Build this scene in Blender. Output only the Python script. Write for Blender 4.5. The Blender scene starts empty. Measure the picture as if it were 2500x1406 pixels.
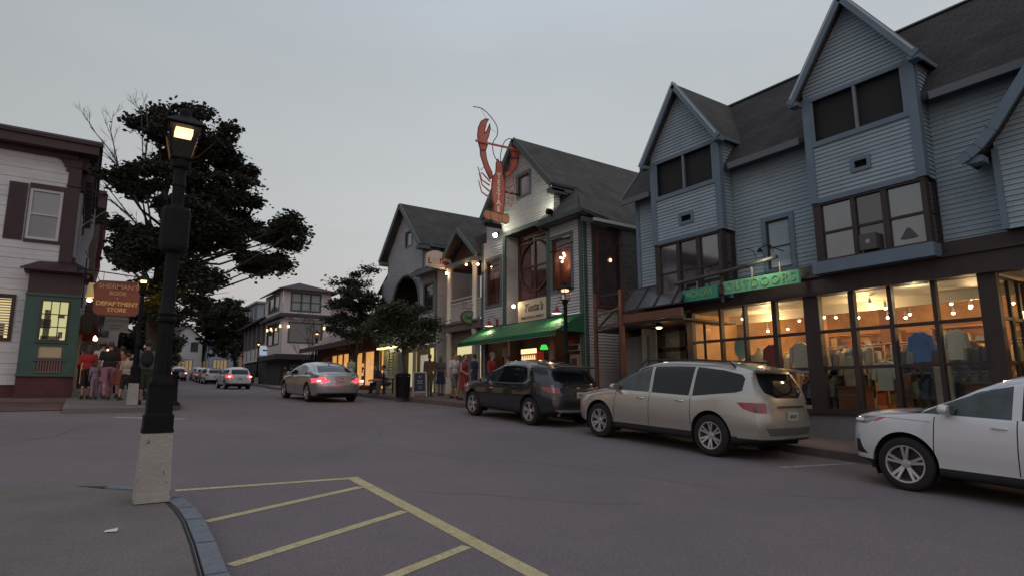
import bpy, bmesh, math, random
from mathutils import Vector, Matrix
R = math.radians
rnd = random.Random(7)
S = bpy.context.scene
COL = S.collection

# ------------------------------------------------------------------ camera, sky, light, exposure
# world axes: X across the street (to the right), Y up the street, Z up; the camera is at the origin
PITCH, ROLL, YAW = R(9.62), R(-0.284), R(34.9)
camd = bpy.data.cameras.new('camera'); cam = bpy.data.objects.new('camera', camd); COL.objects.link(cam)
camd.sensor_width = 36.0; camd.lens = 36.0 * 1494 / 2500; camd.clip_start = 0.05; camd.clip_end = 3000
_f = Vector((math.sin(YAW) * math.cos(PITCH), math.cos(YAW) * math.cos(PITCH), math.sin(PITCH)))
_r = Vector((math.cos(YAW), -math.sin(YAW), 0)); _u = _r.cross(_f)
_r2 = _r * math.cos(ROLL) + _u * math.sin(ROLL); _u2 = -_r * math.sin(ROLL) + _u * math.cos(ROLL)
cam.matrix_world = Matrix(((_r2.x, _u2.x, -_f.x, 0), (_r2.y, _u2.y, -_f.y, 0), (_r2.z, _u2.z, -_f.z, 0), (0, 0, 0, 1)))
S.camera = cam

def rgb(r, g, b):
    f = lambda v: ((v / 255 + 0.055) / 1.055) ** 2.4 if v > 10 else v / 255 / 12.92
    return (f(r), f(g), f(b), 1)

W = bpy.data.worlds.new('World'); S.world = W; W.use_nodes = True
nt = W.node_tree; nt.nodes.clear()
out = nt.nodes.new('ShaderNodeOutputWorld'); bg = nt.nodes.new('ShaderNodeBackground')
sky = nt.nodes.new('ShaderNodeTexSky'); sky.sky_type = 'NISHITA'; sky.sun_disc = False
sky.sun_elevation = R(3); sky.sun_rotation = R(215); sky.air_density = 1.2; sky.dust_density = 2.5
tc = nt.nodes.new('ShaderNodeTexCoord'); sep = nt.nodes.new('ShaderNodeSeparateXYZ')
ramp = nt.nodes.new('ShaderNodeValToRGB'); cr = ramp.color_ramp
cr.elements[0].position = 0.0; cr.elements[0].color = rgb(188, 177, 179)
cr.elements[1].position = 1.0; cr.elements[1].color = (0.58, 0.66, 0.80, 1)
for p, c in ((0.10, rgb(196, 189, 191)), (0.27, rgb(197, 199, 201)), (0.50, rgb(190, 196, 201)), (0.68, (0.52, 0.58, 0.68, 1))):
    e = cr.elements.new(p); e.color = c
nz = nt.nodes.new('ShaderNodeTexNoise'); nz.inputs['Scale'].default_value = 1.6; nz.inputs['Detail'].default_value = 4
mp = nt.nodes.new('ShaderNodeMapping'); mp.inputs['Scale'].default_value = (1, 1, 3.5)
mx = nt.nodes.new('ShaderNodeMixRGB'); mx.blend_type = 'MULTIPLY'; mx.inputs['Fac'].default_value = 1.0
r2 = nt.nodes.new('ShaderNodeMapRange'); r2.inputs['From Min'].default_value = .35; r2.inputs['From Max'].default_value = .65
r2.inputs['To Min'].default_value = .955; r2.inputs['To Max'].default_value = 1.035
sc = nt.nodes.new('ShaderNodeMixRGB'); sc.blend_type = 'MULTIPLY'; sc.inputs['Fac'].default_value = 1.0; sc.inputs['Color2'].default_value = (.22, .22, .22, 1)
fin = nt.nodes.new('ShaderNodeMixRGB'); fin.inputs['Fac'].default_value = .12
L = nt.links.new
L(tc.outputs['Generated'], sep.inputs[0]); L(sep.outputs['Z'], ramp.inputs['Fac'])

L(tc.outputs['Generated'], mp.inputs[0]); L(mp.outputs[0], nz.inputs['Vector']); L(nz.outputs['Fac'], r2.inputs['Value'])
az = nt.nodes.new('ShaderNodeMapRange'); az.inputs['From Min'].default_value = -.25; az.inputs['From Max'].default_value = .42; az.inputs['To Min'].default_value = .84; az.inputs['To Max'].default_value = 1.04
gm_ = nt.nodes.new('ShaderNodeMixRGB'); gm_.blend_type = 'MULTIPLY'; gm_.inputs['Fac'].default_value = 1.0
L(sep.outputs['X'], az.inputs['Value']); L(ramp.outputs['Color'], gm_.inputs['Color1']); L(az.outputs[0], gm_.inputs['Color2']); L(gm_.outputs[0], mx.inputs['Color1']); L(r2.outputs[0], mx.inputs['Color2'])
L(sky.outputs[0], sc.inputs['Color1'])
L(mx.outputs[0], fin.inputs['Color1']); L(sc.outputs[0], fin.inputs['Color2'])
L(fin.outputs[0], bg.inputs['Color']); bg.inputs['Strength'].default_value = 1.0
L(bg.outputs[0], out.inputs['Surface'])

sd = bpy.data.lights.new('sun', 'SUN'); sd.energy = 0.22; sd.angle = R(30); sd.color = (1, .93, .88)
so = bpy.data.objects.new('sun', sd); COL.objects.link(so)
so.rotation_euler = (R(55), 0, R(-35)); so.location = (0, -5, 20)

V = S.view_settings
V.view_transform = 'Standard'; V.look = 'None'; V.gamma = 1; V.exposure = 0.0; V.use_curve_mapping = False
S.cycles.use_denoising = True
S.cycles.max_bounces = 8; S.cycles.transparent_max_bounces = 24; S.cycles.caustics_reflective = False; S.cycles.caustics_refractive = False
S.cycles.sample_clamp_indirect = 4.0

# ------------------------------------------------------------------ materials
MATS = {}
def mat(name, col=(.5, .5, .5), rough=.7, metal=0, spec=.5, var=.0, vs=3.0, bump=0, bs=40, emit=None, es=0, coat=0, streak=0, col2=None, alpha=None, ior=None, bd=.02):
    if name in MATS: return MATS[name]
    m = bpy.data.materials.new(name); MATS[name] = m; m.use_nodes = True
    n = m.node_tree; b = n.nodes['Principled BSDF']; c4 = tuple(col[:3]) + (1,)
    b.inputs['Roughness'].default_value = rough; b.inputs['Metallic'].default_value = metal
    b.inputs['Specular IOR Level'].default_value = spec; b.inputs['Base Color'].default_value = c4
    if ior: b.inputs['IOR'].default_value = ior
    if coat: b.inputs['Coat Weight'].default_value = coat; b.inputs['Coat Roughness'].default_value = .04
    if emit: b.inputs['Emission Color'].default_value = tuple(emit[:3]) + (1,); b.inputs['Emission Strength'].default_value = es
    if var or bump or col2:
        t = n.nodes.new('ShaderNodeTexCoord'); src = t.outputs['Object']
        mpn = n.nodes.new('ShaderNodeMapping'); n.links.new(src, mpn.inputs[0])
        if streak: mpn.inputs['Scale'].default_value = (1, 1, streak)
    if var or col2:
        a = n.nodes.new('ShaderNodeTexNoise'); a.inputs['Scale'].default_value = vs; a.inputs['Detail'].default_value = 6; a.inputs['Roughness'].default_value = .65
        n.links.new(mpn.outputs[0], a.inputs['Vector'])
        rp = n.nodes.new('ShaderNodeValToRGB'); rp.color_ramp.elements[0].position = .32; rp.color_ramp.elements[1].position = .68
        k0, k1 = (1 - var), (1 + var)
        lo = tuple(x * k0 for x in col[:3]) + (1,); hi = (tuple(min(1, x * k1) for x in (col2 or col)[:3])) + (1,)
        rp.color_ramp.elements[0].color = lo; rp.color_ramp.elements[1].color = hi
        n.links.new(a.outputs['Fac'], rp.inputs['Fac']); n.links.new(rp.outputs[0], b.inputs['Base Color'])
    if bump:
        a2 = n.nodes.new('ShaderNodeTexNoise'); a2.inputs['Scale'].default_value = bs; a2.inputs['Detail'].default_value = 5
        n.links.new(t.outputs['Object'], a2.inputs['Vector'])
        bp = n.nodes.new('ShaderNodeBump'); bp.inputs['Strength'].default_value = bump; bp.inputs['Distance'].default_value = bd
        n.links.new(a2.outputs['Fac'], bp.inputs['Height']); n.links.new(bp.outputs[0], b.inputs['Normal'])
    return m

def brickmat(name, c1, c2, mortar, bw, bh, rough=.85, axes='YZ', bump=.5, msz=.012, nv=(.72, 1.25)):
    if name in MATS: return MATS[name]
    m = mat(name, c1, rough); n = m.node_tree; b = n.nodes['Principled BSDF']
    t = n.nodes.new('ShaderNodeTexCoord'); s_ = n.nodes.new('ShaderNodeSeparateXYZ'); cb = n.nodes.new('ShaderNodeCombineXYZ')
    n.links.new(t.outputs['Object'], s_.inputs[0])
    if axes == 'AZ':   # works for walls of either heading
        ad = n.nodes.new('ShaderNodeMath'); ad.operation = 'ADD'
        n.links.new(s_.outputs['X'], ad.inputs[0]); n.links.new(s_.outputs['Y'], ad.inputs[1]); n.links.new(ad.outputs[0], cb.inputs['X']); n.links.new(s_.outputs['Z'], cb.inputs['Y'])
    else:
        n.links.new(s_.outputs[axes[0]], cb.inputs['X']); n.links.new(s_.outputs[axes[1]], cb.inputs['Y'])
    br = n.nodes.new('ShaderNodeTexBrick'); br.inputs['Scale'].default_value = 1; br.inputs['Brick Width'].default_value = bw; br.inputs['Row Height'].default_value = bh
    br.inputs['Mortar Size'].default_value = msz; br.inputs['Color1'].default_value = tuple(c1) + (1,); br.inputs['Color2'].default_value = tuple(c2) + (1,); br.inputs['Mortar'].default_value = tuple(mortar) + (1,)
    br.inputs['Bias'].default_value = 0
    n.links.new(cb.outputs[0], br.inputs['Vector'])
    a = n.nodes.new('ShaderNodeTexNoise'); a.inputs['Scale'].default_value = 1.3; a.inputs['Detail'].default_value = 8; n.links.new(t.outputs['Object'], a.inputs['Vector'])
    mr = n.nodes.new('ShaderNodeMapRange'); mr.inputs['From Min'].default_value = .3; mr.inputs['From Max'].default_value = .7; mr.inputs['To Min'].default_value = nv[0]; mr.inputs['To Max'].default_value = nv[1]
    n.links.new(a.outputs['Fac'], mr.inputs['Value'])
    mu = n.nodes.new('ShaderNodeMixRGB'); mu.blend_type = 'MULTIPLY'; mu.inputs['Fac'].default_value = 1
    n.links.new(br.outputs['Color'], mu.inputs['Color1']); n.links.new(mr.outputs[0], mu.inputs['Color2']); n.links.new(mu.outputs[0], b.inputs['Base Color'])
    bp = n.nodes.new('ShaderNodeBump'); bp.inputs['Strength'].default_value = bump; bp.inputs['Distance'].default_value = .01; bp.invert = True
    n.links.new(br.outputs['Fac'], bp.inputs['Height']); n.links.new(bp.outputs[0], b.inputs['Normal'])
    return m

def glassmat(name, tint=(.9, .95, .95), ior=1.5, rough=.02):
    if name in MATS: return MATS[name]
    m = bpy.data.materials.new(name); MATS[name] = m; m.use_nodes = True; n = m.node_tree; n.nodes.clear()
    o = n.nodes.new('ShaderNodeOutputMaterial'); mxs = n.nodes.new('ShaderNodeMixShader'); tr = n.nodes.new('ShaderNodeBsdfTransparent'); gl = n.nodes.new('ShaderNodeBsdfGlossy'); fr = n.nodes.new('ShaderNodeFresnel')
    tr.inputs['Color'].default_value = tuple(tint) + (1,); gl.inputs['Roughness'].default_value = rough; fr.inputs['IOR'].default_value = ior
    ge = n.nodes.new('ShaderNodeNewGeometry'); iv = n.nodes.new('ShaderNodeMath'); iv.operation = 'SUBTRACT'; iv.inputs[0].default_value = 1; ml = n.nodes.new('ShaderNodeMath'); ml.operation = 'MULTIPLY'
    n.links.new(ge.outputs['Backfacing'], iv.inputs[1]); n.links.new(fr.outputs[0], ml.inputs[0]); n.links.new(iv.outputs[0], ml.inputs[1]); n.links.new(ml.outputs[0], mxs.inputs['Fac']); n.links.new(tr.outputs[0], mxs.inputs[1]); n.links.new(gl.outputs[0], mxs.inputs[2]); n.links.new(mxs.outputs[0], o.inputs['Surface'])
    return m

def emat(name, col, s): return mat(name, (.02, .02, .02), .5, emit=col, es=s)

# ------------------------------------------------------------------ mesh helpers
def org(o):
    v = Vector((0, 0, 0))
    while o is not None: v = v + o.location; o = o.parent
    return v

class MB:
    def __init__(s): s.v = []; s.f = []; s.mi = []; s.cur = 0
    def add(s, vs, fs):
        b = len(s.v); s.v += [tuple(p) for p in vs]
        for f in fs: s.f.append(tuple(b + i for i in f)); s.mi.append(s.cur)
        return s
    def box(s, x0, x1, y0, y1, z0, z1):
        x0, x1 = sorted((x0, x1)); y0, y1 = sorted((y0, y1)); z0, z1 = sorted((z0, z1))
        vs = [(x, y, z) for z in (z0, z1) for y in (y0, y1) for x in (x0, x1)]
        return s.add(vs, [(0, 2, 3, 1), (4, 5, 7, 6), (0, 1, 5, 4), (2, 6, 7, 3), (0, 4, 6, 2), (1, 3, 7, 5)])
    def obox(s, c, h, ax, ay=None, az=None):
        """oriented box: centre c, half sizes h, axis vectors"""
        ax = Vector(ax).normalized(); az = Vector(az or (0, 0, 1)); ay = Vector(ay) if ay else az.cross(ax); ay.normalize(); az = ax.cross(ay)
        c = Vector(c); vs = [c + ax * (h[0] * i) + ay * (h[1] * j) + az * (h[2] * k) for k in (-1, 1) for j in (-1, 1) for i in (-1, 1)]
        return s.add(vs, [(0, 2, 3, 1), (4, 5, 7, 6), (0, 1, 5, 4), (2, 6, 7, 3), (0, 4, 6, 2), (1, 3, 7, 5)])
    def bar(s, a, b, w, h=None):
        a = Vector(a); b = Vector(b); d = b - a; h = h or w
        up = Vector((0, 0, 1)) if abs(d.normalized().z) < .95 else Vector((0, 1, 0))
        ay = up.cross(d).normalized()
        return s.obox((a + b) / 2, (d.length / 2, w / 2, h / 2), d, ay)
    def quad(s, *p): return s.add(p, [tuple(range(len(p)))])
    def slab(s, pts, th, d=(0, 0, -1)):
        n = len(pts); d = Vector(d) * th; p = [Vector(q) for q in pts]
        return s.add(p + [q + d for q in p], [tuple(range(n)), tuple(range(2 * n - 1, n - 1, -1))] + [(i, n + i, n + (i + 1) % n, (i + 1) % n) for i in range(n)])
    def cyl(s, a, b, r0, r1=None, n=12, cap=True):
        r1 = r0 if r1 is None else r1; a = Vector(a); b = Vector(b); d = (b - a).normalized()
        u = d.orthogonal().normalized(); w = d.cross(u); vs = []
        for c, r in ((a, r0), (b, r1)):
            for i in range(n): t = 2 * math.pi * i / n; vs.append(c + (u * math.cos(t) + w * math.sin(t)) * r)
        fs = [(i, (i + 1) % n, n + (i + 1) % n, n + i) for i in range(n)]
        if cap: fs += [tuple(range(n - 1, -1, -1)), tuple(range(n, 2 * n))]
        return s.add(vs, fs)
    def tube(s, pts, r, n=8, r1=None):
        pts = [Vector(p) for p in pts]; m = len(pts); vs = []; pu = None
        for k, p in enumerate(pts):
            d = (pts[min(k + 1, m - 1)] - pts[max(k - 1, 0)]).normalized()
            u = d.orthogonal().normalized() if pu is None else (pu - d * pu.dot(d)).normalized()
            pu = u; w = d.cross(u); rr = r if r1 is None else r + (r1 - r) * k / (m - 1)
            for i in range(n): t = 2 * math.pi * i / n; vs.append(p + (u * math.cos(t) + w * math.sin(t)) * rr)
        fs = [(k * n + i, k * n + (i + 1) % n, (k + 1) * n + (i + 1) % n, (k + 1) * n + i) for k in range(m - 1) for i in range(n)]
        fs += [tuple(range(n - 1, -1, -1)), tuple(range((m - 1) * n, m * n))]
        return s.add(vs, fs)
    def lathe(s, prof, c=(0, 0, 0), n=20, ax='z', sx=1, sy=1, cap=True):
        vs = []; m = len(prof)
        for r, z in prof:
            for i in range(n):
                t = 2 * math.pi * i / n; x, y = r * math.cos(t) * sx, r * math.sin(t) * sy
                p = (x, y, z) if ax == 'z' else ((z, x, y) if ax == 'x' else (y, z, x))
                vs.append((c[0] + p[0], c[1] + p[1], c[2] + p[2]))
        fs = [(k * n + i, k * n + (i + 1) % n, (k + 1) * n + (i + 1) % n, (k + 1) * n + i) for k in range(m - 1) for i in range(n)]
        if cap: fs += [tuple(range(n - 1, -1, -1)), tuple(range((m - 1) * n, m * n))]
        return s.add(vs, fs)
    def sph(s, c, r, n=12, m=8):
        r = (r, r, r) if not hasattr(r, '__len__') else r
        vs = [(c[0], c[1], c[2] - r[2])]
        for j in range(1, m):
            ph = -math.pi / 2 + math.pi * j / m
            for i in range(n):
                t = 2 * math.pi * i / n; vs.append((c[0] + r[0] * math.cos(ph) * math.cos(t), c[1] + r[1] * math.cos(ph) * math.sin(t), c[2] + r[2] * math.sin(ph)))
        vs.append((c[0], c[1], c[2] + r[2])); fs = [(0, 1 + (i + 1) % n, 1 + i) for i in range(n)]
        for j in range(m - 2):
            a = 1 + j * n
            fs += [(a + i, a + (i + 1) % n, a + n + (i + 1) % n, a + n + i) for i in range(n)]
        a = 1 + (m - 2) * n; fs += [(a + i, a + (i + 1) % n, len(vs) - 1) for i in range(n)]
        return s.add(vs, fs)
    def build(s, name, m, parent=None, smooth=None, remesh=None):
        me = bpy.data.meshes.new(name); o_ = org(parent)
        me.from_pydata([(a - o_.x, b - o_.y, c - o_.z) for a, b, c in s.v], [], s.f)
        ms = m if isinstance(m, (list, tuple)) else [m]
        for q in ms: me.materials.append(q)
        if len(ms) > 1: me.polygons.foreach_set('material_index', s.mi)
        me.update()
        o = bpy.data.objects.new(name, me); COL.objects.link(o)
        if parent is not None: o.parent = parent
        if remesh:
            md = o.modifiers.new('r', 'REMESH'); md.mode = 'VOXEL'; md.voxel_size = remesh; md.use_smooth_shade = True
            sm = o.modifiers.new('s', 'SMOOTH'); sm.factor = .5; sm.iterations = 4
        if smooth:
            me.polygons.foreach_set('use_smooth', [True] * len(me.polygons))
            if smooth < 170: me.set_sharp_from_angle(angle=R(smooth))
        return o

def tag(o, label=None, cat=None, group=None, kind=None):
    if label: o['label'] = label
    if cat: o['category'] = cat
    if group: o['group'] = group
    if kind: o['kind'] = kind
    return o
def thing(name, loc, label, cat, group=None):
    o = bpy.data.objects.new(name, None); COL.objects.link(o); o.location = loc; o.empty_display_size = .2
    return tag(o, label, cat, group)
def struct(o): o['kind'] = 'structure'; return o
KIDS = {}
def copy_tree(o, parent=None):
    c = o.copy(); COL.objects.link(c); c.parent = parent
    for ch in [x for x in list(COL.objects) if x.parent == o and x is not c]: copy_tree(ch, c)
    return c

def lamp(name, loc, e, col=(1, .72, .42), r=.05, parent=None):
    l = bpy.data.lights.new(name, 'POINT'); l.energy = e; l.color = col; l.shadow_soft_size = r; l.specular_factor = .25
    o = bpy.data.objects.new(name, l); COL.objects.link(o)
    if parent is not None: o.parent = parent; o.location = Vector(loc) - org(parent)
    else: o.location = loc
    return o
def spot(name, loc, to, e, col=(1, .8, .55), ang=90, parent=None):
    l = bpy.data.lights.new(name, 'SPOT'); l.energy = e; l.color = col; l.shadow_soft_size = .04; l.spot_size = R(ang); l.spot_blend = .6
    o = bpy.data.objects.new(name, l); COL.objects.link(o)
    o.rotation_euler = (Vector(to) - Vector(loc)).to_track_quat('-Z', 'Y').to_euler()
    if parent is not None: o.parent = parent; o.location = Vector(loc) - org(parent)
    else: o.location = loc
    return o

# plane mappings (u, z, outwards)
def PX(x): return lambda u, z, o=0: (x - o, u, z)          # faces -X (the street side of the right-hand row)
def PXp(x): return lambda u, z, o=0: (x + o, u, z)         # faces +X
def PY(y): return lambda u, z, o=0: (u, y - o, z)          # faces -Y (towards the camera)
def PYp(y): return lambda u, z, o=0: (u, y + o, z)

def pbox(m, P, u0, u1, z0, z1, o0, o1):
    a = P(u0, z0, o0); b = P(u1, z1, o1); m.box(a[0], b[0], a[1], b[1], a[2], b[2]); return m

def clap(m, P, outline, holes=(), ex=.1, lip=.022):
    """lapped boards over a vertical polygon with rectangular holes (u0,u1,z0,z1)"""
    zs = [z for _, z in outline]; zlo, zhi = min(zs), max(zs)
    cuts = set(round(zlo + i * ex, 5) for i in range(int((zhi - zlo) / ex) + 1)); boards = sorted(cuts)
    for z in zs: cuts.add(round(z, 5))
    for h in holes:
        for z in h[2:4]:
            if zlo < z < zhi: cuts.add(round(z, 5))
    cuts = sorted(cuts); n = len(outline)
    def cross(z):
        r = []
        for i in range(n):
            (u0, z0), (u1, z1) = outline[i], outline[(i + 1) % n]
            if (z0 <= z < z1) or (z1 <= z < z0): r.append(u0 + (u1 - u0) * (z - z0) / (z1 - z0))
        return sorted(r)
    for za, zb in zip(cuts[:-1], cuts[1:]):
        if zb - za < 1e-4: continue
        e = (zb - za) * 1e-3; A = cross(za + e); B = cross(zb - e)
        if len(A) != len(B): continue
        zb0 = max(b for b in boards if b <= za + 1e-6); oa = lip * (1 - (za - zb0) / ex); ob = lip * (1 - (zb - zb0) / ex)
        for k in range(0, len(A) - 1, 2):
            seg = [(A[k], B[k], A[k + 1], B[k + 1])]
            for h in holes:
                if h[2] <= za + 1e-5 and h[3] >= zb - 1e-5:
                    ns = []
                    for a0, b0, a1, b1 in seg:
                        if h[1] <= min(a0, b0) or h[0] >= max(a1, b1): ns.append((a0, b0, a1, b1)); continue
                        if h[0] > min(a0, b0): ns.append((a0, b0, h[0], h[0]))
                        if h[1] < max(a1, b1): ns.append((h[1], h[1], a1, b1))
                    seg = ns
            for a0, b0, a1, b1 in seg:
                m.quad(P(a0, za, oa), P(a1, za, oa), P(b1, zb, ob), P(b0, zb, ob))
                if abs(za - zb0) < 1e-5: m.quad(P(a0, za, 0), P(a1, za, 0), P(a1, za, oa), P(a0, za, oa))
    return m

def text(name, body, c, right, up, size, m, parent=None, ext=.006, align='CENTER', shear=0, wide=1.0, bold=0, spacing=1.0):
    cu = bpy.data.curves.new(name, 'FONT'); cu.body = body; cu.size = size; cu.align_x = align; cu.align_y = 'CENTER'
    cu.extrude = ext; cu.shear = shear; cu.offset = bold; cu.space_character = spacing; cu.space_line = .9
    t = bpy.data.objects.new('t', cu); COL.objects.link(t)
    dg = bpy.context.evaluated_depsgraph_get(); dg.update()
    me = bpy.data.meshes.new_from_object(t.evaluated_get(dg)); me.name = name
    COL.objects.unlink(t); bpy.data.objects.remove(t)
    r = Vector(right).normalized(); u = Vector(up); u = (u - r * u.dot(r)).normalized(); n = r.cross(u)
    c = Vector(c) - org(parent)
    for v in me.vertices: p = v.co.copy(); v.co = c + r * (p.x * wide) + u * p.y + n * p.z
    me.materials.clear(); me.materials.append(m)
    o = bpy.data.objects.new(name, me); COL.objects.link(o)
    if parent is not None: o.parent = parent
    return o

GS = [-60, 0, 21, 28, 40, 50, 62, 75, 90, 130, 200]; GZ = [-4.2, -1.65, -.39, -.1, .1, .3, .7, 1.1, 1.75, 3.6, 6.0]
def g(y):
    if y <= GS[0]: return GZ[0]
    for i in range(len(GS) - 1):
        if y <= GS[i + 1]: return GZ[i] + (GZ[i + 1] - GZ[i]) * (y - GS[i]) / (GS[i + 1] - GS[i])
    return GZ[-1]
# ------------------------------------------------------------------ material palette
asphalt = mat('asphalt', (.168, .136, .144), .93, var=.10, vs=.35, bump=.35, bs=90, col2=(.174, .139, .141), bd=.01)
def speckle(m, amt=.28, sc_=260):
    n = m.node_tree; b = n.nodes['Principled BSDF']; lk = b.inputs['Base Color'].links; src = lk[0].from_socket if lk else None
    t = n.nodes.new('ShaderNodeTexCoord'); a = n.nodes.new('ShaderNodeTexNoise'); a.inputs['Scale'].default_value = sc_; a.inputs['Detail'].default_value = 2
    n.links.new(t.outputs['Object'], a.inputs['Vector'])
    mr = n.nodes.new('ShaderNodeMapRange'); mr.inputs['From Min'].default_value = .3; mr.inputs['From Max'].default_value = .7; mr.inputs['To Min'].default_value = 1 - amt; mr.inputs['To Max'].default_value = 1 + amt
    n.links.new(a.outputs['Fac'], mr.inputs['Value']); mu = n.nodes.new('ShaderNodeMixRGB'); mu.blend_type = 'MULTIPLY'; mu.inputs['Fac'].default_value = 1
    if src: n.links.new(src, mu.inputs['Color1'])
    else: mu.inputs['Color1'].default_value = b.inputs['Base Color'].default_value
    n.links.new(mr.outputs[0], mu.inputs['Color2']); n.links.new(mu.outputs[0], b.inputs['Base Color'])
speckle(asphalt, .30, 60)
walk = mat('walk', (.165, .138, .124), .92, var=.16, vs=1.1, bump=.3, bs=60); speckle(walk, .3, 75)
walkR = mat('walk_right', (.15, .105, .095), .9, var=.2, vs=.9, bump=.3, bs=60)
kerbm = mat('kerb_granite', (.165, .175, .20), .8, var=.15, vs=7, bump=.3, bs=50); speckle(kerbm, .25, 90)
kerbr = mat('kerb_old', (.12, .09, .085), .9, var=.25, vs=2, bump=.4, bs=40)
yellow = mat('yellow_paint', (.52, .42, .19), .75, var=.14, vs=9, bump=.2, bs=60, col2=(.50, .42, .24)); speckle(yellow, .22, 55)
whitep = mat('white_paint', (.40, .385, .38), .8, var=.3, vs=6)
brickpave = brickmat('brick_pave', (.16, .075, .06), (.12, .06, .05), (.08, .06, .06), .2, .1, .9, 'XY')
boardmat = lambda nm, c, ex, wd, k=.10: brickmat(nm, c, tuple(x * (1 - k) for x in c), tuple(x * .55 for x in c), wd, ex, .75, 'AZ', 0.0, .0035, (.88, 1.08))
blue = boardmat('blue_clapboard', (.30, .385, .44), .1, 2.9)
bluet = mat('blue_trim', (.125, .175, .232), .65, var=.08, vs=1.5)
grey = boardmat('grey_clapboard', (.52, .52, .545), .105, 2.6)
greent = mat('green_trim', (.045, .085, .075), .6, var=.12, vs=2)
whites = boardmat('white_siding', (.64, .625, .635), .335, 3.4, .05)
pinkw = mat('cream_siding', (.56, .49, .48), .8, var=.06, vs=.8)
maroon = mat('maroon_trim', (.050, .022, .026), .6, var=.15, vs=2)
maroonb = mat('maroon_base', (.085, .026, .034), .75, var=.25, vs=2.2)
teal = mat('teal_paint', (.050, .105, .090), .7, var=.12, vs=1.6)
brown = mat('brown_timber', (.034, .021, .020), .6, var=.25, vs=2.0, streak=.2)
redw = mat('red_wood', (.085, .028, .024), .55, var=.15, vs=2)
orangew = mat('orange_wood', (.34, .10, .035), .55, var=.15, vs=3)
dark = mat('dark_interior', (.012, .010, .010), .8)
black = mat('black_metal', (.0075, .0075, .009), .62, var=.25, vs=8, spec=.16)
concrete = mat('concrete', (.34, .325, .30), .9, var=.12, vs=3.5, bump=.5, bs=22)
cream = mat('cream_paint', (.60, .56, .50), .6, var=.05, vs=2)
shingle = brickmat('shingles', (.036, .033, .034), (.050, .045, .045), (.020, .018, .018), .30, .11, .95, 'YZ', .8, .008)
shingler = brickmat('shingles_brown', (.060, .055, .050), (.080, .072, .064), (.035, .03, .03), .30, .11, .95, 'XZ', .8, .008)
stone = brickmat('stone_block', (.075, .068, .062), (.10, .092, .085), (.14, .135, .125), .42, .20, .9, 'AZ', .6, .012)
glassd = mat('glass_dark', (.035, .032, .038), .06, spec=.5, ior=2.0)
glassp = mat('glass_sky_tint', (.06, .064, .075), .06, spec=.5, ior=2.5, var=.5, vs=1.1)  # bluish mottled base imitates sky reflected in the panes
glassc = glassmat('glass_clear')
steel = mat('steel', (.45, .45, .46), .35, metal=.9)

# ------------------------------------------------------------------ ground, road, pavements
def rows(y0, y1, st=1.0):
    r = [y0]; y = y0
    while y < y1 - 1e-6: y = min(y + st, y1); r.append(y)
    return r
m = MB(); ys = [-60, -30, -10, 0, 7, 14, 21, 28, 40, 50, 62, 75, 90, 130, 200, 500, 1600]
for x0, x1 in ((-900, -60), (-60, 60), (60, 900)):
    for a, b in zip(ys[:-1], ys[1:]): m.quad((x0, a, g(a) - .05), (x1, a, g(a) - .05), (x1, b, g(b) - .05), (x0, b, g(b) - .05))
grassm = mat('grass_ground', (.035, .045, .022), .95, var=.35, vs=.4)
struct(m.build('ground', grassm))
m = MB(); rr = rows(-60, 60, 2) + rows(62, 190, 6)
for a, b in zip(rr[:-1], rr[1:]): m.quad((-60, a, g(a)), (60, a, g(a)), (60, b, g(b)), (-60, b, g(b)))
struct(m.build('road', asphalt))

def interp(tab, y):
    if y <= tab[0][0]: return tab[0][1]
    for (a, p), (b, q) in zip(tab[:-1], tab[1:]):
        if y <= b: return p + (q - p) * (y - a) / (b - a)
    return tab[-1][1]
KR = [(-30, 11.75), (16.8, 11.75), (17.8, 11.45), (18.8, 10.95), (20, 10.7), (24, 10.2), (30, 10.1), (36, 10.4), (42, 11.3), (50, 12.3), (58, 13.2), (66, 13.8), (75, 14.0), (90, 14.4), (130, 18)]
KL = [(19.4, 1.9), (19.9, 2.35), (20.6, 2.5), (24, 2.5), (32, 2.6), (45, 3.2), (60, 4.6), (75, 6.4), (90, 8), (130, 11)]
def strip(name, y0, y1, fl, fr, h, ma, st=1.0):
    m = MB(); r = rows(y0, y1, st)
    for a, b in zip(r[:-1], r[1:]):
        za, zb = g(a) + h, g(b) + h
        m.quad((fl(a), a, za), (fr(a), a, za), (fr(b), b, zb), (fl(b), b, zb))
        m.quad((fl(a), a, za), (fl(b), b, zb), (fl(b), b, zb - .3), (fl(a), a, za - .3))
        m.quad((fr(b), b, zb), (fr(a), a, za), (fr(a), a, za - .3), (fr(b), b, zb - .3))
    for y in (y0, y1): m.quad((fl(y), y, g(y) + h), (fl(y), y, g(y) - .15), (fr(y), y, g(y) - .15), (fr(y), y, g(y) + h))
    return struct(m.build(name, ma))
strip('pavement_right', -30, 130, lambda y: interp(KR, y) + .15, lambda y: 21 if y > 46 else 15.9, .15, walkR, .7)
strip('kerb_right', -30, 130, lambda y: interp(KR, y), lambda y: interp(KR, y) + .15, .153, kerbr, .7)
strip('pavement_left_far', 19.4, 130, lambda y: -.32 if y < 24.6 else -8, lambda y: interp(KL, y) - .15, .13, walk, .5)
strip('kerb_left_far', 19.4, 130, lambda y: interp(KL, y) - .15, lambda y: interp(KL, y), .133, kerbr, .5)
m = MB()
for a, b in zip(rows(20.4, 24.8, 1)[:-1], rows(20.4, 24.8, 1)[1:]): m.quad((-12, a, g(a) + .012), (-.33, a, g(a) + .012), (-.33, b, g(b) + .012), (-12, b, g(b) + .012))
struct(m.build('pavement_brick', brickpave))
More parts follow.
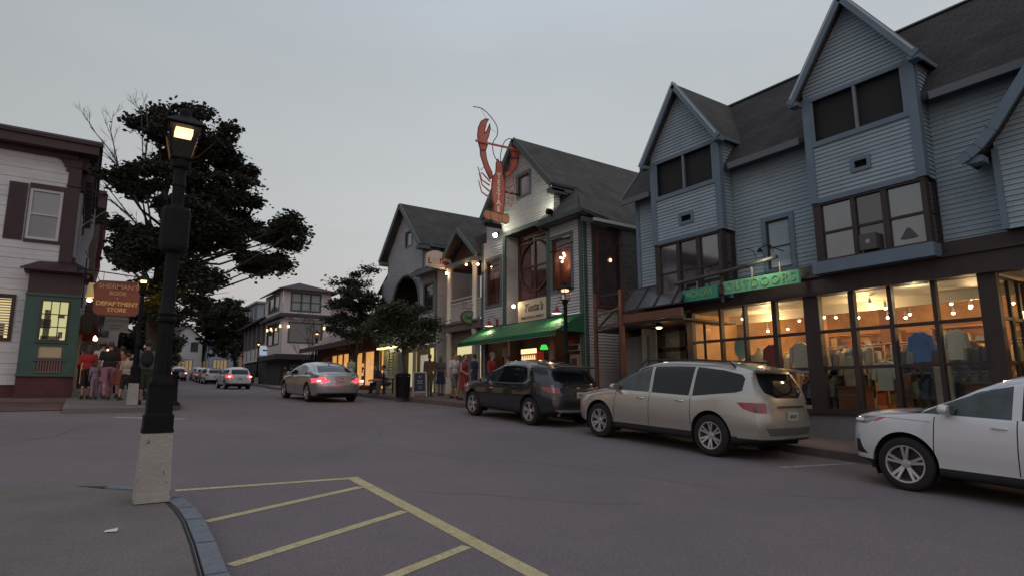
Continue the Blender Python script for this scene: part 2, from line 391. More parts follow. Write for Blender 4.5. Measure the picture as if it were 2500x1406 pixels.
# near pavement with its rounded corner
edge = [(.93, -10), (.93, 3), (.95, 4.8), (1.0, 5.6), (1.03, 6.4), (1.02, 6.9), (.97, 7.4), (.86, 7.8), (.68, 8.1), (.4, 8.35), (0, 8.58), (-.63, 8.9), (-2, 9.2), (-20, 10.2)]
def inset(pts, d):
    r = []
    for i, p in enumerate(pts):
        a = Vector(pts[max(i - 1, 0)]); b = Vector(pts[min(i + 1, len(pts) - 1)]); t = (b - a).normalized(); r.append((p[0] - t.y * d, p[1] + t.x * d))
    return r
inn = inset(edge, .14)
m = MB()
NK = 9
for (a, b, c, d) in zip(edge[:NK], edge[1:NK + 1], inn[:NK], inn[1:NK + 1]):
    top = [(p[0], p[1], g(p[1]) + .152) for p in (a, b, d, c)]
    m.quad(*top); m.quad((a[0], a[1], g(a[1]) - .1), (b[0], b[1], g(b[1]) - .1), top[1], top[0]); m.quad(top[3], top[2], (d[0], d[1], g(d[1]) - .1), (c[0], c[1], g(c[1]) - .1))
struct(m.build('kerb_left_near', kerbm))
m = MB()
for a, b in zip(edge[NK:-1], edge[NK + 1:]): m.quad((a[0], a[1], g(a[1]) - .1), (b[0], b[1], g(b[1]) - .1), (b[0], b[1], g(b[1]) + .138), (a[0], a[1], g(a[1]) + .138))
struct(m.build('pavement_edge', kerbr))
m = MB(); inn2 = [p if i > NK else q_ for i, (p, q_) in enumerate(zip(edge, inset(edge, .155)))]; q = [(-20, 9.0)] + [(-20, -10)]
for (a, b) in zip(inn2[:-1], inn2[1:]):
    za, zb = g(a[1]) + .14, g(b[1]) + .14
    if abs(a[1] - b[1]) > .02 and a[0] > -2: m.quad((a[0], a[1], za), (b[0], b[1], zb), (-20, b[1], zb), (-20, a[1], za))
    else: m.quad((a[0], a[1], za), (b[0], b[1], zb), (-20, b[1], zb))
struct(m.build('pavement_left_near', walk))
# painted markings
def stripe(m, a, b, w, h=.004):
    a = Vector(a); b = Vector(b); t = (b - a).normalized(); n = Vector((-t.y, t.x)) * w / 2; k = max(1, int((b - a).length / 1.5))
    for i in range(k):
        p = a + (b - a) * i / k; q = a + (b - a) * (i + 1) / k
        m.quad(*[(v.x, v.y, g(v.y) + h) for v in (p - n, q - n, q + n, p + n)])
m = MB(); stripe(m, (3.17, 8.42), (3.03, 3.6), .16); stripe(m, (3.03, 3.6), (3.0, -6), .16)
m2 = MB()
for a, b in (((1.04, 8.52), (3.1, 8.36)), ((1.13, 6.88), (3.05, 7.76)), ((1.09, 5.42), (3.0, 6.36)), ((1.0, 4.13), (2.95, 4.95)), ((1.0, 2.6), (2.95, 3.5))): stripe(m2, a, b, .11)
mm = MB(); mm.v = m.v; mm.f = m.f; mm.mi = m.mi; mm.add(m2.v, m2.f); struct(mm.build('yellow_road_marking', yellow))
m = MB(); stripe(m, (9.8, 6.2), (11.6, 5.85), .10); stripe(m, (9.7, 12.3), (11.6, 11.9), .10); stripe(m, (9.6, 18.0), (10.6, 17.7), .10)
stripe(m, (.72, 18.1), (2.2, 17.25), .28); stripe(m, (3.2, 46.5), (12.0, 47), .3); stripe(m, (3.2, 43.5), (11.4, 44), .3)
struct(m.build('white_road_marking', whitep))
# worn paint: the tarmac shows through in chips
def worn(m, thr=.60, sc_=14, under=(.125, .10, .108)):
    n = m.node_tree; b = n.nodes['Principled BSDF']; src = b.inputs['Base Color'].links[0].from_socket
    t = n.nodes.new('ShaderNodeTexCoord'); a = n.nodes.new('ShaderNodeTexNoise'); a.inputs['Scale'].default_value = sc_; a.inputs['Detail'].default_value = 9; a.inputs['Roughness'].default_value = .75
    n.links.new(t.outputs['Object'], a.inputs['Vector']); rp = n.nodes.new('ShaderNodeValToRGB'); rp.color_ramp.elements[0].position = thr - .04; rp.color_ramp.elements[1].position = thr + .04
    n.links.new(a.outputs['Fac'], rp.inputs['Fac']); mu = n.nodes.new('ShaderNodeMixRGB'); n.links.new(rp.outputs[0], mu.inputs['Fac']); n.links.new(src, mu.inputs['Color1']); mu.inputs['Color2'].default_value = tuple(under) + (1,); n.links.new(mu.outputs[0], b.inputs['Base Color'])
worn(yellow, .62); worn(whitep, .53)
# tar seams, a manhole and oil stains on the road
rc = random.Random(17); tar = mat('tar_seam', (.055, .048, .052), .8)
def crack(p, a, L_, w):
    pts = [Vector(p)]; k = 0
    while k * .35 < L_: a += rc.uniform(-.35, .35); pts.append(pts[-1] + Vector((math.cos(a), math.sin(a))) * .35); k += 1
    return pts, w
m = MB()
for p, a, L_, w in (((6.8, 7.0), 1.65, 16, .011), ((3.4, 10.5), .25, 5.5, .012), ((-3, 12.5), .2, 6, .016), ((-6, 16.0), -.1, 6, .012), ((8.6, 4.2), 2.6, 4, .012), ((5, 20), .4, 4, .014), ((3.6, 7.2), -.6, 2.5, .010)):
    pts, w = crack(p, a, L_, w)
    for q, r_ in zip(pts[:-1], pts[1:]): stripe(m, q, r_, w * rc.uniform(.7, 1.3), .0015)
struct(m.build('road_cracks', tar))
m = MB()
for (a, b) in zip(edge[1:9:1], inn[1:9:1]): stripe(m, b, a, .012, .1545)
struct(m.build('kerb_joints', tar))
# joint crack of the near pavement, drawn as real dark sealant
m = MB(); pts = inset(edge, .175)[1:8]
for a, b in zip(pts[:-1], pts[1:]): stripe(m, a, b, .02, .144)
struct(m.build('pavement_joint', mat('sealant', (.02, .02, .02), .9)))
m = MB(); m.slab([(.27, 6.29, g(6.3) + .152), (.36, 6.27, g(6.3) + .152), (.37, 6.33, g(6.3) + .165), (.28, 6.34, g(6.3) + .155)], .004)
tag(m.build('paper_scrap', mat('paper', (.7, .68, .66), .8)), 'small crumpled white scrap lying on the near pavement left of the kerb', 'litter')
# ------------------------------------------------------------------ building helpers
def ring(m, P, u0, u1, z0, z1, w, o0, o1, wt=None, wb=None):
    wt = w if wt is None else wt; wb = w if wb is None else wb
    pbox(m, P, u0 - w, u0, z0, z1, o0, o1); pbox(m, P, u1, u1 + w, z0, z1, o0, o1)
    if wt: pbox(m, P, u0 - w, u1 + w, z1, z1 + wt, o0, o1)
    if wb: pbox(m, P, u0 - w, u1 + w, z0 - wb, z0, o0, o1)
    return m
def sash(parent, P, u0, u1, z0, z1, fm, gm, name='window', w=.045, vs=(), hs=(), o=.02, d=.05, bar_=.03, label=None):
    """a window: frame with bars, the pane is its sub-part"""
    m = MB(); ring(m, P, u0 + w, u1 - w, z0 + w, z1 - w, w, o - d, o)
    for v in vs: pbox(m, P, v - bar_ / 2, v + bar_ / 2, z0 + w, z1 - w, o - d * .8, o - .008)
    for h in hs: pbox(m, P, u0 + w, u1 - w, h - bar_ / 2, h + bar_ / 2, o - d * .8, o - .004)
    f = m.build(name, fm, parent)
    if label: f['label'] = label
    p = MB(); pbox(p, P, u0 + w, u1 - w, z0 + w, z1 - w, o - d, o - d * .85); p.build('pane', gm, f)
    return f
def part(name, m, ma, parent, **k): return m.build(name, ma, parent, **k)

# ------------------------------------------------------------------ blue clothes shop on the right
A = thing('shop_building', (14, 6, g(6)), 'long blue clapboard shop with two steep gabled dormers and a glazed shopfront', 'building')
P0 = PX(14.0)
w1 = (8.07, 8.71, 2.99, 4.23)
m = MB(); clap(m, P0, [(-4, 2.86), (13.11, 2.86), (13.11, 6.0), (-4, 6.0)], [w1, (9.6, 12.05, 2.5, 6.0), (4.85, 7.22, 2.6, 6.0)])
m.cur = 0
m.box(14.03, 14.2, -4, 13.08, 2.2, 6.0)
clap(m, PYp(13.11), [(14, -.8), (19.0, -.8), (19.0, 6.0), (16.3, 9.0), (14, 6.1)], [], .1)
part('wall', m, blue, A)
m = MB(); pbox(m, P0, 13.0, 13.14, 2.9, 5.95, 0, .045); part('corner_board', m, bluet, A)
m = MB(); pbox(m, P0, 12.06, 13.0, 5.84, 5.95, .0, .04); pbox(m, P0, 7.23, 9.58, 5.84, 5.95, 0, .04); pbox(m, P0, -4, 4.84, 5.84, 5.95, 0, .04)
part('frieze_board', m, bluet, A)
m = MB(); ring(m, P0, *w1, .12, 0, .05); part('window_trim', m, bluet, A)
sash(A, P0, *w1, brown, glassd, hs=(3.55,), o=-.01)
# roof: eave X13.65 z5.93, ridge X15.9 z8.75
def roofslab(pts, th=.10): m = MB(); m.slab(pts, th, (0, 0, -1)); return m
m = roofslab([(13.62, 13.4, 5.93), (13.62, -4, 5.93), (15.9, -4, 8.76), (15.9, 13.4, 8.76)]); m.slab([(18.3, -4, 5.93), (18.3, 13.4, 5.93), (15.9, 13.4, 8.76), (15.9, -4, 8.76)], .1)
part('roof', m, shingle, A)
m = MB()
for y0, y1 in ((12.2, 13.42), (7.44, 9.42), (-4, 4.66)): m.box(13.56, 13.62, y0, y1, 5.79, 5.955)
m.bar((13.6, 13.44, 5.88), (15.9, 13.44, 8.70), .05, .14); m.box(15.84, 15.96, -4, 13.4, 8.76, 8.80); part('fascia', m, mat('fascia_grey', (.12, .13, .15), .7), A)

def dormer(ya, yb, eave, apex, op, pz, vent, top_of_win):
    """ya<yb: side faces; op=(u0,u1,z0,z1) dark opening; pz=bottom of the clapboard panel"""
    X = 13.5; P = PX(X); mid = (ya + yb) / 2
    D_ = MB(); gz = lambda y: eave + (apex - eave) * (1 - abs(y - mid) / ((yb - ya) / 2 + .16))
    hole = [op, vent]
    clap(D_, P, [(ya + .0, pz), (yb, pz), (yb, gz(yb) - .06), (mid, apex - .14), (ya, gz(ya) - .06)], hole, .094)
    for Y, PP in ((ya, PY(ya)), (yb, PYp(yb))):
        clap(D_, PP, [(X, pz), (14.05, pz), (14.05, 6.0), (14.6, 6.75), (X, 6.75)], [], .094)
    D = D_.build('dormer', blue, A)
    t = MB(); cw = .15
    pbox(t, P, ya - .03, ya + cw, pz, eave - .02, 0, .04); pbox(t, P, yb - cw, yb + .03, pz, eave - .02, 0, .04)
    pbox(t, P, ya + cw, yb - cw, pz - .02, pz + .1, 0, .035)
    u0, u1, z0, z1 = op
    pbox(t, P, ya + cw, yb - cw, z0 - .12, z0, 0, .045); pbox(t, P, ya + cw, yb - cw, z1, z1 + .10, 0, .045)
    pbox(t, P, ya + cw, u0, z0, z1, 0, .032); pbox(t, P, u1, yb - cw, z0, z1, 0, .032)
    pbox(t, PY(ya), X + .03, X + .14, pz, eave, 0, .035)
    ring(t, P, *vent, .08, 0, .04)
    t.build('dormer_trim', bluet, D)
    k = MB(); md = (u0 + u1) / 2; pbox(k, P, md - .03, md + .03, z0, z1, -.03, .03)
    k.build('screen_post', mat('post_grey', (.16, .19, .22), .7), D)
    s_ = MB(); pbox(s_, P, u0 - .05, u1 + .05, z0 - .05, z1 + .05, -.14, -.10); s_.build('dark_screen', mat('insect_screen', (.012, .011, .013), .75, var=.2, vs=6), D)
    s_ = MB(); pbox(s_, P, vent[0] - .02, vent[1] + .02, vent[2] - .02, vent[3] + .02, -.12, -.1); s_.build('vent', dark, D)
    # roof with overhang
    fx = 13.27; ov = .16; a = (mid, apex)
    k = MB(); e0, e1 = ya - ov, yb + ov
    k.slab([(fx, e0, eave), (14.4, e0, eave), (16.0, mid, apex + .03), (fx, mid, apex)], .07)
    k.slab([(14.4, e1, eave), (fx, e1, eave), (fx, mid, apex), (16.0, mid, apex + .03)], .07)
    k.build('dormer_roof', shingler, D)
    k = MB()
    for e in (e0, e1):
        sg = 1 if e == e1 else -1
        k.bar((fx - .035, e + sg * .03, eave - .12), (fx - .035, mid, apex - .06), .06, .17)
        k.obox((fx + .08, e - sg * .04, eave - .14), (.12, .1, .05), (1, 0, 0))
        k.bar((fx + .05, e, eave - .06), (14.35, e, eave - .06), .04, .09)
    k.build('rake_board', bluet, D)
    k = MB()
    for e in (e0, e1): k.bar((fx - .045, e, eave + .0), (fx - .045, mid, apex + .035), .05, .045)
    k.build('drip_edge', mat('drip', (.42, .46, .50), .5), D)
    return D

d1 = dormer(9.62, 12.0, 6.74, 8.74, (9.84, 11.77, 5.62, 6.62), 4.2, (10.62, 10.96, 4.68, 4.84), 4.1)
d2 = dormer(4.86, 7.2, 6.80, 8.80, (5.1, 6.98, 5.66, 6.66), 4.22, (5.92, 6.18, 4.77, 4.93), 4.15)

def bay(ya, yb, z0, z1, panes, railz, base0, base1, basex):
    X = 13.5; P = PX(X); m = MB()
    # frame: head, posts between panes, corner posts, returns
    us = sorted(panes); m_ = MB(); edges = [ya] + [e for p in us for e in p] + [yb]
    for i in range(0, len(edges), 2): pbox(m_, P, edges[i], edges[i + 1], z0, z1, -.1, .0)
    pbox(m_, P, ya, yb, z1, z1 + .07, -.1, .01); pbox(m_, P, ya, yb, z0 - .06, z0, -.1, .01)
    for (a, b) in us: pbox(m_, P, a, b, railz - .025, railz + .025, -.09, -.02)
    m_.box(X + .1, X + .16, ya, ya + .06, z0 - .06, z1 + .05); m_.box(X + .38, 14.05, ya, ya + .06, z0 - .06, z1 + .05); m_.box(X + .16, X + .38, ya, ya + .06, railz - .02, railz + .02)
    m_.box(X + .1, 14.05, yb - .06, yb, z0 - .06, z1 + .05)
    b = m_.build('bay_window', brown, A)
    for i, (p, q) in enumerate(us):
        k = MB(); pbox(k, P, p, q, railz + .025, z1, -.07, -.06); k.build('pane', glassp if (i % 3) != 1 else glassd, b)  # darker panes alternate in place of reflected buildings
        k = MB(); pbox(k, P, p, q, z0, railz - .025, -.07, -.06); k.build('pane', glassd if (i % 3) == 1 else glassp, b)
    k = MB(); k.box(X + .16, X + .38, ya + .02, ya + .03, z0, z1); k.build('pane', glassd, b)
    k = MB(); k.box(basex, 14.02, ya - .06, yb + .06, base0, base1); k.build('bay_base', bluet, b)
    return b
bay(9.66, 12.0, 2.66, 4.13, [(9.8, 10.4), (10.53, 11.1), (11.22, 11.82)], 3.32, 2.38, 2.60, 13.42)
b2 = bay(4.88, 7.2, 2.9, 4.15, [(4.98, 5.62), (5.74, 6.27), (6.37, 7.02)], 3.5, 2.57, 2.84, 13.36)
# window air conditioner and lamp shade seen in the second bay
m = MB(); m.box(13.38, 13.62, 5.86, 6.2, 2.92, 3.26); o = part('air_conditioner', m, mat('ac_grey', (.07, .07, .075), .6), b2)
m = MB(); m.lathe([(.045, 0), (.05, .012), (.035, .02)], (13.378, 6.03, 3.1), 14, 'x'); m.build('air_conditioner_dial', mat('dial', (.3, .3, .3), .5), b2)
m = MB(); m.lathe([(.09, 0), (.17, .02), (.03, .23)], (13.555, 5.3, 3.02), 16, sx=.05); m.build('lampshade_shadow', mat('shade_grey', (.07, .065, .07), .7), b2)
# curved gable on the right, mostly outside the frame
prof = [(4.15, 4.31), (4.0, 4.38), (3.84, 4.49), (3.6, 4.74), (3.38, 5.05), (3.02, 5.55), (2.6, 6.13), (1.9, 7.1), (1.2, 8.05)]
m = MB(); mirror = [(2 * prof[-1][0] - y, z) for y, z in reversed(prof[:-1])]; full = prof + mirror
for (a, b) in zip(full[:-1], full[1:]): m.slab([(13.15, a[0], a[1]), (13.15, b[0], b[1]), (16.0, b[0], b[1]), (16.0, a[0], a[1])], .09)
part('gable_roof', m, shingle, A)
m = MB()
for (a, b) in zip(full[:-1], full[1:]): m.bar((13.12, a[0], a[1] - .1), (13.12, b[0], b[1] - .1), .06, .19)
m.box(13.16, 13.45, 3.8, 4.05, 4.12, 4.24)
part('gable_rake', m, bluet, A)
m = MB(); wallp = [(y, z - .1) for y, z in full if -1.5 < y < 3.72]; wallp = [(3.72, 2.86)] + [(3.72, wallp[0][1])] + wallp + [(-1.5, wallp[-1][1]), (-1.5, 2.86)]
clap(m, PX(13.55), wallp[::-1]); clap(m, PYp(3.72), [(13.55, 2.86), (14.05, 2.86), (14.05, 4.6), (13.55, 4.6)])
part('gable_wall', m, blue, A)
m = MB(); m.box(13.5, 13.6, 3.66, 3.76, 2.86, 4.4); part('trim', m, bluet, A)

# timber band above the shopfront, posts and rails
m = MB(); m.box(13.72, 14.02, -4, 11.0, 2.16, 2.56); m.box(13.66, 14.02, -4, 13.1, 2.56, 2.62); m.box(13.72, 14.02, -4, 13.1, 2.62, 2.86)
m.box(13.72, 14.02, 11.0, 13.1, 2.3, 2.56)
part('fascia_band', m, brown, A)
bays = [(9.4 + .82, 11.1), (9.49, 10.15), (8.67, 9.42), (7.82, 8.55), (6.80, 7.46), (5.99, 6.68), (5.16, 5.90), (4.35, 5.08)]
m = MB(); ed = sorted(bays); zb = -.40
posts = [(ed[i][1], ed[i + 1][0]) for i in range(len(ed) - 1)] + [(11.1, 11.3), (4.05, 4.35)]
for a, b in posts:
    big = (b - a) > .25; m.box(13.84 if big else 13.88, 14.02, a, b, zb, 2.16)
part('shopfront_post', m, brown, A)
m = MB()
for a, b in bays:
    for z in (1.33, .5): m.box(13.90, 13.98, a, b, z - .035, z + .035)
m.box(13.80, 14.02, 4.05, 11.3, zb - .12, zb)
part('shopfront_rail', m, brown, A)
for a, b in bays:
    k = MB(); k.box(13.94, 13.95, a, b, zb, 2.16); part('shop_window', k, glassc, A)
m = MB(); m.box(13.87, 14.15, 4.05, 13.0, -1.9, zb - .12); part('base_wall', m, mat('base_grey', (.17, .165, .17), .9, var=.1, vs=1.5, bump=.3, bs=30), A)
# recessed shop entrance right of the corner post
m = MB()
for z in (-.4, .5, 1.33, 2.1): m.box(14.02, 15.4, 4.07, 4.13, z - .03, z + .03)
for x in (14.55, 15.1, 15.42): m.box(x - .04, x + .04, 4.07, 4.13, -.4, 2.1)
for y in (3.3, 2.5, 1.7, .9, .1): m.box(15.42, 15.5, y - .04, y + .04, -.4, 2.1)
for z in (-.4, .5, 1.33, 2.1): m.box(15.42, 15.48, -.2, 4.1, z - .03, z + .03)
part('entrance_frame', m, brown, A)
m = MB(); m.box(14.05, 15.4, 4.095, 4.105, -.4, 2.1); part('shop_window', m, glassc, A)
m = MB(); m.box(15.44, 15.45, -.2, 4.07, -.4, 2.1); part('shop_window', m, glassc, A)
m = MB(); m.box(13.9, 15.6, -.5, 4.05, -.9, -.45); part('entrance_step', m, concrete, A)
m = MB(); m.box(13.9, 15.6, -.5, 4.05, 2.2, 2.25); part('entrance_ceiling', m, brown, A)
# interior
beadb = mat('beadboard', (.62, .56, .46), .6, var=.05, vs=2)
m = MB(); m.box(14.1, 20.5, -.4, 11.3, -.55, -.45); part('shop_floor', m, mat('shop_floor', (.16, .07, .035), .4, var=.2, vs=2), A)
m = MB(); m.box(20.5, 20.6, -.4, 11.3, -.5, 3.4); m.box(14.1, 20.5, 11.3, 11.4, -.5, 3.4); m.box(14.1, 20.5, -.5, -.4, -.5, 3.4)
part('shop_inner_wall', m, mat('inner_wall', (.46, .25, .10), .6, var=.35, vs=1.6), A)  # golden tone and mottling imitate walls partly lit by the lamps
m = MB(); m.box(15.9, 20.5, -.4, 11.3, 2.5, 2.55); part('shop_ceiling', m, mat('ceil_wood', (.32, .16, .07), .5, var=.2, vs=1.2), A)
m = MB()
for i in range(12): m.slab([(14.1 + i * .15, -.4, 2.16 + i * .002), (14.1 + i * .15, 11.3, 2.16 + i * .002), (14.243 + i * .15, 11.3, 2.162 + i * .002), (14.243 + i * .15, -.4, 2.162 + i * .002)][::-1], .02, (0, 0, 1))
m.box(15.88, 15.93, -.4, 11.3, 1.95, 2.5)
part('shop_soffit', m, beadb, A)
m = MB()
for y in (9.4, 7.6, 5.0, 2.0): m.box(17.6, 17.85, y, y + .25, -.5, 2.5)
m.box(20.3, 20.45, 6.2, 7.6, .2, 1.9); m.box(20.3, 20.45, 3.4, 4.6, .2, 1.9)
part('shop_column', m, mat('col_wood', (.26, .11, .05), .5), A)
for (x, y) in ((15.6, 9.9), (15.5, 7.2), (16.2, 5.2), (17.6, 8.6), (17.9, 3.4), (18.6, 6.1), (16.3, 2.0), (18.4, 10.0)):
    lamp('ceiling_spot_light', (x, y, 1.75), 54, (1, .60, .29), .05, A)
bulb = emat('bulb', (1, .78, .48), 20)
spots = [(15.0, 6.85, 1.98), (15.4, 6.7, 1.9), (16.4, 7.1, 2.4), (16.9, 6.9, 2.4), (16.0, 5.2, 2.4), (16.4, 4.9, 2.4), (16.9, 4.7, 2.35), (17.6, 4.5, 2.38), (18.2, 4.2, 2.4), (17.8, 5.8, 2.38), (18.5, 5.6, 2.4), (17.2, 9.4, 2.35), (18.3, 8.8, 2.4), (16.6, 9.9, 2.35), (15.2, 10.4, 2.0), (16.3, 2.6, 2.3), (16.8, 3.1, 2.3), (17.8, 2.4, 2.3), (17.2, 1.6, 2.25), (16.5, 8.0, 2.4)]
tr = thing('track_light', (16.5, 6, 2.4), 'small bright ceiling spotlights in rows inside the lit clothes shop', 'ceiling lights')
spots = [(x, y, z if x < 15.9 else x * rnd.uniform(.104, .119)) for x, y, z in spots] + [(x, y, x * rnd.uniform(.104, .12)) for x, y in ((16.2, 8.6), (16.8, 8.0), (17.9, 7.2), (18.4, 6.4), (16.4, 10.4), (17.6, 10.1), (18.9, 9.2), (17.3, 6.0), (18.8, 4.6), (16.2, 4.4), (17.4, 8.9))]
for x, y, z in spots:
    k = MB(); k.cyl((x, y, z + .02), (x, y, z + .16), .035, .02); k.cyl((x, y, z + .16), (x, y, 2.16 if x < 15.9 else 2.5), .006); kk = k.build('spot_housing', steel, tr)
    k = MB(); k.sph((x, y, z), (.036, .036, .034), 10, 6); k.build('spot_bulb', bulb, kk)

# ---- goods inside the shop
gm = {n: mat('cloth_' + n, c, .9, var=.12, vs=8) for n, c in dict(blue=(.05, .17, .45), navy=(.03, .045, .08), grey=(.16, .165, .17), beige=(.38, .30, .20), white=(.55, .50, .42), olive=(.09, .09, .05), red=(.30, .03, .02), charcoal=(.045, .045, .05), teal=(.05, .12, .13)).items()}
def shirt_mesh(w=.46, h=.72, d=.09, sleeves=True):
    m = MB(); pts = [(-w * .36, 0), (-w * .40, h * .55), (-w * .5, h * .86), (-w * .16, h), (0, h * .955), (w * .16, h), (w * .5, h * .86), (w * .40, h * .55), (w * .36, 0)]
    n = len(pts); f = [(p[0], -d / 2 * (1 - .5 * abs(p[0]) / w), p[1]) for p in pts]; b = [(p[0], d / 2, p[1]) for p in pts]
    m.add(f + b, [tuple(range(n)), tuple(range(2 * n - 1, n - 1, -1))] + [(i, n + i, n + (i + 1) % n, (i + 1) % n) for i in range(n)])
    if sleeves:
        for s in (-1, 1): m.bar((s * w * .46, 0, h * .84), (s * w * .56, .01, h * .36), d * .9, .13)
    m.bar((0, 0, h * .96), (0, 0, h * 1.05), .012)
    return m
protos = {}
def garment(kind, loc, rz, colr, label, group=None, sc_=1.0):
    m = shirt_mesh(); m_ = protos.get((kind, colr))
    if m_ is None:
        o = m.build('hanging_shirt', gm[colr], None); protos[(kind, colr)] = o
    else: o = m_.copy(); COL.objects.link(o)
    o.location = loc; o.rotation_euler = (0, 0, rz); o.scale = (sc_,) * 3
    tag(o, (colr + ' ' + label) if group else label, 'shirt', group); return o
garment('s', (14.35, 5.62, .58), R(90), 'blue', 'large bright blue sweatshirt hanging in the shop window', None, .86)
text('shirt_logo', 'O', (14.3, 5.5, .95), (0, -1, 0), (0, 0, 1), .12, gm['red'], None)
bpy.data.objects['shirt_logo']['label'] = 'small red round emblem on the chest of the blue sweatshirt'; bpy.data.objects['shirt_logo']['category'] = 'emblem'
def relocate_child(o, p): o.parent = p; o.matrix_parent_inverse = Matrix.Identity(4)
lo = bpy.data.objects['shirt_logo']; pb = [o for o in COL.objects if o.get('label', '').startswith('large bright blue')][0]
del lo['label']; del lo['category']
bpy.context.view_layer.update(); mw = pb.matrix_world.inverted(); lo.parent = pb
for v in lo.data.vertices: v.co = mw @ v.co
garment('s', (14.5, 5.05, .6), R(75), 'white', 'cream shirt hanging beside the blue sweatshirt', None, .85)
garment('s', (14.4, 9.05, .55), R(90), 'red', 'red jacket hanging in the shop window behind the silver car', None, .85)
garment('s', (14.5, 8.35, .42), R(80), 'white', 'pale robe hanging next to the red jacket', None, 1.05)
garment('s', (14.6, 7.2, .1), R(95), 'beige', 'beige coat on a stand by the big window post', None, .95)
garment('s', (14.5, 6.45, .0), R(85), 'white', 'pale patterned shirt left of the blue sweatshirt', None, .9)
m = MB(); m.box(14.22, 14.3, 5.1, 5.4, -.42, .44); m.cyl((14.26, 5.1, .44), (14.26, 5.4, .44), .045)
tag(m.build('hanging_towel', gm['beige']), 'long cream towel hanging below the blue sweatshirt', 'towel')
def rackrow(x, y0, y1, zt, cols, lab):
    t = thing('clothes_rack', (x, (y0 + y1) / 2, -.45), lab[0], 'clothes rack')
    k = MB(); k.cyl((x, y0, zt), (x, y1, zt), .015); k.cyl((x, y0, -.45), (x, y0, zt), .015); k.cyl((x, y1, -.45), (x, y1, zt), .015); k.build('rail', steel, t)
    n = int((y1 - y0) / .17)
    for i in range(n):
        c = cols[i % len(cols)]
        ORD = ['first', 'second', 'third', 'fourth', 'fifth', 'sixth', 'seventh', 'eighth', 'ninth', 'tenth', 'eleventh', 'twelfth', 'thirteenth']
        garment('r', (x, y0 + .08 + i * .17, zt - .76 * 1.05), R(rnd.uniform(-8, 8)), c, lab[1] + ', ' + ORD[i] + ' from the right', lab[2], rnd.uniform(.95, 1.08))
rackrow(15.0, 4.4, 6.5, 1.0, ['charcoal', 'navy', 'charcoal', 'grey', 'charcoal', 'beige'], ('long clothes rack of dark shirts right of the blue sweatshirt', 'shirt hanging on the rack right of the blue sweatshirt', 'shirts on the rack right of the blue sweatshirt'))
rackrow(15.2, 7.0, 8.6, 1.05, ['grey', 'charcoal', 'teal', 'beige'], ('clothes rack of grey shirts behind the wide window post', 'shirt on the rack behind the wide window post', 'shirts on the rack behind the wide window post'))
rackrow(15.6, 9.0, 10.8, 1.0, ['beige', 'white', 'olive'], ('clothes rack of pale shirts at the left end of the shop', 'shirt on the rack at the left end of the shop', 'shirts on the rack at the left end of the shop'))
rackrow(17.6, 3.0, 5.2, 1.1, ['red', 'charcoal', 'olive', 'beige'], ('clothes rack deep in the shop under the spotlights', 'shirt on the rack deep in the shop under the spotlights', 'shirts on the deep rack'))
for x, y0, y1, cs, lb in ((14.85, 4.45, 6.3, ['charcoal', 'navy', 'olive'], 'low rack below the dark shirts'), (15.0, 7.05, 8.7, ['charcoal', 'grey', 'navy'], 'low rack by the wide window post'), (14.9, 8.95, 10.2, ['olive', 'charcoal', 'beige'], 'low rack right of the yellow shelves')):
    rackrow(x, y0, y1, .36, cs, ('waist high clothes rack, the ' + lb, 'garment hanging on the ' + lb, 'garments on the ' + lb))
def cabinet(x, y0, y1, z1, ma, label):
    t = thing('wooden_cabinet', (x, (y0 + y1) / 2, -.45), label, 'cabinet'); k = MB(); k.box(x, x + .5, y0, y1, -.45, z1 - .04); k.build('cabinet_body', ma, t)
    k = MB(); k.box(x - .03, x + .53, y0 - .03, y1 + .03, z1 - .04, z1); k.build('cabinet_top', ma, t)
    k = MB(); n = 3
    for i in range(n): a = -.4 + i * (z1 + .3) / n; k.box(x - .02, x, y0 + .04, y1 - .04, a, a + (z1 + .3) / n - .04)
    k.build('drawer_front', ma, t)
cw = mat('cabinet_wood', (.24, .085, .04), .5, var=.25, vs=3)
cabinet(14.25, 6.85, 7.4, .1, cw, 'low reddish wooden cabinet right of the big window post')
cabinet(14.6, 6.0, 6.35, .35, cw, 'narrow orange wooden cabinet under the pale patterned shirt')
cabinet(14.5, 4.5, 5.0, .15, cw, 'low reddish cabinet right of the cream towel')
cabinet(14.6, 9.6, 10.9, .75, mat('shelf_yellow', (.42, .26, .08), .5, var=.35, vs=7, streak=6), 'yellow shelves of folded shirts at the left end of the shop')
m = MB(); m.lathe([(.0, 0), (.30, 0), (.30, .02), (0, .02)], (14.3, 9.9, 1.15), 24, 'x', sx=.62, sy=1.0)
tag(m.build('round_sign', mat('mint', (.30, .45, .33), .6)), 'pale green oval sign hanging inside the left shop window', 'sign')

# shelves, mannequins and tables that fill the shop
fold = [mat('fold_%d' % i, c, .9) for i, c in enumerate([(.30, .22, .10), (.10, .13, .18), (.35, .30, .24), (.22, .05, .03), (.07, .09, .06), (.40, .28, .12)])]
def shelfwall(x, y0, y1, z0, z1, lab, nz=5):
    t = thing('wall_shelves', (x, (y0 + y1) / 2, -.45), lab, 'shelves'); k = MB()
    for i in range(nz + 1): z = z0 + (z1 - z0) * i / nz; k.box(x, x + .35, y0, y1, z, z + .03)
    for y in (y0, (y0 + y1) / 2, y1): k.box(x, x + .35, y - .02, y + .02, z0, z1 + .03)
    k.build('shelf_boards', cw_, t); r_ = random.Random(int(y0 * 10)); ms = [MB() for _ in fold]
    for i in range(nz):
        z = z0 + (z1 - z0) * i / nz + .035; y = y0 + .06
        while y < y1 - .25:
            hh = r_.uniform(.08, (z1 - z0) / nz - .07); ms[r_.randrange(len(fold))].box(x + .03, x + .3, y, y + .2, z, z + hh); y += r_.uniform(.22, .3)
    for q, ma_ in zip(ms, fold):
        if q.f: q.build('folded_clothes', ma_, t)
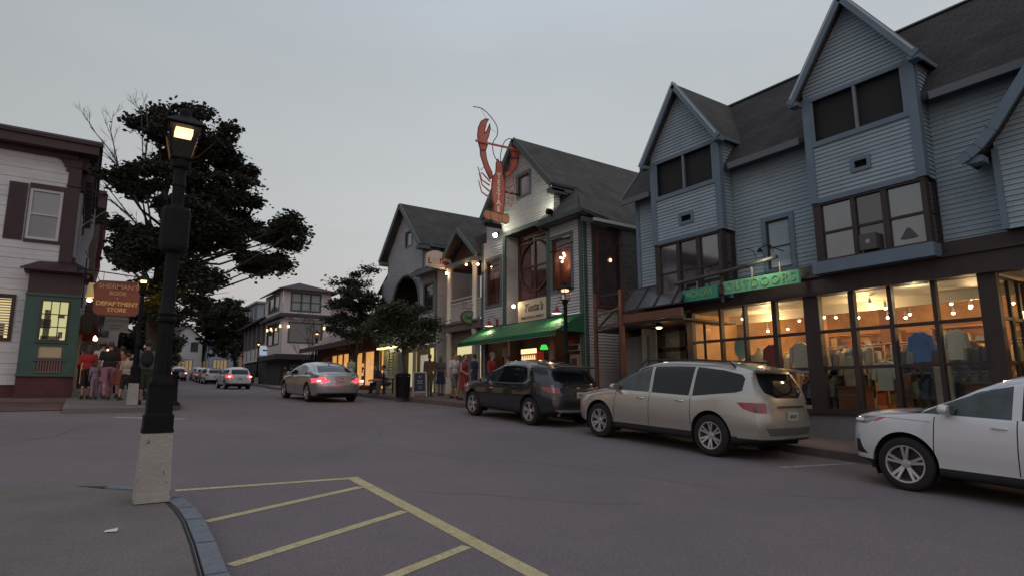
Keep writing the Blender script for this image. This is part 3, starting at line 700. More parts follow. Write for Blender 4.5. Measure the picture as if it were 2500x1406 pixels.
cw_ = mat('shelf_wood', (.34, .17, .07), .5, var=.2, vs=3)
shelfwall(19.6, 8.2, 11.0, -.4, 1.7, 'tall shelves of folded clothes at the back left of the shop'); shelfwall(19.6, 4.8, 7.4, -.4, 1.7, 'tall shelves of folded clothes at the back middle of the shop'); shelfwall(19.6, .6, 4.0, -.4, 1.7, 'tall shelves of folded clothes at the back right of the shop')
shelfwall(16.6, 6.6, 8.1, -.4, 1.15, 'waist high shelf unit behind the wide window post', 4)
def mannequin(x, y, rz, cn, lab):
    t = thing('mannequin', (x, y, -.45), lab, 'mannequin'); k = MB(); k.cyl((x, y, -.45), (x, y, .35), .02); k.lathe([(.18, -.45), (.18, -.43), (.02, -.42)], (x, y, 0), 16); k.build('stand', steel, t)
    k = MB(); k.lathe([(.05, .28), (.15, .32), (.13, .5), (.12, .6), (.17, .82), (.17, .95), (.07, 1.03), (.05, 1.1), (.05, 1.14)], (x, y, 0), 18, sy=1.15, sx=.75); k.build('torso', gm[cn], t, smooth=60)
    for s_ in (-1, 1): k = MB(); k.tube([(x, y + s_ * .2, .92), (x - .03, y + s_ * .27, .62), (x - .1, y + s_ * .24, .38)], .05, 8, .04); k.build('sleeve', gm[cn], t, smooth=60)
mannequin(14.75, 8.05, 0, 'beige', 'headless mannequin in beige left of the wide window post'); mannequin(14.9, 9.75, 0, 'white', 'headless mannequin in white beside the yellow shelves'); mannequin(15.9, 6.0, 0, 'olive', 'headless mannequin in olive behind the pale patterned shirt'); mannequin(15.8, 3.4, 0, 'navy', 'headless mannequin in navy at the recessed entrance')
def table(x, y, lab):
    t = thing('display_table', (x, y, -.45), lab, 'table'); k = MB(); k.box(x - .35, x + .35, y - .6, y + .6, .25, .3); k.build('table_top', cw_, t)
    for dx in (-.3, .3):
        for dy in (-.55, .55): k = MB(); k.box(x + dx - .03, x + dx + .03, y + dy - .03, y + dy + .03, -.45, .25); k.build('leg', cw_, t)
    for i in range(5): k = MB(); yy = y - .5 + i * .22; k.box(x - .25, x + .1, yy, yy + .18, .3, .3 + rnd.uniform(.06, .25)); k.build('folded_clothes', fold[(i + int(x * 3)) % 6], t)
table(14.8, 10.7, 'display table of folded clothes at the left end of the shop window'); table(16.0, 9.2, 'display table in the middle of the left half of the shop'); table(16.9, 5.4, 'display table behind the dark shirts')
k = MB(); k.box(17.55, 17.6, 4.6, 4.72, 1.0, 1.75); tag(k.build('glowing_wall_lamp', emat('sconce', (1, .74, .42), 7)), 'tall glowing wall lamp deep in the shop right of the spotlights', 'wall lamp')
k = MB(); k.sph((17.4, 4.45, .85), (.12, .2, .1), 12, 8); tag(k.build('table_lamp', emat('sconce2', (1, .8, .55), 9)), 'bright low table lamp below the glowing wall lamp', 'table lamp')
lamp('garment_fill_light', (14.25, 5.6, 1.95), 9, (1, .75, .45), .05, A); lamp('garment_fill_light', (14.25, 8.9, 1.95), 9, (1, .75, .45), .05, A); lamp('garment_fill_light', (14.25, 6.9, 1.95), 7, (1, .75, .45), .05, A)  # added fill lamps without fittings, brightening the garments from the front

# ---- shop sign with a log above it
T = thing('shop_sign', (13.3, 9.2, 2.4), 'long green carved signboard hung under a log above the shopfront', 'shop sign')
sg = mat('sign_green', (.14, .44, .27), .5, var=.06, vs=2); sgt = mat('sign_teal', (.035, .28, .20), .5, var=.08, vs=2)
m = MB(); m.box(13.27, 13.34, 7.54, 9.58, 2.42, 2.74); m.build('signboard', sg, T)
m = MB(); m.box(13.27, 13.34, 9.74, 10.86, 2.38, 2.70); m.build('signboard', sgt, T)
gold = mat('gold_letters', (.22, .40, .17), .5)
text('lettering', 'OUTDOORS', (13.262, 8.56, 2.585), (0, -1, 0), (0, 0, 1), .30, gold, T, .008, spacing=1.22, wide=.98)
text('lettering', 'ACADIA', (13.262, 10.33, 2.54), (0, -1, 0), (0, 0, 1), .25, gold, T, .008, spacing=1.05, wide=.9)
m = MB(); m.tube([(13.3, 11.15, 2.92), (13.28, 10.2, 2.97), (13.28, 9.2, 3.02), (13.3, 8.05, 3.13)], .055, 10, .045); m.build('log', mat('driftwood', (.07, .065, .065), .8, var=.3, vs=6), T)
m = MB()
for y in (8.0, 8.75, 10.4): m.bar((13.3, y, 2.74 if y < 9.6 else 2.7), (13.3, y, 3.0), .03)
m.build('hanger', mat('hanger_wood', (.30, .24, .18), .7), T)
m = MB(); m.cyl((13.36, 9.66, 2.25), (13.36, 9.66, 4.05), .06, .05, 10)
for a in (2.45, 2.62): m.tube([(13.36, 9.66, a), (13.3, 9.56, a + .05), (13.28, 9.6, a + .12)], .02)
m.build('pole', brown, T)
m = MB()
def loop(y, z, r, a0, a1): m.tube([(13.32, y + r * math.cos(R(a)), z + r * math.sin(R(a))) for a in range(a0, a1, 12)], .012, 6)
loop(8.9, 3.2, .28, 60, 190); loop(10.25, 3.05, .2, 0, 170); loop(8.35, 3.3, .2, 80, 200); loop(10.7, 3.05, .13, 0, 180)
m.build('antler_branch', mat('dark_iron', (.03, .035, .04), .5), T)
m = MB(); m.box(13.22, 13.27, 9.55, 9.68, 2.45, 2.62); m.sph((13.24, 9.62, 2.68), (.03, .05, .05)); m.build('carved_figure', maroon, T)

m = MB(); m.lathe([(.02, .1), (.06, .02), (.07, 0)], (13.0, 8.3, 3.25), 12); m.tube([(13.0, 8.3, 3.34), (13.3, 8.3, 3.45), (14.0, 8.3, 3.4)], .012, 6); m.build('sign_lamp', black, T)
spot('sign_light', (13.0, 8.3, 3.2), (13.3, 8.4, 2.5), 22, (1, .95, .7), 140, T)

# ---- entrance canopy with glass roof between the shops
C_ = thing('entrance_canopy', (13.1, 12.4, g(12.4) + .15), 'orange-brown timber canopy with a sloping glass roof over the side entrance', 'canopy')
tim = mat('canopy_timber', (.115, .048, .032), .5, var=.2, vs=3)
m = MB()
m.box(12.95, 13.07, 12.9, 13.02, g(13) + .1, 3.0)
m.box(12.97, 13.05, 10.7, 12.9, 1.98, 2.22); m.bar((13.01, 13.02, 2.02), (13.75, 14.9, 2.02), .07, .08); m.bar((13.01, 13.02, 2.45), (13.75, 14.9, 2.45), .06, .05)
m.box(13.72, 13.8, 14.85, 14.95, g(15), 3.2)
m.build('timber_frame', tim, C_)
m = MB()
for y in (13.0, 12.35, 11.7, 11.05, 10.75): m.bar((13.0, y, 2.36), (13.95, y + .35, 3.12), .04, .05)
m.bar((13.95, 11.1, 3.12), (13.95, 14.8, 3.12), .05); m.bar((13.78, 14.9, 2.0), (13.95, 13.4, 3.12), .05); m.bar((13.0, 13.0, 2.34), (13.0, 10.7, 2.34), .04)
m.build('glazing_bar', brown, C_)
m = MB(); m.slab([(13.02, 10.75, 2.36), (13.02, 13.0, 2.36), (13.93, 13.35, 3.10), (13.93, 11.1, 3.10)][::-1], .01); m.build('glass_roof', mat('canopy_glass', (.075, .08, .085), .28, var=.25, vs=2.5), C_)
m = MB(); m.slab([(13.06, 10.75, 1.95), (13.06, 13.0, 1.95), (13.78, 14.86, 1.95), (15.4, 14.86, 1.95), (15.4, 10.75, 1.95)], .05); m.build('soffit', brown, C_)
E_ = thing('entrance_doorway', (14.9, 12.5, g(12.5)), 'dim side entrance with glazed timber doors and a paper notice under the canopy', 'doorway')
m = MB(); zb2 = -.85
for y in (11.35, 12.0, 12.12, 12.9, 13.0): m.box(14.6, 14.72, y - .05, y + .05, zb2, 1.9)
for z in (zb2, 1.25, 1.85): m.box(14.6, 14.72, 11.3, 13.05, z - .06, z + .06)
m.build('door_frame', brown, E_)
m = MB(); m.box(14.68, 14.7, 11.3, 13.05, zb2, 1.9); m.build('door_glass', glassmat('glass_smoke', (.5, .48, .46), 1.5), E_)
m = MB(); m.box(14.2, 14.3, 13.1, 14.2, zb2, 1.7); m.build('door_panel', mat('blue_grey_door', (.12, .13, .15), .6, var=.15, vs=1.5), E_)
m = MB(); m.box(16.2, 16.3, 11.0, 15, zb2, 2.4); m.box(14.3, 16.2, 14.2, 14.3, zb2, 2.4); m.build('lobby_wall', mat('lobby', (.26, .19, .13), .8, var=.2, vs=.8), E_)
m = MB(); m.box(14.57, 14.59, 12.3, 12.52, .35, .7); m.build('paper_notice', mat('notice', (.62, .58, .5), .8), E_)
m = MB(); m.box(14.0, 16.2, 10.9, 14.3, zb2 - .2, zb2); m.build('threshold', concrete, E_)
lamp('lobby_light', (15.6, 12.5, 1.3), 7, (1, .72, .45), .1, E_)
L_ = thing('canopy_lamp', (13.25, 11.75, 1.75), 'small round lamp glowing under the timber canopy', 'lamp')
m = MB(); m.lathe([(.03, .18), (.10, .05), (.12, .0)], (13.25, 11.75, 1.78), 16); m.build('lamp_shade', black, L_)
m = MB(); m.sph((13.25, 11.75, 1.78), (.085, .085, .05), 12, 8); m.build('bulb', emat('bulb_warm', (1, .66, .34), 9), L_)
lamp('canopy_light', (13.25, 11.75, 1.66), 9, (1, .6, .3), .06, L_)
# ------------------------------------------------------------------ grey gabled restaurant
B = thing('restaurant_building', (14, 19, g(19)), 'pale grey clapboard restaurant with a tall gable, green trim and a deep round-arched window', 'building')
P = PX(14.0); RW = (16.33, 17.40, 3.65, 5.55); LW = (20.88, 21.92, 3.62, 5.53); GW = (18.80, 19.56, 7.82, 8.66); OP = (17.72, 20.5, 2.72, 6.38)
m = MB()
clap(m, P, [(22.33, -.6), (15.75, -.6), (15.75, 6.15), (17.25, 6.15), (17.25, 7.55), (19.55, 10.15), (21.95, 7.3), (21.95, 6.4), (22.33, 6.4)][::-1], [RW, LW, GW, OP, (15.95, 22.1, -.8, 2.72)], .105, .036)
clap(m, PY(15.75), [(14, -1.2), (14.5, -1.2), (14.5, 6.1), (14, 6.1)], [], .105, .036)
clap(m, PY(15.75), [(14.5, -1.2), (15.6, -1.2), (15.6, 2.9), (14.5, 2.9)], [], .105, .036)
clap(m, PY(17.72), [(14.02, 2.7), (14.75, 2.7), (14.75, 6.38), (14.02, 6.38)][::1], [], .105, .036)
clap(m, PY(20.5), [(14.02, 2.7), (14.75, 2.7), (14.75, 6.38), (14.02, 6.38)], [], .105, .036)
clap(m, PYp(22.33), [(14, -.5), (18, -.5), (18, 6.3), (14, 6.3)], [], .105, .036)
clap(m, PY(17.25), [(14, 6.2), (14.9, 6.2), (14.9, 7.6), (14, 7.5)], [(14.25, 14.7, 6.75, 7.4)], .105, .036)
part('wall', m, grey, B)
m = MB()
pbox(m, P, 15.72, 15.9, -.6, 6.1, 0, .045); m.box(14.03, 14.18, 15.70, 15.75, -1.2, 6.1); m.box(14.42, 14.5, 15.70, 15.75, -1.2, 6.1)
pbox(m, P, 17.56, 17.74, 2.72, 6.38, 0, .045); pbox(m, P, 20.5, 20.68, 2.72, 6.38, 0, .045); pbox(m, P, 17.56, 20.68, 6.38, 6.55, 0, .05); pbox(m, P, 22.2, 22.36, -.5, 6.4, 0, .04)
part('corner_board', m, greent, B)
gt = mat('grey_green_trim', (.10, .125, .125), .65, var=.1, vs=2)
for w_ in (RW, LW, GW): m = MB(); ring(m, P, *w_, .12, 0, .045); part('window_trim', m, gt, B)
def room(parent, P, u0, u1, z0, z1, dp, ma, name='room_wall'):
    """a shallow real room behind a clear pane"""
    m = MB()
    def pt(u, z, o): return P(u, z, -o)
    e = .03
    m.quad(pt(u0 - e, z0 - e, dp), pt(u1 + e, z0 - e, dp), pt(u1 + e, z1 + e, dp), pt(u0 - e, z1 + e, dp))
    for a, b in ((u0 - e, u0 - e), (u1 + e, u1 + e)): m.quad(pt(a, z0, .12), pt(a, z1, .12), pt(a, z1, dp), pt(a, z0, dp))
    m.quad(pt(u0, z0 - e, .12), pt(u1, z0 - e, .12), pt(u1, z0 - e, dp), pt(u0, z0 - e, dp)); m.quad(pt(u0, z1 + e, .12), pt(u1, z1 + e, .12), pt(u1, z1 + e, dp), pt(u0, z1 + e, dp))
    return m.build(name, ma, parent)
rd = mat('room_red', (.22, .10, .07), .7, var=.35, vs=1.5)
curt = mat('curtain', (.30, .19, .17), .9, var=.25, vs=5, streak=.2)
glr = glassmat('glass_reflective', (.82, .76, .76), 1.75)
for W_, cc in ((RW, None), (LW, curt)):
    room(B, P, *W_, .36, rd)
    f = sash(B, P, *W_, redw, glr, w=.07, hs=(W_[3] - .42,), o=-.02)
    if cc:
        k = MB(); u0, u1 = W_[0] + .25, W_[1] - .25
        for i in range(7): u = u0 + (u1 - u0) * i / 6; p = P(u, 0, -.25 - .05 * (i % 2)); q = P(u + (.12 if i < 3 else -.12), 0, -.25); k.bar((p[0], p[1], W_[3] - .5), (q[0], q[1], W_[2] + .1), .1, .02)
        k.build('curtain', cc, f)
sash(B, P, *GW, redw, mat('pane_pale', (.24, .22, .26), .1, ior=1.8), w=.05, o=-.02)
k = MB()
for dx, dz in ((0, 0), (.14, .05), (-.1, .08), (.05, -.12), (-.05, .17)): k.sph((14.22, 17.08 + dx, 4.85 + dz), .05, 8, 6)
k.build('chandelier', emat('bulb2', (1, .74, .45), 7), B)
lamp('restaurant_light', (14.2, 16.95, 4.55), 3.2, (1, .65, .4), .004, B)
lamp('restaurant_light', (14.18, 21.4, 5.2), 2.6, (1, .6, .4), .004, B)
# recessed window with the big circle
X2 = 14.6; P2 = PX(X2); C0 = (19.3, 5.0); RR = 1.02
m = MB(); ring(m, P2, 17.9, 20.32, 2.85, 6.2, .17, -.06, .0)
pbox(m, P2, C0[0] - .045, C0[0] + .045, 2.85, 6.2, -.05, .02); 
for z in (3.72, 5.0, 6.03): pbox(m, P2, 17.9, 20.32, z - .035, z + .035, -.045, .012)
pts = [P2(C0[0] + RR * math.cos(t * math.pi / 24), C0[1] + RR * math.sin(t * math.pi / 24), .02) for t in range(49)]
m.tube(pts, .045, 6)
wf = part('arched_window', m, redw, B)
k = MB(); pbox(k, P2, 17.9, 20.32, 2.85, 6.2, -.04, -.03); k.build('pane', mat('glass_restaurant', (.085, .045, .042), .05, ior=1.85, var=.6, vs=1.0), wf)
m = MB(); m.box(14.02, 14.75, 17.7, 20.52, 6.38, 6.44); m.box(14.02, 14.75, 17.7, 20.52, 2.64, 2.72); m.box(14.66, 14.7, 17.66, 20.56, 2.7, 6.4); part('recess_lining', m, maroon, B)
# roofs: main ridge along X, skirt at the front right
m = MB(); fx = 13.68; ry, rz_ = 19.45, 10.28
m.slab([(fx, 17.05, 7.70), (14.95, 17.05, 7.70), (14.95, ry, rz_), (fx, ry, rz_)][::-1], .1, (0, 0, -1))
m.slab([(fx, 21.9, 7.5), (21, 21.9, 7.5), (21, ry, rz_), (fx, ry, rz_)], .1)
m.slab([(14.95, 15.35, 5.87), (21, 15.35, 5.87), (21, ry, rz_), (14.95, ry, rz_)][::-1], .1)
m.slab([(13.55, 17.75, 6.28), (13.55, 15.3, 6.25), (14.97, 15.33, 6.0), (14.97, 17.2, 7.86)], .09)
m.slab([(13.55, 15.3, 6.25), (14.95, 15.3, 6.05), (14.97, 17.0, 7.6)][::-1], .02)
part('roof', m, shingler, B)
m = MB()
m.bar((fx - .03, 17.0, 7.58), (fx - .03, ry, rz_ - .09), .06, .22); m.bar((fx - .03, 21.95, 7.38), (fx - .03, ry, rz_ - .09), .06, .22)
m.box(fx - .02, 14.3, 17.0, 17.28, 7.3, 7.48); m.box(fx + .02, 14.9, 17.0, 17.05, 7.38, 7.52)
m.box(13.5, 13.6, 15.3, 17.75, 6.08, 6.24); m.box(13.6, 21, 15.28, 15.34, 5.76, 5.93); m.box(13.6, 14.0, 15.36, 17.7, 6.06, 6.12); m.box(13.6, 14.0, 17.66, 17.72, 5.98, 6.24)
m.box(fx, 14.2, 21.4, 21.95, 7.2, 7.34)
part('fascia', m, mat('fascia_green', (.055, .075, .07), .6, var=.1, vs=2), B)
m = MB(); m.box(14.1, 19.5, 15.2, 15.28, 5.84, 5.95); part('gutter', m, mat('gutter_white', (.45, .45, .46), .5), B)
m = MB(); m.box(14.5, 15.62, 15.55, 15.8, 2.9, 5.75); 
ring(m, PY(15.75), 14.58, 15.52, 3.0, 5.6, .08, 0, .05); part('side_window_frame', m, redw, B)
m = MB(); m.box(14.58, 15.52, 15.54, 15.549, 3.0, 5.6); part('side_window', m, mat('glass_red', (.045, .022, .02), .05, ior=1.8, var=.5, vs=2), B)
k = MB(); k.sph((15.1, 15.5, 4.6), (.07, .03, .07), 8, 6); k.build('wall_bulb', emat('bulb3', (1, .5, .3), 2.5), B)
m = MB(); m.box(15.6, 17.4, 15.35, 16.2, -1.2, 6.0); part('stone_chimney', m, stone, B)
# ground floor under the awning
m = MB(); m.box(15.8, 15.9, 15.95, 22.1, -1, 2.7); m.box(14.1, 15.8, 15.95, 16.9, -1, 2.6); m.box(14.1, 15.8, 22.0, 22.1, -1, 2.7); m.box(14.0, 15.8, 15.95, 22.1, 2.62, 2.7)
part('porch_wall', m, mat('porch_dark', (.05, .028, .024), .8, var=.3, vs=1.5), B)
m = MB(); m.box(13.7, 15.9, 15.9, 22.1, -.9, -.22); part('porch_floor', m, walkR, B)
for y in (17.48, 20.39): m = MB(); m.lathe([(.17, -.25), (.17, -.1), (.13, -.05), (.12, 1.5), (.11, 2.4), (.15, 2.45), (.15, 2.62)], (13.95, y, 0), 16); part('column', m, mat('porch_cream', (.33, .26, .22), .7), B)
k = MB(); k.box(13.98, 14.09, 16.05, 16.5, .7, 1.28); part('menu_board', k, mat('menu_wood', (.35, .22, .16), .7), B)
k = MB(); k.box(13.96, 13.98, 16.14, 16.42, .8, 1.15); part('menu_sheet', k, mat('menu_dark', (.06, .05, .05), .6), B)
k = MB(); k.box(13.93, 13.97, 15.98, 16.6, 1.42, 1.6); tag(k.build('black_nameplate', ink_black := mat('plate_black', (.02, .02, .022), .5)), 'narrow black nameplate with a pale frame at the right end of the restaurant porch', 'sign')
k = MB(); ring(k, PX(13.95), 15.98, 16.6, 1.42, 1.6, .02, -.01, .03); k.build('nameplate_frame', mat('plate_frame', (.4, .38, .36), .6), [o for o in COL.objects if o.name == 'black_nameplate'][0])
t = thing('lit_bar_display', (15.1, 20.3, -.2), 'red glowing bar display with bottles seen under the green awning', 'display')
k = MB(); k.box(14.95, 15.3, 19.7, 20.75, .1, 1.62); k.build('display_case', mat('case_red', (.12, .01, .008), .5, emit=(.5, .05, .02), es=.25), t)
k = MB(); k.box(14.9, 14.95, 19.72, 20.73, 1.55, 1.74); k.build('display_header', emat('header', (1, .75, .35), 1.6), t)
k = MB()
for i in range(7): k.cyl((14.9, 19.8 + i * .14, 1.3), (14.9, 19.8 + i * .14, 1.48), .04, .02, 8); k.cyl((14.9, 19.8 + i * .14, .98), (14.9, 19.8 + i * .14, 1.12), .05, .03, 8)
k.build('bottle_row', emat('bottle_glow', (1, .65, .35), 1.2), t)
k = MB(); k.box(14.6, 14.75, 22.95, 23.42, -.05, 1.8); tag(k.build('lit_doorway_panel', emat('warm_panel', (1, .82, .42), .9)), 'tall warm lit panel beside the man in the red jacket', 'lit panel')
k = MB(); k.lathe([(.16, 0), (.16, .03), (.10, .18), (.0, .19)], (14.6, 18.78, 1.62), 16); tag(k.build('green_lamp', emat('green_glow', (.1, .9, .15), .8)), 'green glass lamp glowing under the awning', 'lamp')
k = MB(); k.cyl((13.95, 16.68, 1.42), (13.95, 16.68, 1.8), .06, .05, 10); tag(k.build('wall_lantern', emat('amber_glow', (1, .25, .06), 1.6)), 'amber lantern on the wall right of the awning columns', 'lantern')
lamp('porch_light', (14.8, 19.2, 2.3), 7, (1, .62, .35), .08, B); lamp('porch_light', (14.9, 21.3, 1.9), 5, (1, .75, .4), .08, B)
# awning
AW = thing('green_awning', (13.4, 19, 2.3), 'long green striped canvas awning with a scalloped edge over the restaurant front', 'awning')
canv = mat('awning_green', (.010, .105, .042), .75, var=.18, vs=1.5); x0, x1 = 12.72, 13.96; ya, yb = 15.72, 22.2; zt, zf = 2.68, 2.02
m = MB(); n = 26
for i in range(n):
    a = ya + (yb - ya) * i / n; b = ya + (yb - ya) * (i + 1) / n; mid_ = (a + b) / 2
    m.quad((x0, a, zf), (x1, a, zt), (x1, mid_, zt - .012), (x0, mid_, zf - .02)); m.quad((x0, mid_, zf - .02), (x1, mid_, zt - .012), (x1, b, zt), (x0, b, zf))
m.slab([(x0, ya, zf), (x1, ya, zt), (x1, ya, zf - .02)], .01, (0, -1, 0)); m.slab([(x0, yb, zf), (x1, yb, zt), (x1, yb, zf - .02)], .01, (0, 1, 0))
m.build('canopy_cloth', canv, AW)
m = MB(); n = 36
for i in range(n):
    a = ya + (yb - ya) * i / n; b = ya + (yb - ya) * (i + 1) / n; q = (b - a) / 4
    m.add([(x0, a, zf), (x0, b, zf), (x0, b, zf - .12), (x0, b - q, zf - .165), (x0, a + q, zf - .165), (x0, a, zf - .12)], [(0, 1, 2, 3, 4, 5)])
m.build('valance', canv, AW)
m = MB()
for i in range(n): a = ya + (yb - ya) * (i + .25) / n; m.bar((x0 - .004, a, zf - .168), (x0 - .004, a + (yb - ya) / n * .5, zf - .168), .008, .014)
m.build('white_edging', mat('edging', (.6, .6, .55), .8), AW)
m = MB()
for y in (ya + .02, 18, 20.2, yb - .02): m.bar((x0 + .02, y, zf - .03), (x1, y, zf - .03), .025); m.bar((x0 + .02, y, zf - .03), (x1, y, zt - .04), .025)
m.build('awning_frame', black, AW)
# restaurant name board in the recess
NB = thing('name_board', (13.98, 18.7, 3.1), 'cream name board lit by a bulb above the green awning', 'sign')
m = MB(); m.box(13.97, 14.02, 17.84, 19.62, 2.70, 3.52); m.build('board', mat('board_cream', (.62, .52, .38), .6), NB)
ink = mat('sign_ink', (.05, .02, .03), .5)
text('lettering', "Testa's", (13.962, 18.62, 3.2), (0, -1, 0), (0, 0, 1), .44, ink, NB, .004, shear=.35, bold=.006)
text('lettering', 'FINE FOOD & SPIRITS', (13.962, 18.68, 2.83), (0, -1, 0), (0, 0, 1), .15, mat('sign_red_ink', (.22, .06, .04), .5), NB, .004, bold=.002)
k = MB(); k.sph((13.85, 19.75, 3.35), .07, 10, 8); tag(k.build('round_bulb', emat('bulb4', (1, .75, .45), 14)), 'bare glowing bulb left of the cream name board', 'light bulb')
lamp('board_light', (13.72, 19.6, 3.42), 6, (1, .72, .42), .06, NB)
# red gooseneck lamps
RL = thing('gooseneck_lamp', (14, 21.1, 2.9), 'red gooseneck barn lamp shining on the left end of the green awning', 'wall lamp', 'gooseneck lamps over the awning')
m = MB(); m.box(13.94, 13.99, 21.04, 21.16, 2.72, 3.0); m.build('back_plate', mat('lamp_red', (.30, .012, .02), .4), RL)
m = MB(); m.tube([(13.95, 21.1, 2.9), (13.8, 21.1, 3.06), (13.66, 21.1, 3.1), (13.56, 21.1, 3.02), (13.55, 21.1, 2.9)], .014, 8); m.build('arm', MATS['lamp_red'], RL)
m = MB(); m.lathe([(.045, .24), (.06, .2), (.075, .14), (.16, .05), (.25, .01), (.25, 0), (.15, .035), (.06, .12)], (13.55, 21.1, 2.66), 24)
sh = m.build('lamp_shade', MATS['lamp_red'], RL, smooth=60)
m = MB(); m.lathe([(.0, .0), (.17, .0), (.17, .012), (.0, .012)], (13.55, 21.1, 2.675), 20); m.build('glowing_reflector', emat('lamp_under', (1, .93, .68), 3.5), sh)
spot('gooseneck_light', (13.5, 21.1, 2.655), (13.2, 21.3, 1.0), 34, (1, .97, .50), 165, RL)
o = copy_tree(RL); o.location = (14, 16.68, 2.95); o['label'] = 'red gooseneck barn lamp shining on the right end of the awning behind the street lamp'
# floodlights
FL = thing('floodlight', (13.75, 20.7, 6.45), 'dazzling floodlight below the lobster sign', 'floodlight', 'floodlights on the gable')
m = MB(); m.cyl((13.62, 20.75, 6.42), (13.78, 20.72, 6.52), .09, .07, 12); m.build('lamp_housing', black, FL)
m = MB(); m.sph((13.6, 20.7, 6.42), .085, 12, 8); m.build('lamp_lens', emat('flood', (1, .97, .72), 60), FL)
m = MB(); m.tube([(13.78, 20.72, 6.52), (13.9, 20.75, 6.75), (14, 20.75, 6.8)], .015); m.build('arm', black, FL)
spot('flood_light', (13.45, 20.7, 6.5), (14.0, 19.3, 8.0), 40, (1, .96, .66), 130, FL)
FR = thing('floodlight', (13.7, 16.95, 6.45), 'dark floodlight box at the lower right end of the gable', 'floodlight', 'floodlights on the gable')
m = MB(); m.obox((13.55, 17.0, 6.5), (.1, .11, .09), (.3, 1, .6)); m.build('lamp_housing', black, FR); m = MB(); m.tube([(13.6, 17.0, 6.4), (13.8, 16.98, 6.25)], .02); m.build('arm', black, FR)
spot('flood_light', (13.5, 17.18, 6.62), (14.0, 18.6, 7.6), 42, (1, .97, .70), 120, FR)
# brackets beside the windows
m = MB()
for a, b in ((17.5, 16.2), (22.3, 20.9)): m.tube([(13.95, a, 5.12), (13.88, (a + b) / 2, 5.2), (13.95, b, 5.25)], .018)
part('curtain_rod', m, black, B)

# ------------------------------------------------------------------ lobster sign (flat painted board, real thickness) on its pole
LS = thing('lobster_sign', (13.0, 19.5, 8.2), 'big flat red lobster signboard with long feelers hung on a pole from the gable', 'shop sign')
lob = mat('lobster_red', (.46, .10, .075), .6, var=.14, vs=2.5, col2=(.52, .16, .12)); lob2 = mat('lobster_orange', (.50, .23, .14), .6, var=.1, vs=2); edgem = mat('sign_edge', (.07, .03, .03), .6)
YS = 19.5
def plate(pts, name, ma, parent=LS, th=.05, y=YS):
    m = MB(); m.slab([(a, y, b) for a, b in pts], th, (0, 1, 0)); o = m.build(name, ma, parent)
    m = MB(); n = len(pts)
    for i in range(n): m.bar((pts[i][0], y - .004, pts[i][1]), (pts[(i + 1) % n][0], y - .004, pts[(i + 1) % n][1]), .02, .028)
    m.build('painted_outline', edgem, o); return o
body = [(12.86, 9.02), (12.93, 9.22), (13.0, 9.12), (13.10, 9.14), (13.16, 8.98), (13.18, 8.8), (13.17, 8.62), (13.25, 8.42), (13.29, 8.1), (13.27, 7.6), (13.24, 7.35), (13.19, 7.32), (13.21, 7.1), (13.17, 6.9), (12.76, 6.88), (12.74, 7.1), (12.76, 7.36), (12.70, 7.4), (12.66, 7.7), (12.65, 8.1), (12.70, 8.42), (12.84, 8.62), (12.86, 8.85)]
bd = plate(body, 'lobster_body', lob)
fan = [(12.22, 6.86), (12.26, 6.68), (12.42, 6.60), (12.6, 6.64), (12.75, 6.58), (12.95, 6.55), (13.1, 6.62), (13.3, 6.58), (13.44, 6.68), (13.46, 6.84), (13.36, 6.98), (13.1, 6.94), (12.9, 6.97), (12.65, 6.98), (12.35, 7.0)]
fn = plate(fan, 'tail_fan', lob2, y=YS - .03)
m = MB()
for x in (12.6, 12.98, 13.12): m.bar((x, YS - .036, 6.6), (x - .02, YS - .036, 6.95), .014)
m.build('painted_line', edgem, fn)
claw1 = [(12.02, 9.72), (11.98, 10.0), (12.02, 10.35), (12.14, 10.62), (12.34, 10.78), (12.5, 10.80), (12.40, 10.62), (12.33, 10.35), (12.30, 10.14), (12.42, 10.3), (12.55, 10.62), (12.58, 10.40), (12.50, 10.08), (12.42, 9.88), (12.44, 9.68), (12.36, 9.45), (12.12, 9.42)]
plate(claw1, 'claw', lob)
arm1 = [(12.12, 9.42), (12.36, 9.44), (12.42, 9.1), (12.52, 8.85), (12.66, 8.62), (12.72, 8.4), (12.58, 8.3), (12.40, 8.6), (12.25, 8.92), (12.14, 9.2)]
plate(arm1, 'claw_arm', lob, y=YS + .02)
claw2 = [(13.62, 9.95), (13.66, 10.1), (13.7, 10.28), (13.76, 10.05), (13.82, 10.2), (13.95, 10.02), (13.98, 9.75), (13.98, 9.5), (13.66, 9.4), (13.60, 9.62)]
plate(claw2, 'claw', lob)
arm2 = [(13.62, 9.4), (13.96, 9.5), (13.9, 9.1), (13.72, 8.86), (13.5, 8.62), (13.34, 8.5), (13.3, 8.72), (13.48, 8.86), (13.58, 9.08)]
plate(arm2, 'claw_arm', lob, y=YS + .02)
m = MB()
legs = [[(12.68, 8.35), (12.3, 8.75), (12.15, 8.6)], [(12.6, 8.2), (12.2, 8.5), (12.1, 8.35)], [(12.56, 8.05), (12.2, 8.2), (12.02, 8.7)], [(12.56, 7.8), (12.22, 8.0), (12.08, 8.45)], [(12.55, 7.55), (12.2, 7.7), (12.05, 8.15)],
        [(13.36, 8.3), (13.6, 8.55), (13.58, 8.85)], [(13.40, 8.1), (13.72, 8.3), (13.7, 8.7)], [(13.42, 7.9), (13.74, 8.0), (13.82, 8.4)], [(13.42, 7.7), (13.7, 7.6), (13.74, 8.0)], [(13.38, 7.5), (13.6, 7.35), (13.66, 7.6)]]
for l in legs: m.tube([(a, YS + .03, b) for a, b in l], .035, 6, .02)
m.build('lobster_leg', lob, LS)
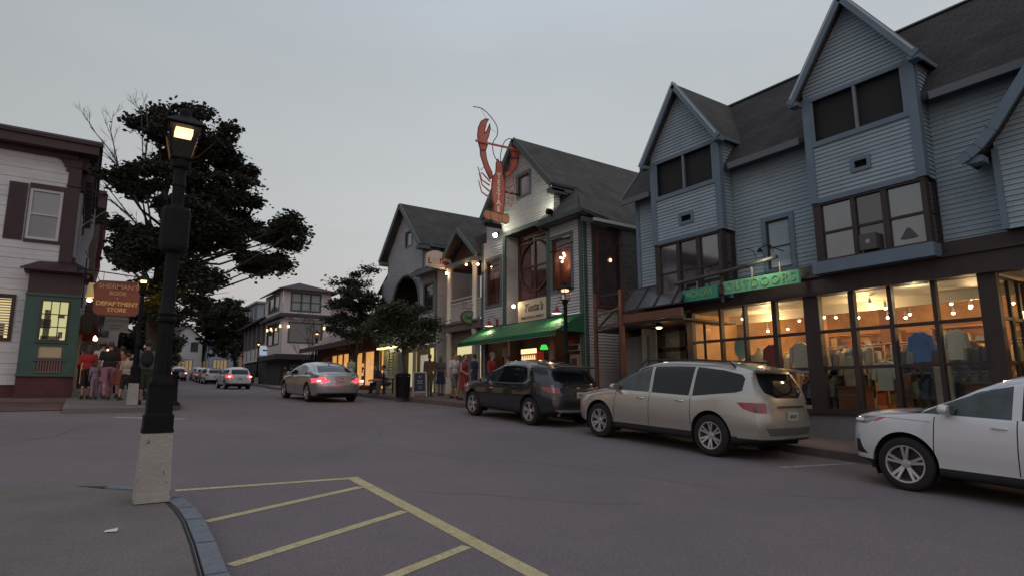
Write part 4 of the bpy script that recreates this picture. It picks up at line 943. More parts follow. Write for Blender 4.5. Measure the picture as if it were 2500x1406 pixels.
def feeler(pts, r=.018):
    k = MB(); pp = []
    for i in range(len(pts) - 1):
        p0, p1, p2, p3 = pts[max(i - 1, 0)], pts[i], pts[i + 1], pts[min(i + 2, len(pts) - 1)]
        for j in range(6):
            t = j / 6; pp.append(tuple(.5 * (2 * p1[c] + (p2[c] - p0[c]) * t + (2 * p0[c] - 5 * p1[c] + 4 * p2[c] - p3[c]) * t * t + (3 * p1[c] - p0[c] - 3 * p2[c] + p3[c]) * t ** 3) for c in (0, 1)))
    pp.append(pts[-1]); k.tube([(a, YS + .02, b) for a, b in pp], r, 6); k.build('feeler', edgem, LS)
feeler([(12.95, 9.1), (12.75, 9.4), (12.72, 9.85), (12.93, 10.25), (12.9, 10.62), (12.6, 10.95), (12.2, 11.18), (11.78, 11.15)])
feeler([(13.08, 9.12), (13.1, 9.5), (13.25, 9.98), (13.5, 10.22), (13.78, 10.22), (13.95, 10.15)])
m = MB(); m.cyl((11.86, YS - .06, 9.72), (14.0, YS - .06, 9.8), .045, .045, 10); m.build('support_pole', lob, LS)
m = MB()
for a, b in (((12.4, 10.75), (12.15, 11.15)), ((12.9, 10.3), (12.58, 10.42)), ((13.7, 10.2), (13.66, 9.9))): m.bar((a[0], YS, a[1]), (b[0], YS, b[1]), .008)
m.box(13.3, 14.0, YS + .05, YS + .1, 7.9, 7.96); m.box(12.35, 13.1, YS - .04, YS + .1, 6.36, 6.52)
m.build('bracket', black, LS)
white_l = mat('white_letters', (.72, .66, .62), .6)
for i, ch in enumerate("TESTAS"): text('letter', ch, (12.98 - .004 * i, YS - .01, 8.50 - i * .275), (1, 0, 0), (0, 0, 1), .30, white_l, LS, .006, bold=.012, wide=.95)
text('apostrophe', "'", (13.14, YS - .01, 7.24), (1, 0, 0), (0, 0, 1), .24, white_l, LS, .006)

# ------------------------------------------------------------------ porch with columns between the two gables
PO = thing('columned_porch', (14.4, 24, g(24) + .15), 'two-storey porch with cream round columns and a white railed balcony between the gabled buildings', 'porch')
def column(y, x=14.0):
    m = MB(); zg = g(y) + .15
    m.lathe([(.17, zg), (.17, zg + .12), (.14, zg + .16), (.13, zg + 1.2), (.115, 2.55), (.15, 2.62), (.15, 2.75)], (x, y, 0), 20)
    m.lathe([(.17, 3.15), (.17, 3.27), (.13, 3.32), (.125, 4.4), (.11, 5.55), (.16, 5.68), (.17, 5.76)], (x, y, 0), 20)
    m.build('column', cream, PO, smooth=40)
column(22.95); column(25.25)
m = MB(); m.box(13.85, 16, 22.4, 25.9, 2.76, 3.06); m.box(13.78, 16, 22.4, 25.95, 3.06, 3.15); m.build('balcony_floor', mat('porch_trim', (.16, .13, .125), .7), PO)
m = MB(); m.box(13.97, 14.03, 23.1, 25.1, 4.02, 4.08); m.box(13.97, 14.03, 23.1, 25.1, 3.24, 3.29); m.box(13.97, 14.03, 23.1, 25.1, 4.2, 4.25); m.box(13.97, 14.03, 22.4, 22.8, 4.02, 4.08)
for i in range(19): y = 23.16 + i * .105; m.box(13.985, 14.015, y - .018, y + .018, 3.29, 4.02)
for i in range(4): m.box(13.985, 14.015, 22.45 + i * .1, 22.475 + i * .1, 3.24, 4.02)
m.build('railing', mat('rail_white', (.5, .48, .48), .6), PO)
m = MB(); fx = 13.7; mid_ = 24.1
m.slab([(fx, 22.35, 5.98), (16.5, 22.35, 5.98), (16.5, mid_, 7.5), (fx, mid_, 7.5)][::-1], .09); m.slab([(fx, 25.85, 5.98), (16.5, 25.85, 5.98), (16.5, mid_, 7.5), (fx, mid_, 7.5)], .09); m.build('porch_roof', shingler, PO)
m = MB()
for e in (22.35, 25.85): m.bar((fx - .03, e, 5.9), (fx - .03, mid_, 7.43), .06, .17)
m.box(13.8, 14.05, 22.35, 25.85, 5.77, 5.95); m.build('porch_gable_trim', gt, PO)
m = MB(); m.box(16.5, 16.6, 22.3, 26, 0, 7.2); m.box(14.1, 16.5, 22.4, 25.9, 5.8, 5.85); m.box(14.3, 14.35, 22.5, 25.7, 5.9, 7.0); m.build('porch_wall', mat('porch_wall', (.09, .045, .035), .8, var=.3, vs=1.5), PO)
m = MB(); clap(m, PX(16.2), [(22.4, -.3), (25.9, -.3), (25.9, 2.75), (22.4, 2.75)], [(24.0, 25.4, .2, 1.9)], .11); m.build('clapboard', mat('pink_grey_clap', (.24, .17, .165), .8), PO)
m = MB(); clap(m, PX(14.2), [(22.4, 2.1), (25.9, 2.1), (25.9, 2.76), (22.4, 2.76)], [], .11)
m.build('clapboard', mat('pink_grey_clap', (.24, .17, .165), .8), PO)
k = MB(); k.box(16.22, 16.25, 24.0, 25.4, .2, 1.35); k.build('lit_doorway', emat('door_glow', (.85, .75, .35), .55), PO)
k = MB(); k.box(14.14, 14.18, 23.2, 24.7, 1.7, 2.05); k.build('lit_transom', emat('transom_glow', (.9, .8, .4), .8), PO)
for y, z in ((25.15, 5.55), (22.35, 5.5), (23.35, 5.65)):
    q = thing('porch_bulb_lamp', (13.8, y, z), {25.15: 'bright bulb at the top of the left porch column', 22.35: 'reddish bulb right of the right porch column', 23.35: 'small bulb between the tops of the porch columns'}[y], 'lamp')
    k = MB(); k.sph((13.78, y, z), (.07, .07, .07) if y > 25 else (.05,) * 3, 10, 8); k.build('bulb', emat('bulb5', (1, .62, .33), 16), q)
    k = MB(); k.cyl((13.8, y, z + .05), (13.95, y, z + .12), .02); k.build('fitting', black, q)
    lamp('porch_bulb_light', (13.66, y, z - .05), 7, (1, .58, .3), .05, q)
m = MB()
for z in (4.6,):
    for y in (23.7, 24.0, 24.9): m.sph((16.2, y, z), .05, 8, 6)
m.build('inner_bulb', emat('bulb6', (1, .6, .3), 3), PO)
# arched shop sign and oval sign on the porch
SG = thing('arched_sign', (13.5, 25.4, 6.1), 'white arched sign with a red lobster picture beside the porch', 'sign')
pts = [(12.8, 5.84), (14.12, 5.74), (14.14, 6.24), (13.98, 6.42), (13.75, 6.55), (13.45, 6.63), (13.15, 6.62), (12.92, 6.52), (12.8, 6.40)]
m = MB(); m.slab([(a, 25.38, b) for a, b in pts], .06, (0, 1, 0)); m.build('signboard', mat('sign_cream', (.55, .48, .44), .6), SG)
text('lettering', 'L', (12.98, 25.37, 6.1), (1, -.04, 0), (0, 0, 1), .38, ink, SG, .004, bold=.01)
m = MB()
for i, (a, b, c_, d_) in enumerate([(13.12, 13.42, 6.22, .014), (13.12, 13.42, 6.12, .012), (13.12, 13.42, 6.02, .012), (12.88, 14.04, 5.87, .012)]): m.box(a, b, 25.365, 25.379, c_ - .045 * (a - 12.8), c_ + d_ - .045 * (a - 12.8))
m.build('small_print', mat('small_print', (.28, .22, .22), .6), SG)
m = MB()
def fl(pts): m.slab([(a, 25.37, b) for a, b in pts], .01, (0, 1, 0))
fl([(13.62, 6.12), (13.75, 6.19), (13.95, 6.15), (14.08, 6.05), (13.98, 5.98), (13.8, 5.98), (13.64, 6.02)]); fl([(13.50, 6.28), (13.66, 6.27), (13.68, 6.18), (13.54, 6.2)]); fl([(13.50, 6.0), (13.52, 6.2), (13.57, 6.2), (13.56, 5.98)])
for a in (13.66, 13.74, 13.84, 13.92): fl([(a, 6.02), (a + .03, 6.0), (a + .05, 5.9), (a + .02, 5.9)])
m.build('lobster_picture', mat('pict_red', (.25, .03, .05), .6), SG)
m = MB(); m.bar((12.85, 25.41, 6.5), (14.1, 25.41, 6.75), .02); m.tube([(13.2, 25.41, 6.6), (13.2, 25.41, 6.95), (14.05, 25.41, 6.9)], .012); m.build('bracket', black, SG)
OV = thing('oval_sign', (13.72, 22.95, 3.2), 'oval green sign with a brown rim hanging beside the balcony', 'sign')
m = MB(); m.lathe([(.0, 0), (.46, 0), (.48, .03), (.46, .06), (0, .06)], (13.72, 22.9, 3.22), 32, 'y', sx=.66, sy=1.0); m.build('rim', mat('oval_rim', (.12, .04, .03), .5), OV)
m = MB(); m.lathe([(.0, 0), (.38, 0), (.38, .02), (0, .02)], (13.72, 22.885, 3.22), 32, 'y', sx=.66, sy=1.0); m.build('face', mat('oval_green', (.12, .25, .15), .5), OV)
text('lettering', "Testa's", (13.72, 22.88, 3.22), (1, 0, 0), (0, 0, 1), .24, ink, OV, .004, shear=.35, bold=.003)
m = MB(); m.bar((13.3, 22.93, 3.62), (14.0, 22.93, 3.62), .02)
for i, x in enumerate((13.45, 13.95)): m.tube([(x + .13 * math.cos(R(a)) * (1 - a / 700), 22.93, 3.78 + .13 * math.sin(R(a)) * (1 - a / 700)) for a in range(0, 400, 25)], .01, 6)
m.build('scroll_bracket', black, OV)

# ------------------------------------------------------------------ second gabled building
G2 = thing('gabled_building', (14, 29.5, g(29.5)), 'grey gabled building with a wide dark arched opening left of the porch', 'building')
m = MB(); circ = []; cy, cz, cr_ = 30.1, 4.55, 1.66
holes = [(29.5, 30.22, 7.85, 8.6), (26.9, 27.85, 4.05, 5.35)] + [(cy - math.sqrt(max(0, cr_ ** 2 - (max(0, z + .055 - cz)) ** 2)), cy + math.sqrt(max(0, cr_ ** 2 - (max(0, z + .055 - cz)) ** 2)), z, z + .11) for z in [3.3 + .11 * i for i in range(27)] if z < cz + cr_ - .02]
clap(m, P, [(33.3, -.2), (26.55, -.2), (26.55, 6.0), (28.1, 6.0), (28.1, 7.75), (30.3, 10.1), (32.6, 7.6), (32.6, 6.5), (33.3, 6.2)][::-1], holes + [(26.7, 33.2, -.4, 2.4)], .11, .036)
clap(m, PY(26.5), [(14, -.3), (16.5, -.3), (16.5, 6.0), (14, 6.0)], [(14.5, 15.5, .0, 2.1)], .11)
clap(m, PY(28.1), [(14, 6.0), (15, 6.0), (15, 7.8), (14, 7.7)], [], .11)
part('wall', m, boardmat('grey_clapboard2', (.44, .44, .47), .11, 2.6), G2)
m = MB(); pbox(m, P, 26.5, 26.68, -.2, 6.0, 0, .045); pbox(m, P, 28.02, 28.16, 6.0, 7.7, 0, .03); ring(m, P, 29.5, 30.22, 7.85, 8.6, .09, 0, .04); ring(m, P, 26.9, 27.85, 4.05, 5.35, .11, 0, .045); pbox(m, P, 33.1, 33.3, -.2, 6.2, 0, .04)
m.tube([P(cy + (cr_ + .03) * math.cos(math.pi * t / 20), cz + (cr_ + .03) * math.sin(math.pi * t / 20), .03) for t in range(21)], .07, 6)
pbox(m, P, 26.68, 33.1, 2.4, 2.62, 0, .05)
part('trim', m, gt, G2)
m = MB(); pbox(m, P, 29.5, 30.22, 7.85, 8.6, -.06, -.05); part('gable_window', m, mat('pane_pink', (.30, .26, .27), .1, ior=1.7), G2)
m = MB(); pbox(m, P, 26.9, 27.85, 4.05, 5.35, -.06, -.05); part('window', m, glassd, G2)
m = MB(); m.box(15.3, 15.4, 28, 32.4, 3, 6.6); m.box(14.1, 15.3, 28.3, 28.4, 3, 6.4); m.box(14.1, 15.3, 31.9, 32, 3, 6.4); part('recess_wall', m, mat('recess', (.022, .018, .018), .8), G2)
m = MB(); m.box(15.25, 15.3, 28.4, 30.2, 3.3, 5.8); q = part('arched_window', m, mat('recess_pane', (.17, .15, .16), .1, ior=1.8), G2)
m = MB(); m.box(15.18, 15.26, 28.4, 30.25, 4.5, 4.58); m.box(15.18, 15.26, 29.25, 29.35, 3.3, 5.9); m.box(15.18, 15.26, 30.2, 30.3, 3.3, 5.9); m.build('window_frame', redw, q)
m = MB(); m.slab([(13.6, 27.75, 7.55), (21, 27.75, 7.55), (21, 30.3, 10.3), (13.6, 30.3, 10.3)][::-1], .1); m.slab([(13.6, 32.9, 7.5), (21, 32.9, 7.5), (21, 30.3, 10.3), (13.6, 30.3, 10.3)], .1)
m.slab([(13.5, 28.5, 6.05), (13.5, 26.1, 6.0), (15.4, 26.1, 6.9), (15.4, 28.3, 7.3)], .08); m.slab([(14.2, 33.0, 6.9), (14.2, 34.6, 5.9), (20, 34.6, 5.9), (20, 33.0, 6.9)], .08)
m.slab([(15.4, 22, 6.9), (15.4, 28.5, 7.3), (19, 28.5, 9.6), (19, 22, 9.6)][::-1], .08)
part('roof', m, shingler, G2)
m = MB()
for e in (27.72, 32.93): m.bar((13.57, e, 7.42), (13.57, 30.3, 10.2), .07, .22)
m.box(13.57, 14.2, 27.7, 28.15, 7.28, 7.44); m.box(13.57, 14.2, 32.5, 32.95, 7.22, 7.38); m.box(13.45, 13.55, 26.1, 28.5, 5.82, 6.0); m.box(13.55, 14.0, 26.15, 28.4, 5.88, 5.95); m.box(14.15, 19, 27.66, 27.74, 7.42, 7.56)
part('fascia', m, gt, G2)
lime = emat('lime_sign_light', (.95, .85, .35), 2.0)
m = MB(); m.box(14.05, 14.15, 32.4, 33.0, 0, 2.4); m.box(14.05, 14.15, 31.2, 31.6, 0, 2.4); m.box(15.4, 15.5, 26.7, 33.2, -.2, 2.6); m.box(14.05, 14.12, 28.9, 29.2, 0, 2.4); part('shopfront_wall', m, mat('shopfront_grey', (.28, .24, .17), .8, var=.2, vs=3), G2)
m = MB(); m.box(13.7, 13.95, 30.9, 33.2, 2.42, 2.5); part('awning_light_strip', m, lime, G2)
for n_, a, b, z0, z1, ma in (('display_window', 29.3, 30.2, .3, 2.1, emat('disp1', (.85, .7, .35), .55)), ('display_window', 27.9, 28.8, .5, 1.9, mat('disp_white', (.5, .48, .42), .6, emit=(.8, .75, .6), es=.22)), ('doorway', 26.95, 27.7, -.1, 2.2, emat('disp3', (.9, .78, .32), .75))):
    m = MB(); m.box(14.3, 14.34, a, b, z0, z1); part(n_, m, ma, G2)
m = MB()
for i in range(14): m.box(14.02, 14.05, 31.7, 32.05, .2 + i * .15, .3 + i * .15); m.box(14.02, 14.05, 32.2, 32.4, .2 + i * .15, .3 + i * .15)
part('louvred_shutter', m, mat('shutter_lime', (.42, .40, .20), .7), G2)
lamp('shopfront_light', (13.4, 32.2, 2.2), 8, (1, .92, .5), .1, G2); lamp('shopfront_light', (13.6, 27.6, 2.0), 8, (1, .85, .45), .1, G2)

# ------------------------------------------------------------------ red-brown single-storey shop
RB = thing('timber_shop', (14, 38, g(38)), 'low red-brown timber shop with glowing orange windows and a lean-to roof', 'building')
m = MB(); ho = [(34.2, 37.2, .45, 2.42), (38.4, 41.7, .45, 2.5), (42.2, 43.5, .2, 2.4)]
clap(m, PX(14), [(33.4, -.2), (45.0, -.2), (45.0, 3.3), (33.4, 3.6)], ho, .16, .02); clap(m, PYp(45), [(14, -.2), (19, -.2), (19, 3.3), (14, 3.3)], [], .16)
part('wall', m, mat('red_brown_board', (.085, .035, .03), .8, var=.2, vs=1.5), RB)
m = MB(); m.slab([(12.9, 33.4, 3.25), (17, 33.4, 5.4), (17, 45.6, 5.2), (12.9, 45.6, 3.05)], .12)
part('roof', m, mat('roof_patchy', (.05, .035, .035), .9, var=.4, vs=2.5, col2=(.22, .19, .19)), RB)
m = MB(); m.box(12.85, 12.92, 33.4, 45.6, 2.85, 3.15); m.box(12.9, 14, 37.6, 37.7, 2.7, 2.95); part('fascia', m, mat('fascia_red', (.05, .025, .025), .7), RB)
glow = mat('orange_glow', (.5, .3, .1), .8, emit=(1, .50, .13), es=.62, var=.6, vs=2.5); glow2 = mat('goods_glow', (.4, .25, .15), .8, emit=(1, .6, .3), es=.5, var=.5, vs=5)
for a, b, c_, d_ in ho:
    m = MB(); ring(m, PX(14), a, b, c_, d_, .12, -.05, .04); n = 2 if b - a < 3.1 else 3
    for i in range(1, n): y = a + (b - a) * i / n; pbox(m, PX(14), y - .05, y + .05, c_, d_, -.05, .03)
    f = part('shop_window', m, mat('frame_red', (.12, .04, .03), .6), RB)
    m = MB(); m.box(14.7, 14.75, a - .3, b + .3, c_ - .2, d_ + .2); m.build('lit_back_wall', glow, f)
    m = MB()
    for j in range(3):
        for i in range(int((b - a) / .3)):
            y = a + .15 + i * .3; z = c_ + .05 + j * .55; m.box(14.35, 14.5, y, y + rnd.uniform(.1, .22), z, z + rnd.uniform(.15, .4))
    m.build('goods', glow2, f)
lamp('shop_window_light', (13.7, 35.7, 1.6), 14, (1, .55, .22), .2, RB); lamp('shop_window_light', (13.7, 40, 1.6), 14, (1, .5, .2), .2, RB)

# ------------------------------------------------------------------ pale corner tower building
TW = thing('corner_building', (14.8, 57, g(57)), 'cream three-storey corner building with a hipped roof and green-framed windows', 'building')
P57 = PY(57); PXt = PX(14.7); zt0 = 9.15
m = MB(); h1 = (15.2, 17.75, 7.5, 9.0); h2 = (15.1, 18.0, 4.6, 6.3)
clap(m, P57, [(14.4, 7.2), (18.8, 7.2), (18.8, 9.35), (14.4, 9.35)], [h1], .17, .03); clap(m, P57, [(14.45, 3.5), (21, 3.5), (21, 6.7), (14.45, 6.7)], [h2], .17, .03)
clap(m, PX(14.4), [(57, 7.2), (63.5, 7.2), (63.5, 9.35), (57, 9.35)], [(58.2, 62, 7.6, 9.0)], .17, .03); clap(m, PX(14.45), [(57, 3.5), (63, 3.5), (63, 6.7), (57, 6.7)], [(58, 62.2, 4.5, 6.4)], .17, .03)
clap(m, PY(57.6), [(18.8, 6.7), (22.5, 6.7), (22.5, 8.3), (18.8, 8.3)], [], .17, .03)
part('wall', m, pinkw, TW)
m = MB(); m.slab([(13.9, 56.4, 9.35), (19.3, 56.4, 9.35), (16.6, 60.0, 10.55)], .12); m.slab([(13.9, 64, 9.35), (13.9, 56.4, 9.35), (16.6, 60, 10.55)], .12); m.slab([(19.3, 56.4, 9.35), (19.3, 64, 9.35), (16.6, 60, 10.55)], .12); m.slab([(18.6, 56.9, 8.3), (23.5, 56.9, 8.3), (23.5, 60, 9.2), (18.6, 60, 9.2)], .1)
m.slab([(14.0, 56.5, 6.95), (21.3, 56.5, 6.95), (21.3, 57.05, 7.25), (14.35, 57.05, 7.25)], .2); m.slab([(14.0, 64, 6.95), (14.0, 56.5, 6.95), (14.35, 57.05, 7.25), (14.35, 64, 7.25)], .2)
part('roof', m, mat('tower_roof', (.05, .038, .04), .9, var=.15, vs=1), TW)
m = MB(); m.box(13.9, 21.6, 56.3, 57, 3.0, 3.45); m.box(13.9, 14.4, 57, 63, 3.0, 3.45); part('canopy_band', m, mat('band_dark', (.035, .025, .026), .8), TW)
for hh, PP, n in ((h1, P57, 3), (h2, P57, 1), ((58.2, 62, 7.6, 9.0), PX(14.4), 2), ((58, 62.2, 4.5, 6.4), PX(14.45), 2)):
    m = MB(); ring(m, PP, *hh, .12, -.02, .06); u0, u1, z0, z1 = hh
    for i in range(1, n): u = u0 + (u1 - u0) * i / n; pbox(m, PP, u - .06, u + .06, z0, z1, -.02, .05)
    if n == 3: pbox(m, PP, u0, u1, (z0 + z1) / 2 - .03, (z0 + z1) / 2 + .03, -.02, .04)
    f = part('window', m, mat('tower_green', (.03, .055, .045), .6), TW)
    m = MB(); pbox(m, PP, *hh, -.05, -.03); m.build('pane', mat('tower_pane', (.22, .24, .24), .1, ior=1.6) if n == 3 else glassd, f)
m = MB(); m.box(14.6, 21.5, 57.6, 57.7, .3, 3.0); m.box(14.6, 14.7, 57.7, 70, .3, 3.0); part('ground_floor_wall', m, mat('gf_dark', (.03, .028, .03), .8, var=.4, vs=2), TW)
m = MB(); m.box(16.9, 17.9, 57.5, 57.58, .6, 2.8); part('door_panel', m, mat('panel_pink', (.25, .18, .18), .8), TW)
m = MB(); m.box(15.4, 16.4, 57.5, 57.58, .5, 2.6); part('shop_door', m, mat('door_green', (.04, .07, .06), .6), TW)
for (x, y, z, lw) in ((14.3, 56.9, 5.95, 'at its front corner'), (15.0, 56.8, 5.95, 'left of its wide front window'), (14.3, 60.2, 5.95, 'halfway along its side wall'), (14.3, 61.6, 5.95, 'at the far end of its side wall'), (18.25, 56.8, 5.95, 'right of its wide front window')):
    k = MB(); k.cyl((x - .05, y, z - .12), (x - .05, y, z + .12), .09, .07, 8)
    tag(k.build('wall_lantern', emat('lantern_glow', (1, .68, .3), 3)), 'small lit lantern on the cream corner building ' + lw, 'lantern', 'lanterns on the corner building')
m = MB(); m.tube([(19.3 + 1.3 * math.cos(R(a)), 55.5, 3.2 + 1.25 * math.sin(R(a))) for a in range(190, 351, 10)], .1, 6)
tag(m.build('bunting_swag', mat('swag', (.35, .33, .33), .8)), 'pale draped swag hanging under the canopy of the cream corner building', 'bunting')
# lower wing with dark loggia left of the tower
LG = thing('loggia_wing', (15, 66, g(66)), 'dark two-storey wing with tall openings left of the cream corner building', 'building')
m = MB(); m.box(14.7, 22, 63, 73, .5, 7.3); m.build('wall', mat('wing_dark', (.06, .055, .06), .8, var=.3, vs=1), LG)
m = MB(); m.slab([(13.9, 62.9, 7.3), (13.9, 74, 7.0), (18, 74, 8.4), (18, 62.9, 8.6)][::-1], .15); m.build('roof', MATS['tower_roof'], LG)
m = MB()
for y in (63.2, 65.2, 67.2, 69.2, 71.2, 72.9): m.box(14.5, 14.7, y - .15, y + .15, 3.4, 7.1)
m.build('post', mat('wing_post', (.16, .14, .15), .8), LG)
m = MB(); m.box(14.5, 14.7, 63, 73, 3.2, 4.5); m.build('balcony_rail', pinkw, LG)
# ------------------------------------------------------------------ white corner shop on the left
Wb = thing('white_corner_shop', (-4, 27, g(25)), 'white clapboard corner shop with maroon cornice and a green bay window at the left edge', 'building')
PF = PY(24.9); uw = (-1.94, -1.05, 4.98, 6.70); lw = (-4.2, -2.04, 1.76, 3.04)
m = MB(); clap(m, PF, [(-14, .3), (-.75, .3), (-.75, 8.05), (-14, 8.05)], [uw, lw], .335, .016); clap(m, PXp(-.7), [(24.95, 3.6), (33, 3.6), (33, 8.05), (24.95, 8.05)], [(25.5, 27.2, 4.7, 6.8), (28.6, 30.4, 4.7, 6.8)], .335, .016)
m.box(-.85, -.76, 25, 33, -.3, 8); part('wall', m, whites, Wb)
m = MB(); m.box(-14, -.75, 24.93, 25.0, -.6, .3); part('base', m, maroonb, Wb)
m = MB(); pbox(m, PF, -.98, -.64, 4.3, 7.6, 0, .07); m.box(-.7, -.62, 24.84, 25.2, 4.3, 7.6); pbox(m, PF, -1.0, -.6, 6.92, 7.0, 0, .11); pbox(m, PF, -.98, -.62, 7.6, 7.95, 0, .10)
m.box(-14, -.2, 24.35, 33, 8.02, 8.32); m.box(-14, -.12, 24.28, 33, 8.32, 8.40); m.box(-14, -.75, 24.75, 24.9, 7.86, 8.02); m.box(-.7, -.45, 24.9, 33, 7.6, 8.02)
for i, yy in enumerate([25.3 + .9 * k for k in range(9)]): m.box(-.7, -.28, yy, yy + .22, 7.3, 7.62); m.box(-.7, -.5, yy, yy + .22, 6.95, 7.3)
for k in range(5): a = k / 5; m.box(-1.0 - .32 * a, -1.0 - .32 * (a + .2), 24.8, 24.88, 7.86 - .42 * (1 - a) ** 2, 7.86)
part('cornice', m, maroon, Wb)
m = MB(); m.box(-14, -.1, 24.26, 33, 8.40, 8.47); part('roof_edge', m, mat('roof_edge', (.10, .095, .11), .7), Wb)
m = MB(); ring(m, PF, *uw, .02, 0, .05, wt=.16, wb=.10); pbox(m, PF, -1.03, -.98, 4.88, 6.86, 0, .05); part('window_trim', m, maroon, Wb)
m = MB(); pbox(m, PF, -2.48, -2.0, 4.92, 6.82, .0, .05); 
for i in range(22): z = 4.98 + i * .083; pbox(m, PF, -2.42, -2.06, z, z + .05, .05, .06)
part('shutter', m, maroon, Wb)
wm_ = mat('window_white', (.55, .52, .54), .6)
f = sash(Wb, PF, *uw, wm_, mat('pane_grey', (.22, .215, .225), .12, ior=1.7, var=.1, vs=2), w=.085, hs=(5.84,), bar_=.05, o=.02)
m = MB(); pbox(m, PF, -1.85, -1.14, 5.87, 6.6, -.024, -.02); m.build('blind', mat('blind_pale', (.34, .35, .36), .7, ior=1.6), f)
m = MB(); ring(m, PF, *lw, .10, -.02, .05); part('window_frame', m, maroon, Wb)
m = MB(); pbox(m, PF, *lw, -.3, -.28); 
q = part('lit_window', m, emat('yellow_window', (1, .80, .36), .85), Wb)
m = MB()
for i in range(14): z = 1.85 + i * .085; pbox(m, PF, lw[0], lw[1], z, z + .045, -.12, -.10)
m.build('blind_slats', mat('slat', (.6, .55, .42), .7), q)
m = MB(); m.box(-2.9, -2.15, 25.05, 25.1, 1.76, 2.25); m.build('window_goods', mat('win_goods', (.12, .06, .03), .8, var=.5, vs=9), q)
# side windows (white) and the shop side
for a, b in ((25.5, 27.2), (28.6, 30.4)):
    m = MB(); PS = PXp(-.7); ring(m, PS, a, b, 4.7, 6.8, .1, -.02, .16); pbox(m, PS, (a + b) / 2 - .05, (a + b) / 2 + .05, 4.7, 6.8, 0, .14); pbox(m, PS, a, b, 5.72, 5.80, 0, .13); f = part('side_window', m, wm_, Wb)
    m = MB(); pbox(m, PS, a, b, 4.7, 6.8, -.02, .02); m.build('pane', glassd, f)
# green bay
m = MB(); X0, X1, YB = -1.68, -.22, 24.5
PB = PY(YB); op = (-1.22, -.56, 1.72, 2.95); op2 = (-1.2, -.6, 1.14, 1.52)
def wallq(m, P, u0, u1, z0, z1, holes, th=.06):
    """flat wall with rectangular holes"""
    us = sorted({u0, u1} | {h[0] for h in holes} | {h[1] for h in holes}); zs = sorted({z0, z1} | {h[2] for h in holes} | {h[3] for h in holes})
    for a, b in zip(us[:-1], us[1:]):
        for c_, d_ in zip(zs[:-1], zs[1:]):
            if any(h[0] <= a + 1e-6 and h[1] >= b - 1e-6 and h[2] <= c_ + 1e-6 and h[3] >= d_ - 1e-6 for h in holes): continue
            m.quad(P(a, c_, 0), P(b, c_, 0), P(b, d_, 0), P(a, d_, 0))
    for h in holes:
        for (p, q_) in (((h[0], h[2]), (h[1], h[2])), ((h[1], h[2]), (h[1], h[3])), ((h[1], h[3]), (h[0], h[3])), ((h[0], h[3]), (h[0], h[2]))):
            m.quad(P(*p, 0), P(*q_, 0), P(*q_, -th), P(*p, -th))
wallq(m, PB, X0, X1, .58, 3.2, [op, op2]); m.quad((X1, YB, .58), (X1, 26.5, .58), (X1, 26.5, 3.2), (X1, YB, 3.2)); m.quad((X0, YB, .58), (X0, 24.9, .58), (X0, 24.9, 3.2), (X0, YB, 3.2))
pbox(m, PB, -1.32, -.46, 1.62, 1.66, 0, .05); pbox(m, PB, X0 - .03, X1 + .03, .56, .64, 0, .05); pbox(m, PB, -1.3, -.48, 1.04, 1.08, 0, .04); pbox(m, PB, X0 - .02, X1 + .02, 3.12, 3.2, 0, .04)
by = part('bay_window', m, teal, Wb)
m = MB(); ring(m, PB, *op, .05, -.02, .03); part_ = m
for i in (1, 2): u = op[0] + (op[1] - op[0]) * i / 3; z = op[2] + (op[3] - op[2]) * i / 3; pbox(m, PB, u - .014, u + .014, op[2], op[3], -.04, -.01); pbox(m, PB, op[0], op[1], z - .014, z + .014, -.045, -.008)
m.build('window_bars', mat('bar_brown', (.07, .04, .03), .6), by)
m = MB(); pbox(m, PB, op[0], op[1], op[2], op[3], -.055, -.05); m.build('pane', glassc, by)
m = MB(); pbox(m, PB, X0 + .1, X1 - .05, 1.0, 3.1, -.37, -.34); m.build('lit_interior', emat('bay_glow', (1, .86, .40), .68), by)
m = MB()
for (u, z, w_, h_) in ((-1.08, 1.75, .16, .95), (-1.12, 2.1, .3, .3), (-.72, 2.45, .18, .1), (-.7, 1.8, .12, .2), (-.95, 1.74, .5, .12)): pbox(m, PB, u - w_ / 2, u + w_ / 2, z, z + h_, -.26, -.2)
m.build('display_goods', mat('bay_goods', (.22, .16, .12), .8, var=.7, vs=12, col2=(.4, .3, .2)), by)
m = MB(); pbox(m, PB, op2[0], op2[1], op2[2] + .0, op2[3], -.05, -.04); m.build('cream_panel', mat('cream_panel', (.50, .43, .27), .7), by)
m = MB()
for i in range(9): u = -1.18 + i * .07; m.box(u, u + .035, YB - .03, YB - .005, .72, 1.12)
m.box(-1.22, -.56, YB - .032, YB - .004, 1.12, 1.16); m.box(-1.22, -.56, YB - .032, YB - .004, .68, .72); m.build('spindle_rail', mat('spindle', (.20, .12, .12), .7), by)
m = MB(); pbox(m, PB, -1.22, -.56, .70, 1.13, 0, .002); m.build('rail_backing', maroonb, by)
m = MB(); m.box(X0 + .02, X1 - .02, YB + .02, 26.4, 3.2, 3.9); part('bay_frieze', m, maroon, Wb)
m = MB(); m.box(X0 - .12, X1 + .14, YB - .14, 26.6, 3.86, 3.95); m.slab([(X0 - .22, YB - .25, 3.95), (X1 + .25, YB - .25, 3.95), (X1 - .3, 24.88, 4.32), (X0 + .2, 24.88, 4.28)], .05); m.slab([(X1 + .25, YB - .25, 3.95), (X1 + .25, 26.8, 3.95), (-.69, 26.8, 4.5), (-.69, 24.9, 4.45)], .05); part('bay_roof', m, maroon, Wb)
m = MB(); m.box(X0, X1, YB + .01, 26.5, -.5, .56); part('bay_base', m, maroonb, Wb)
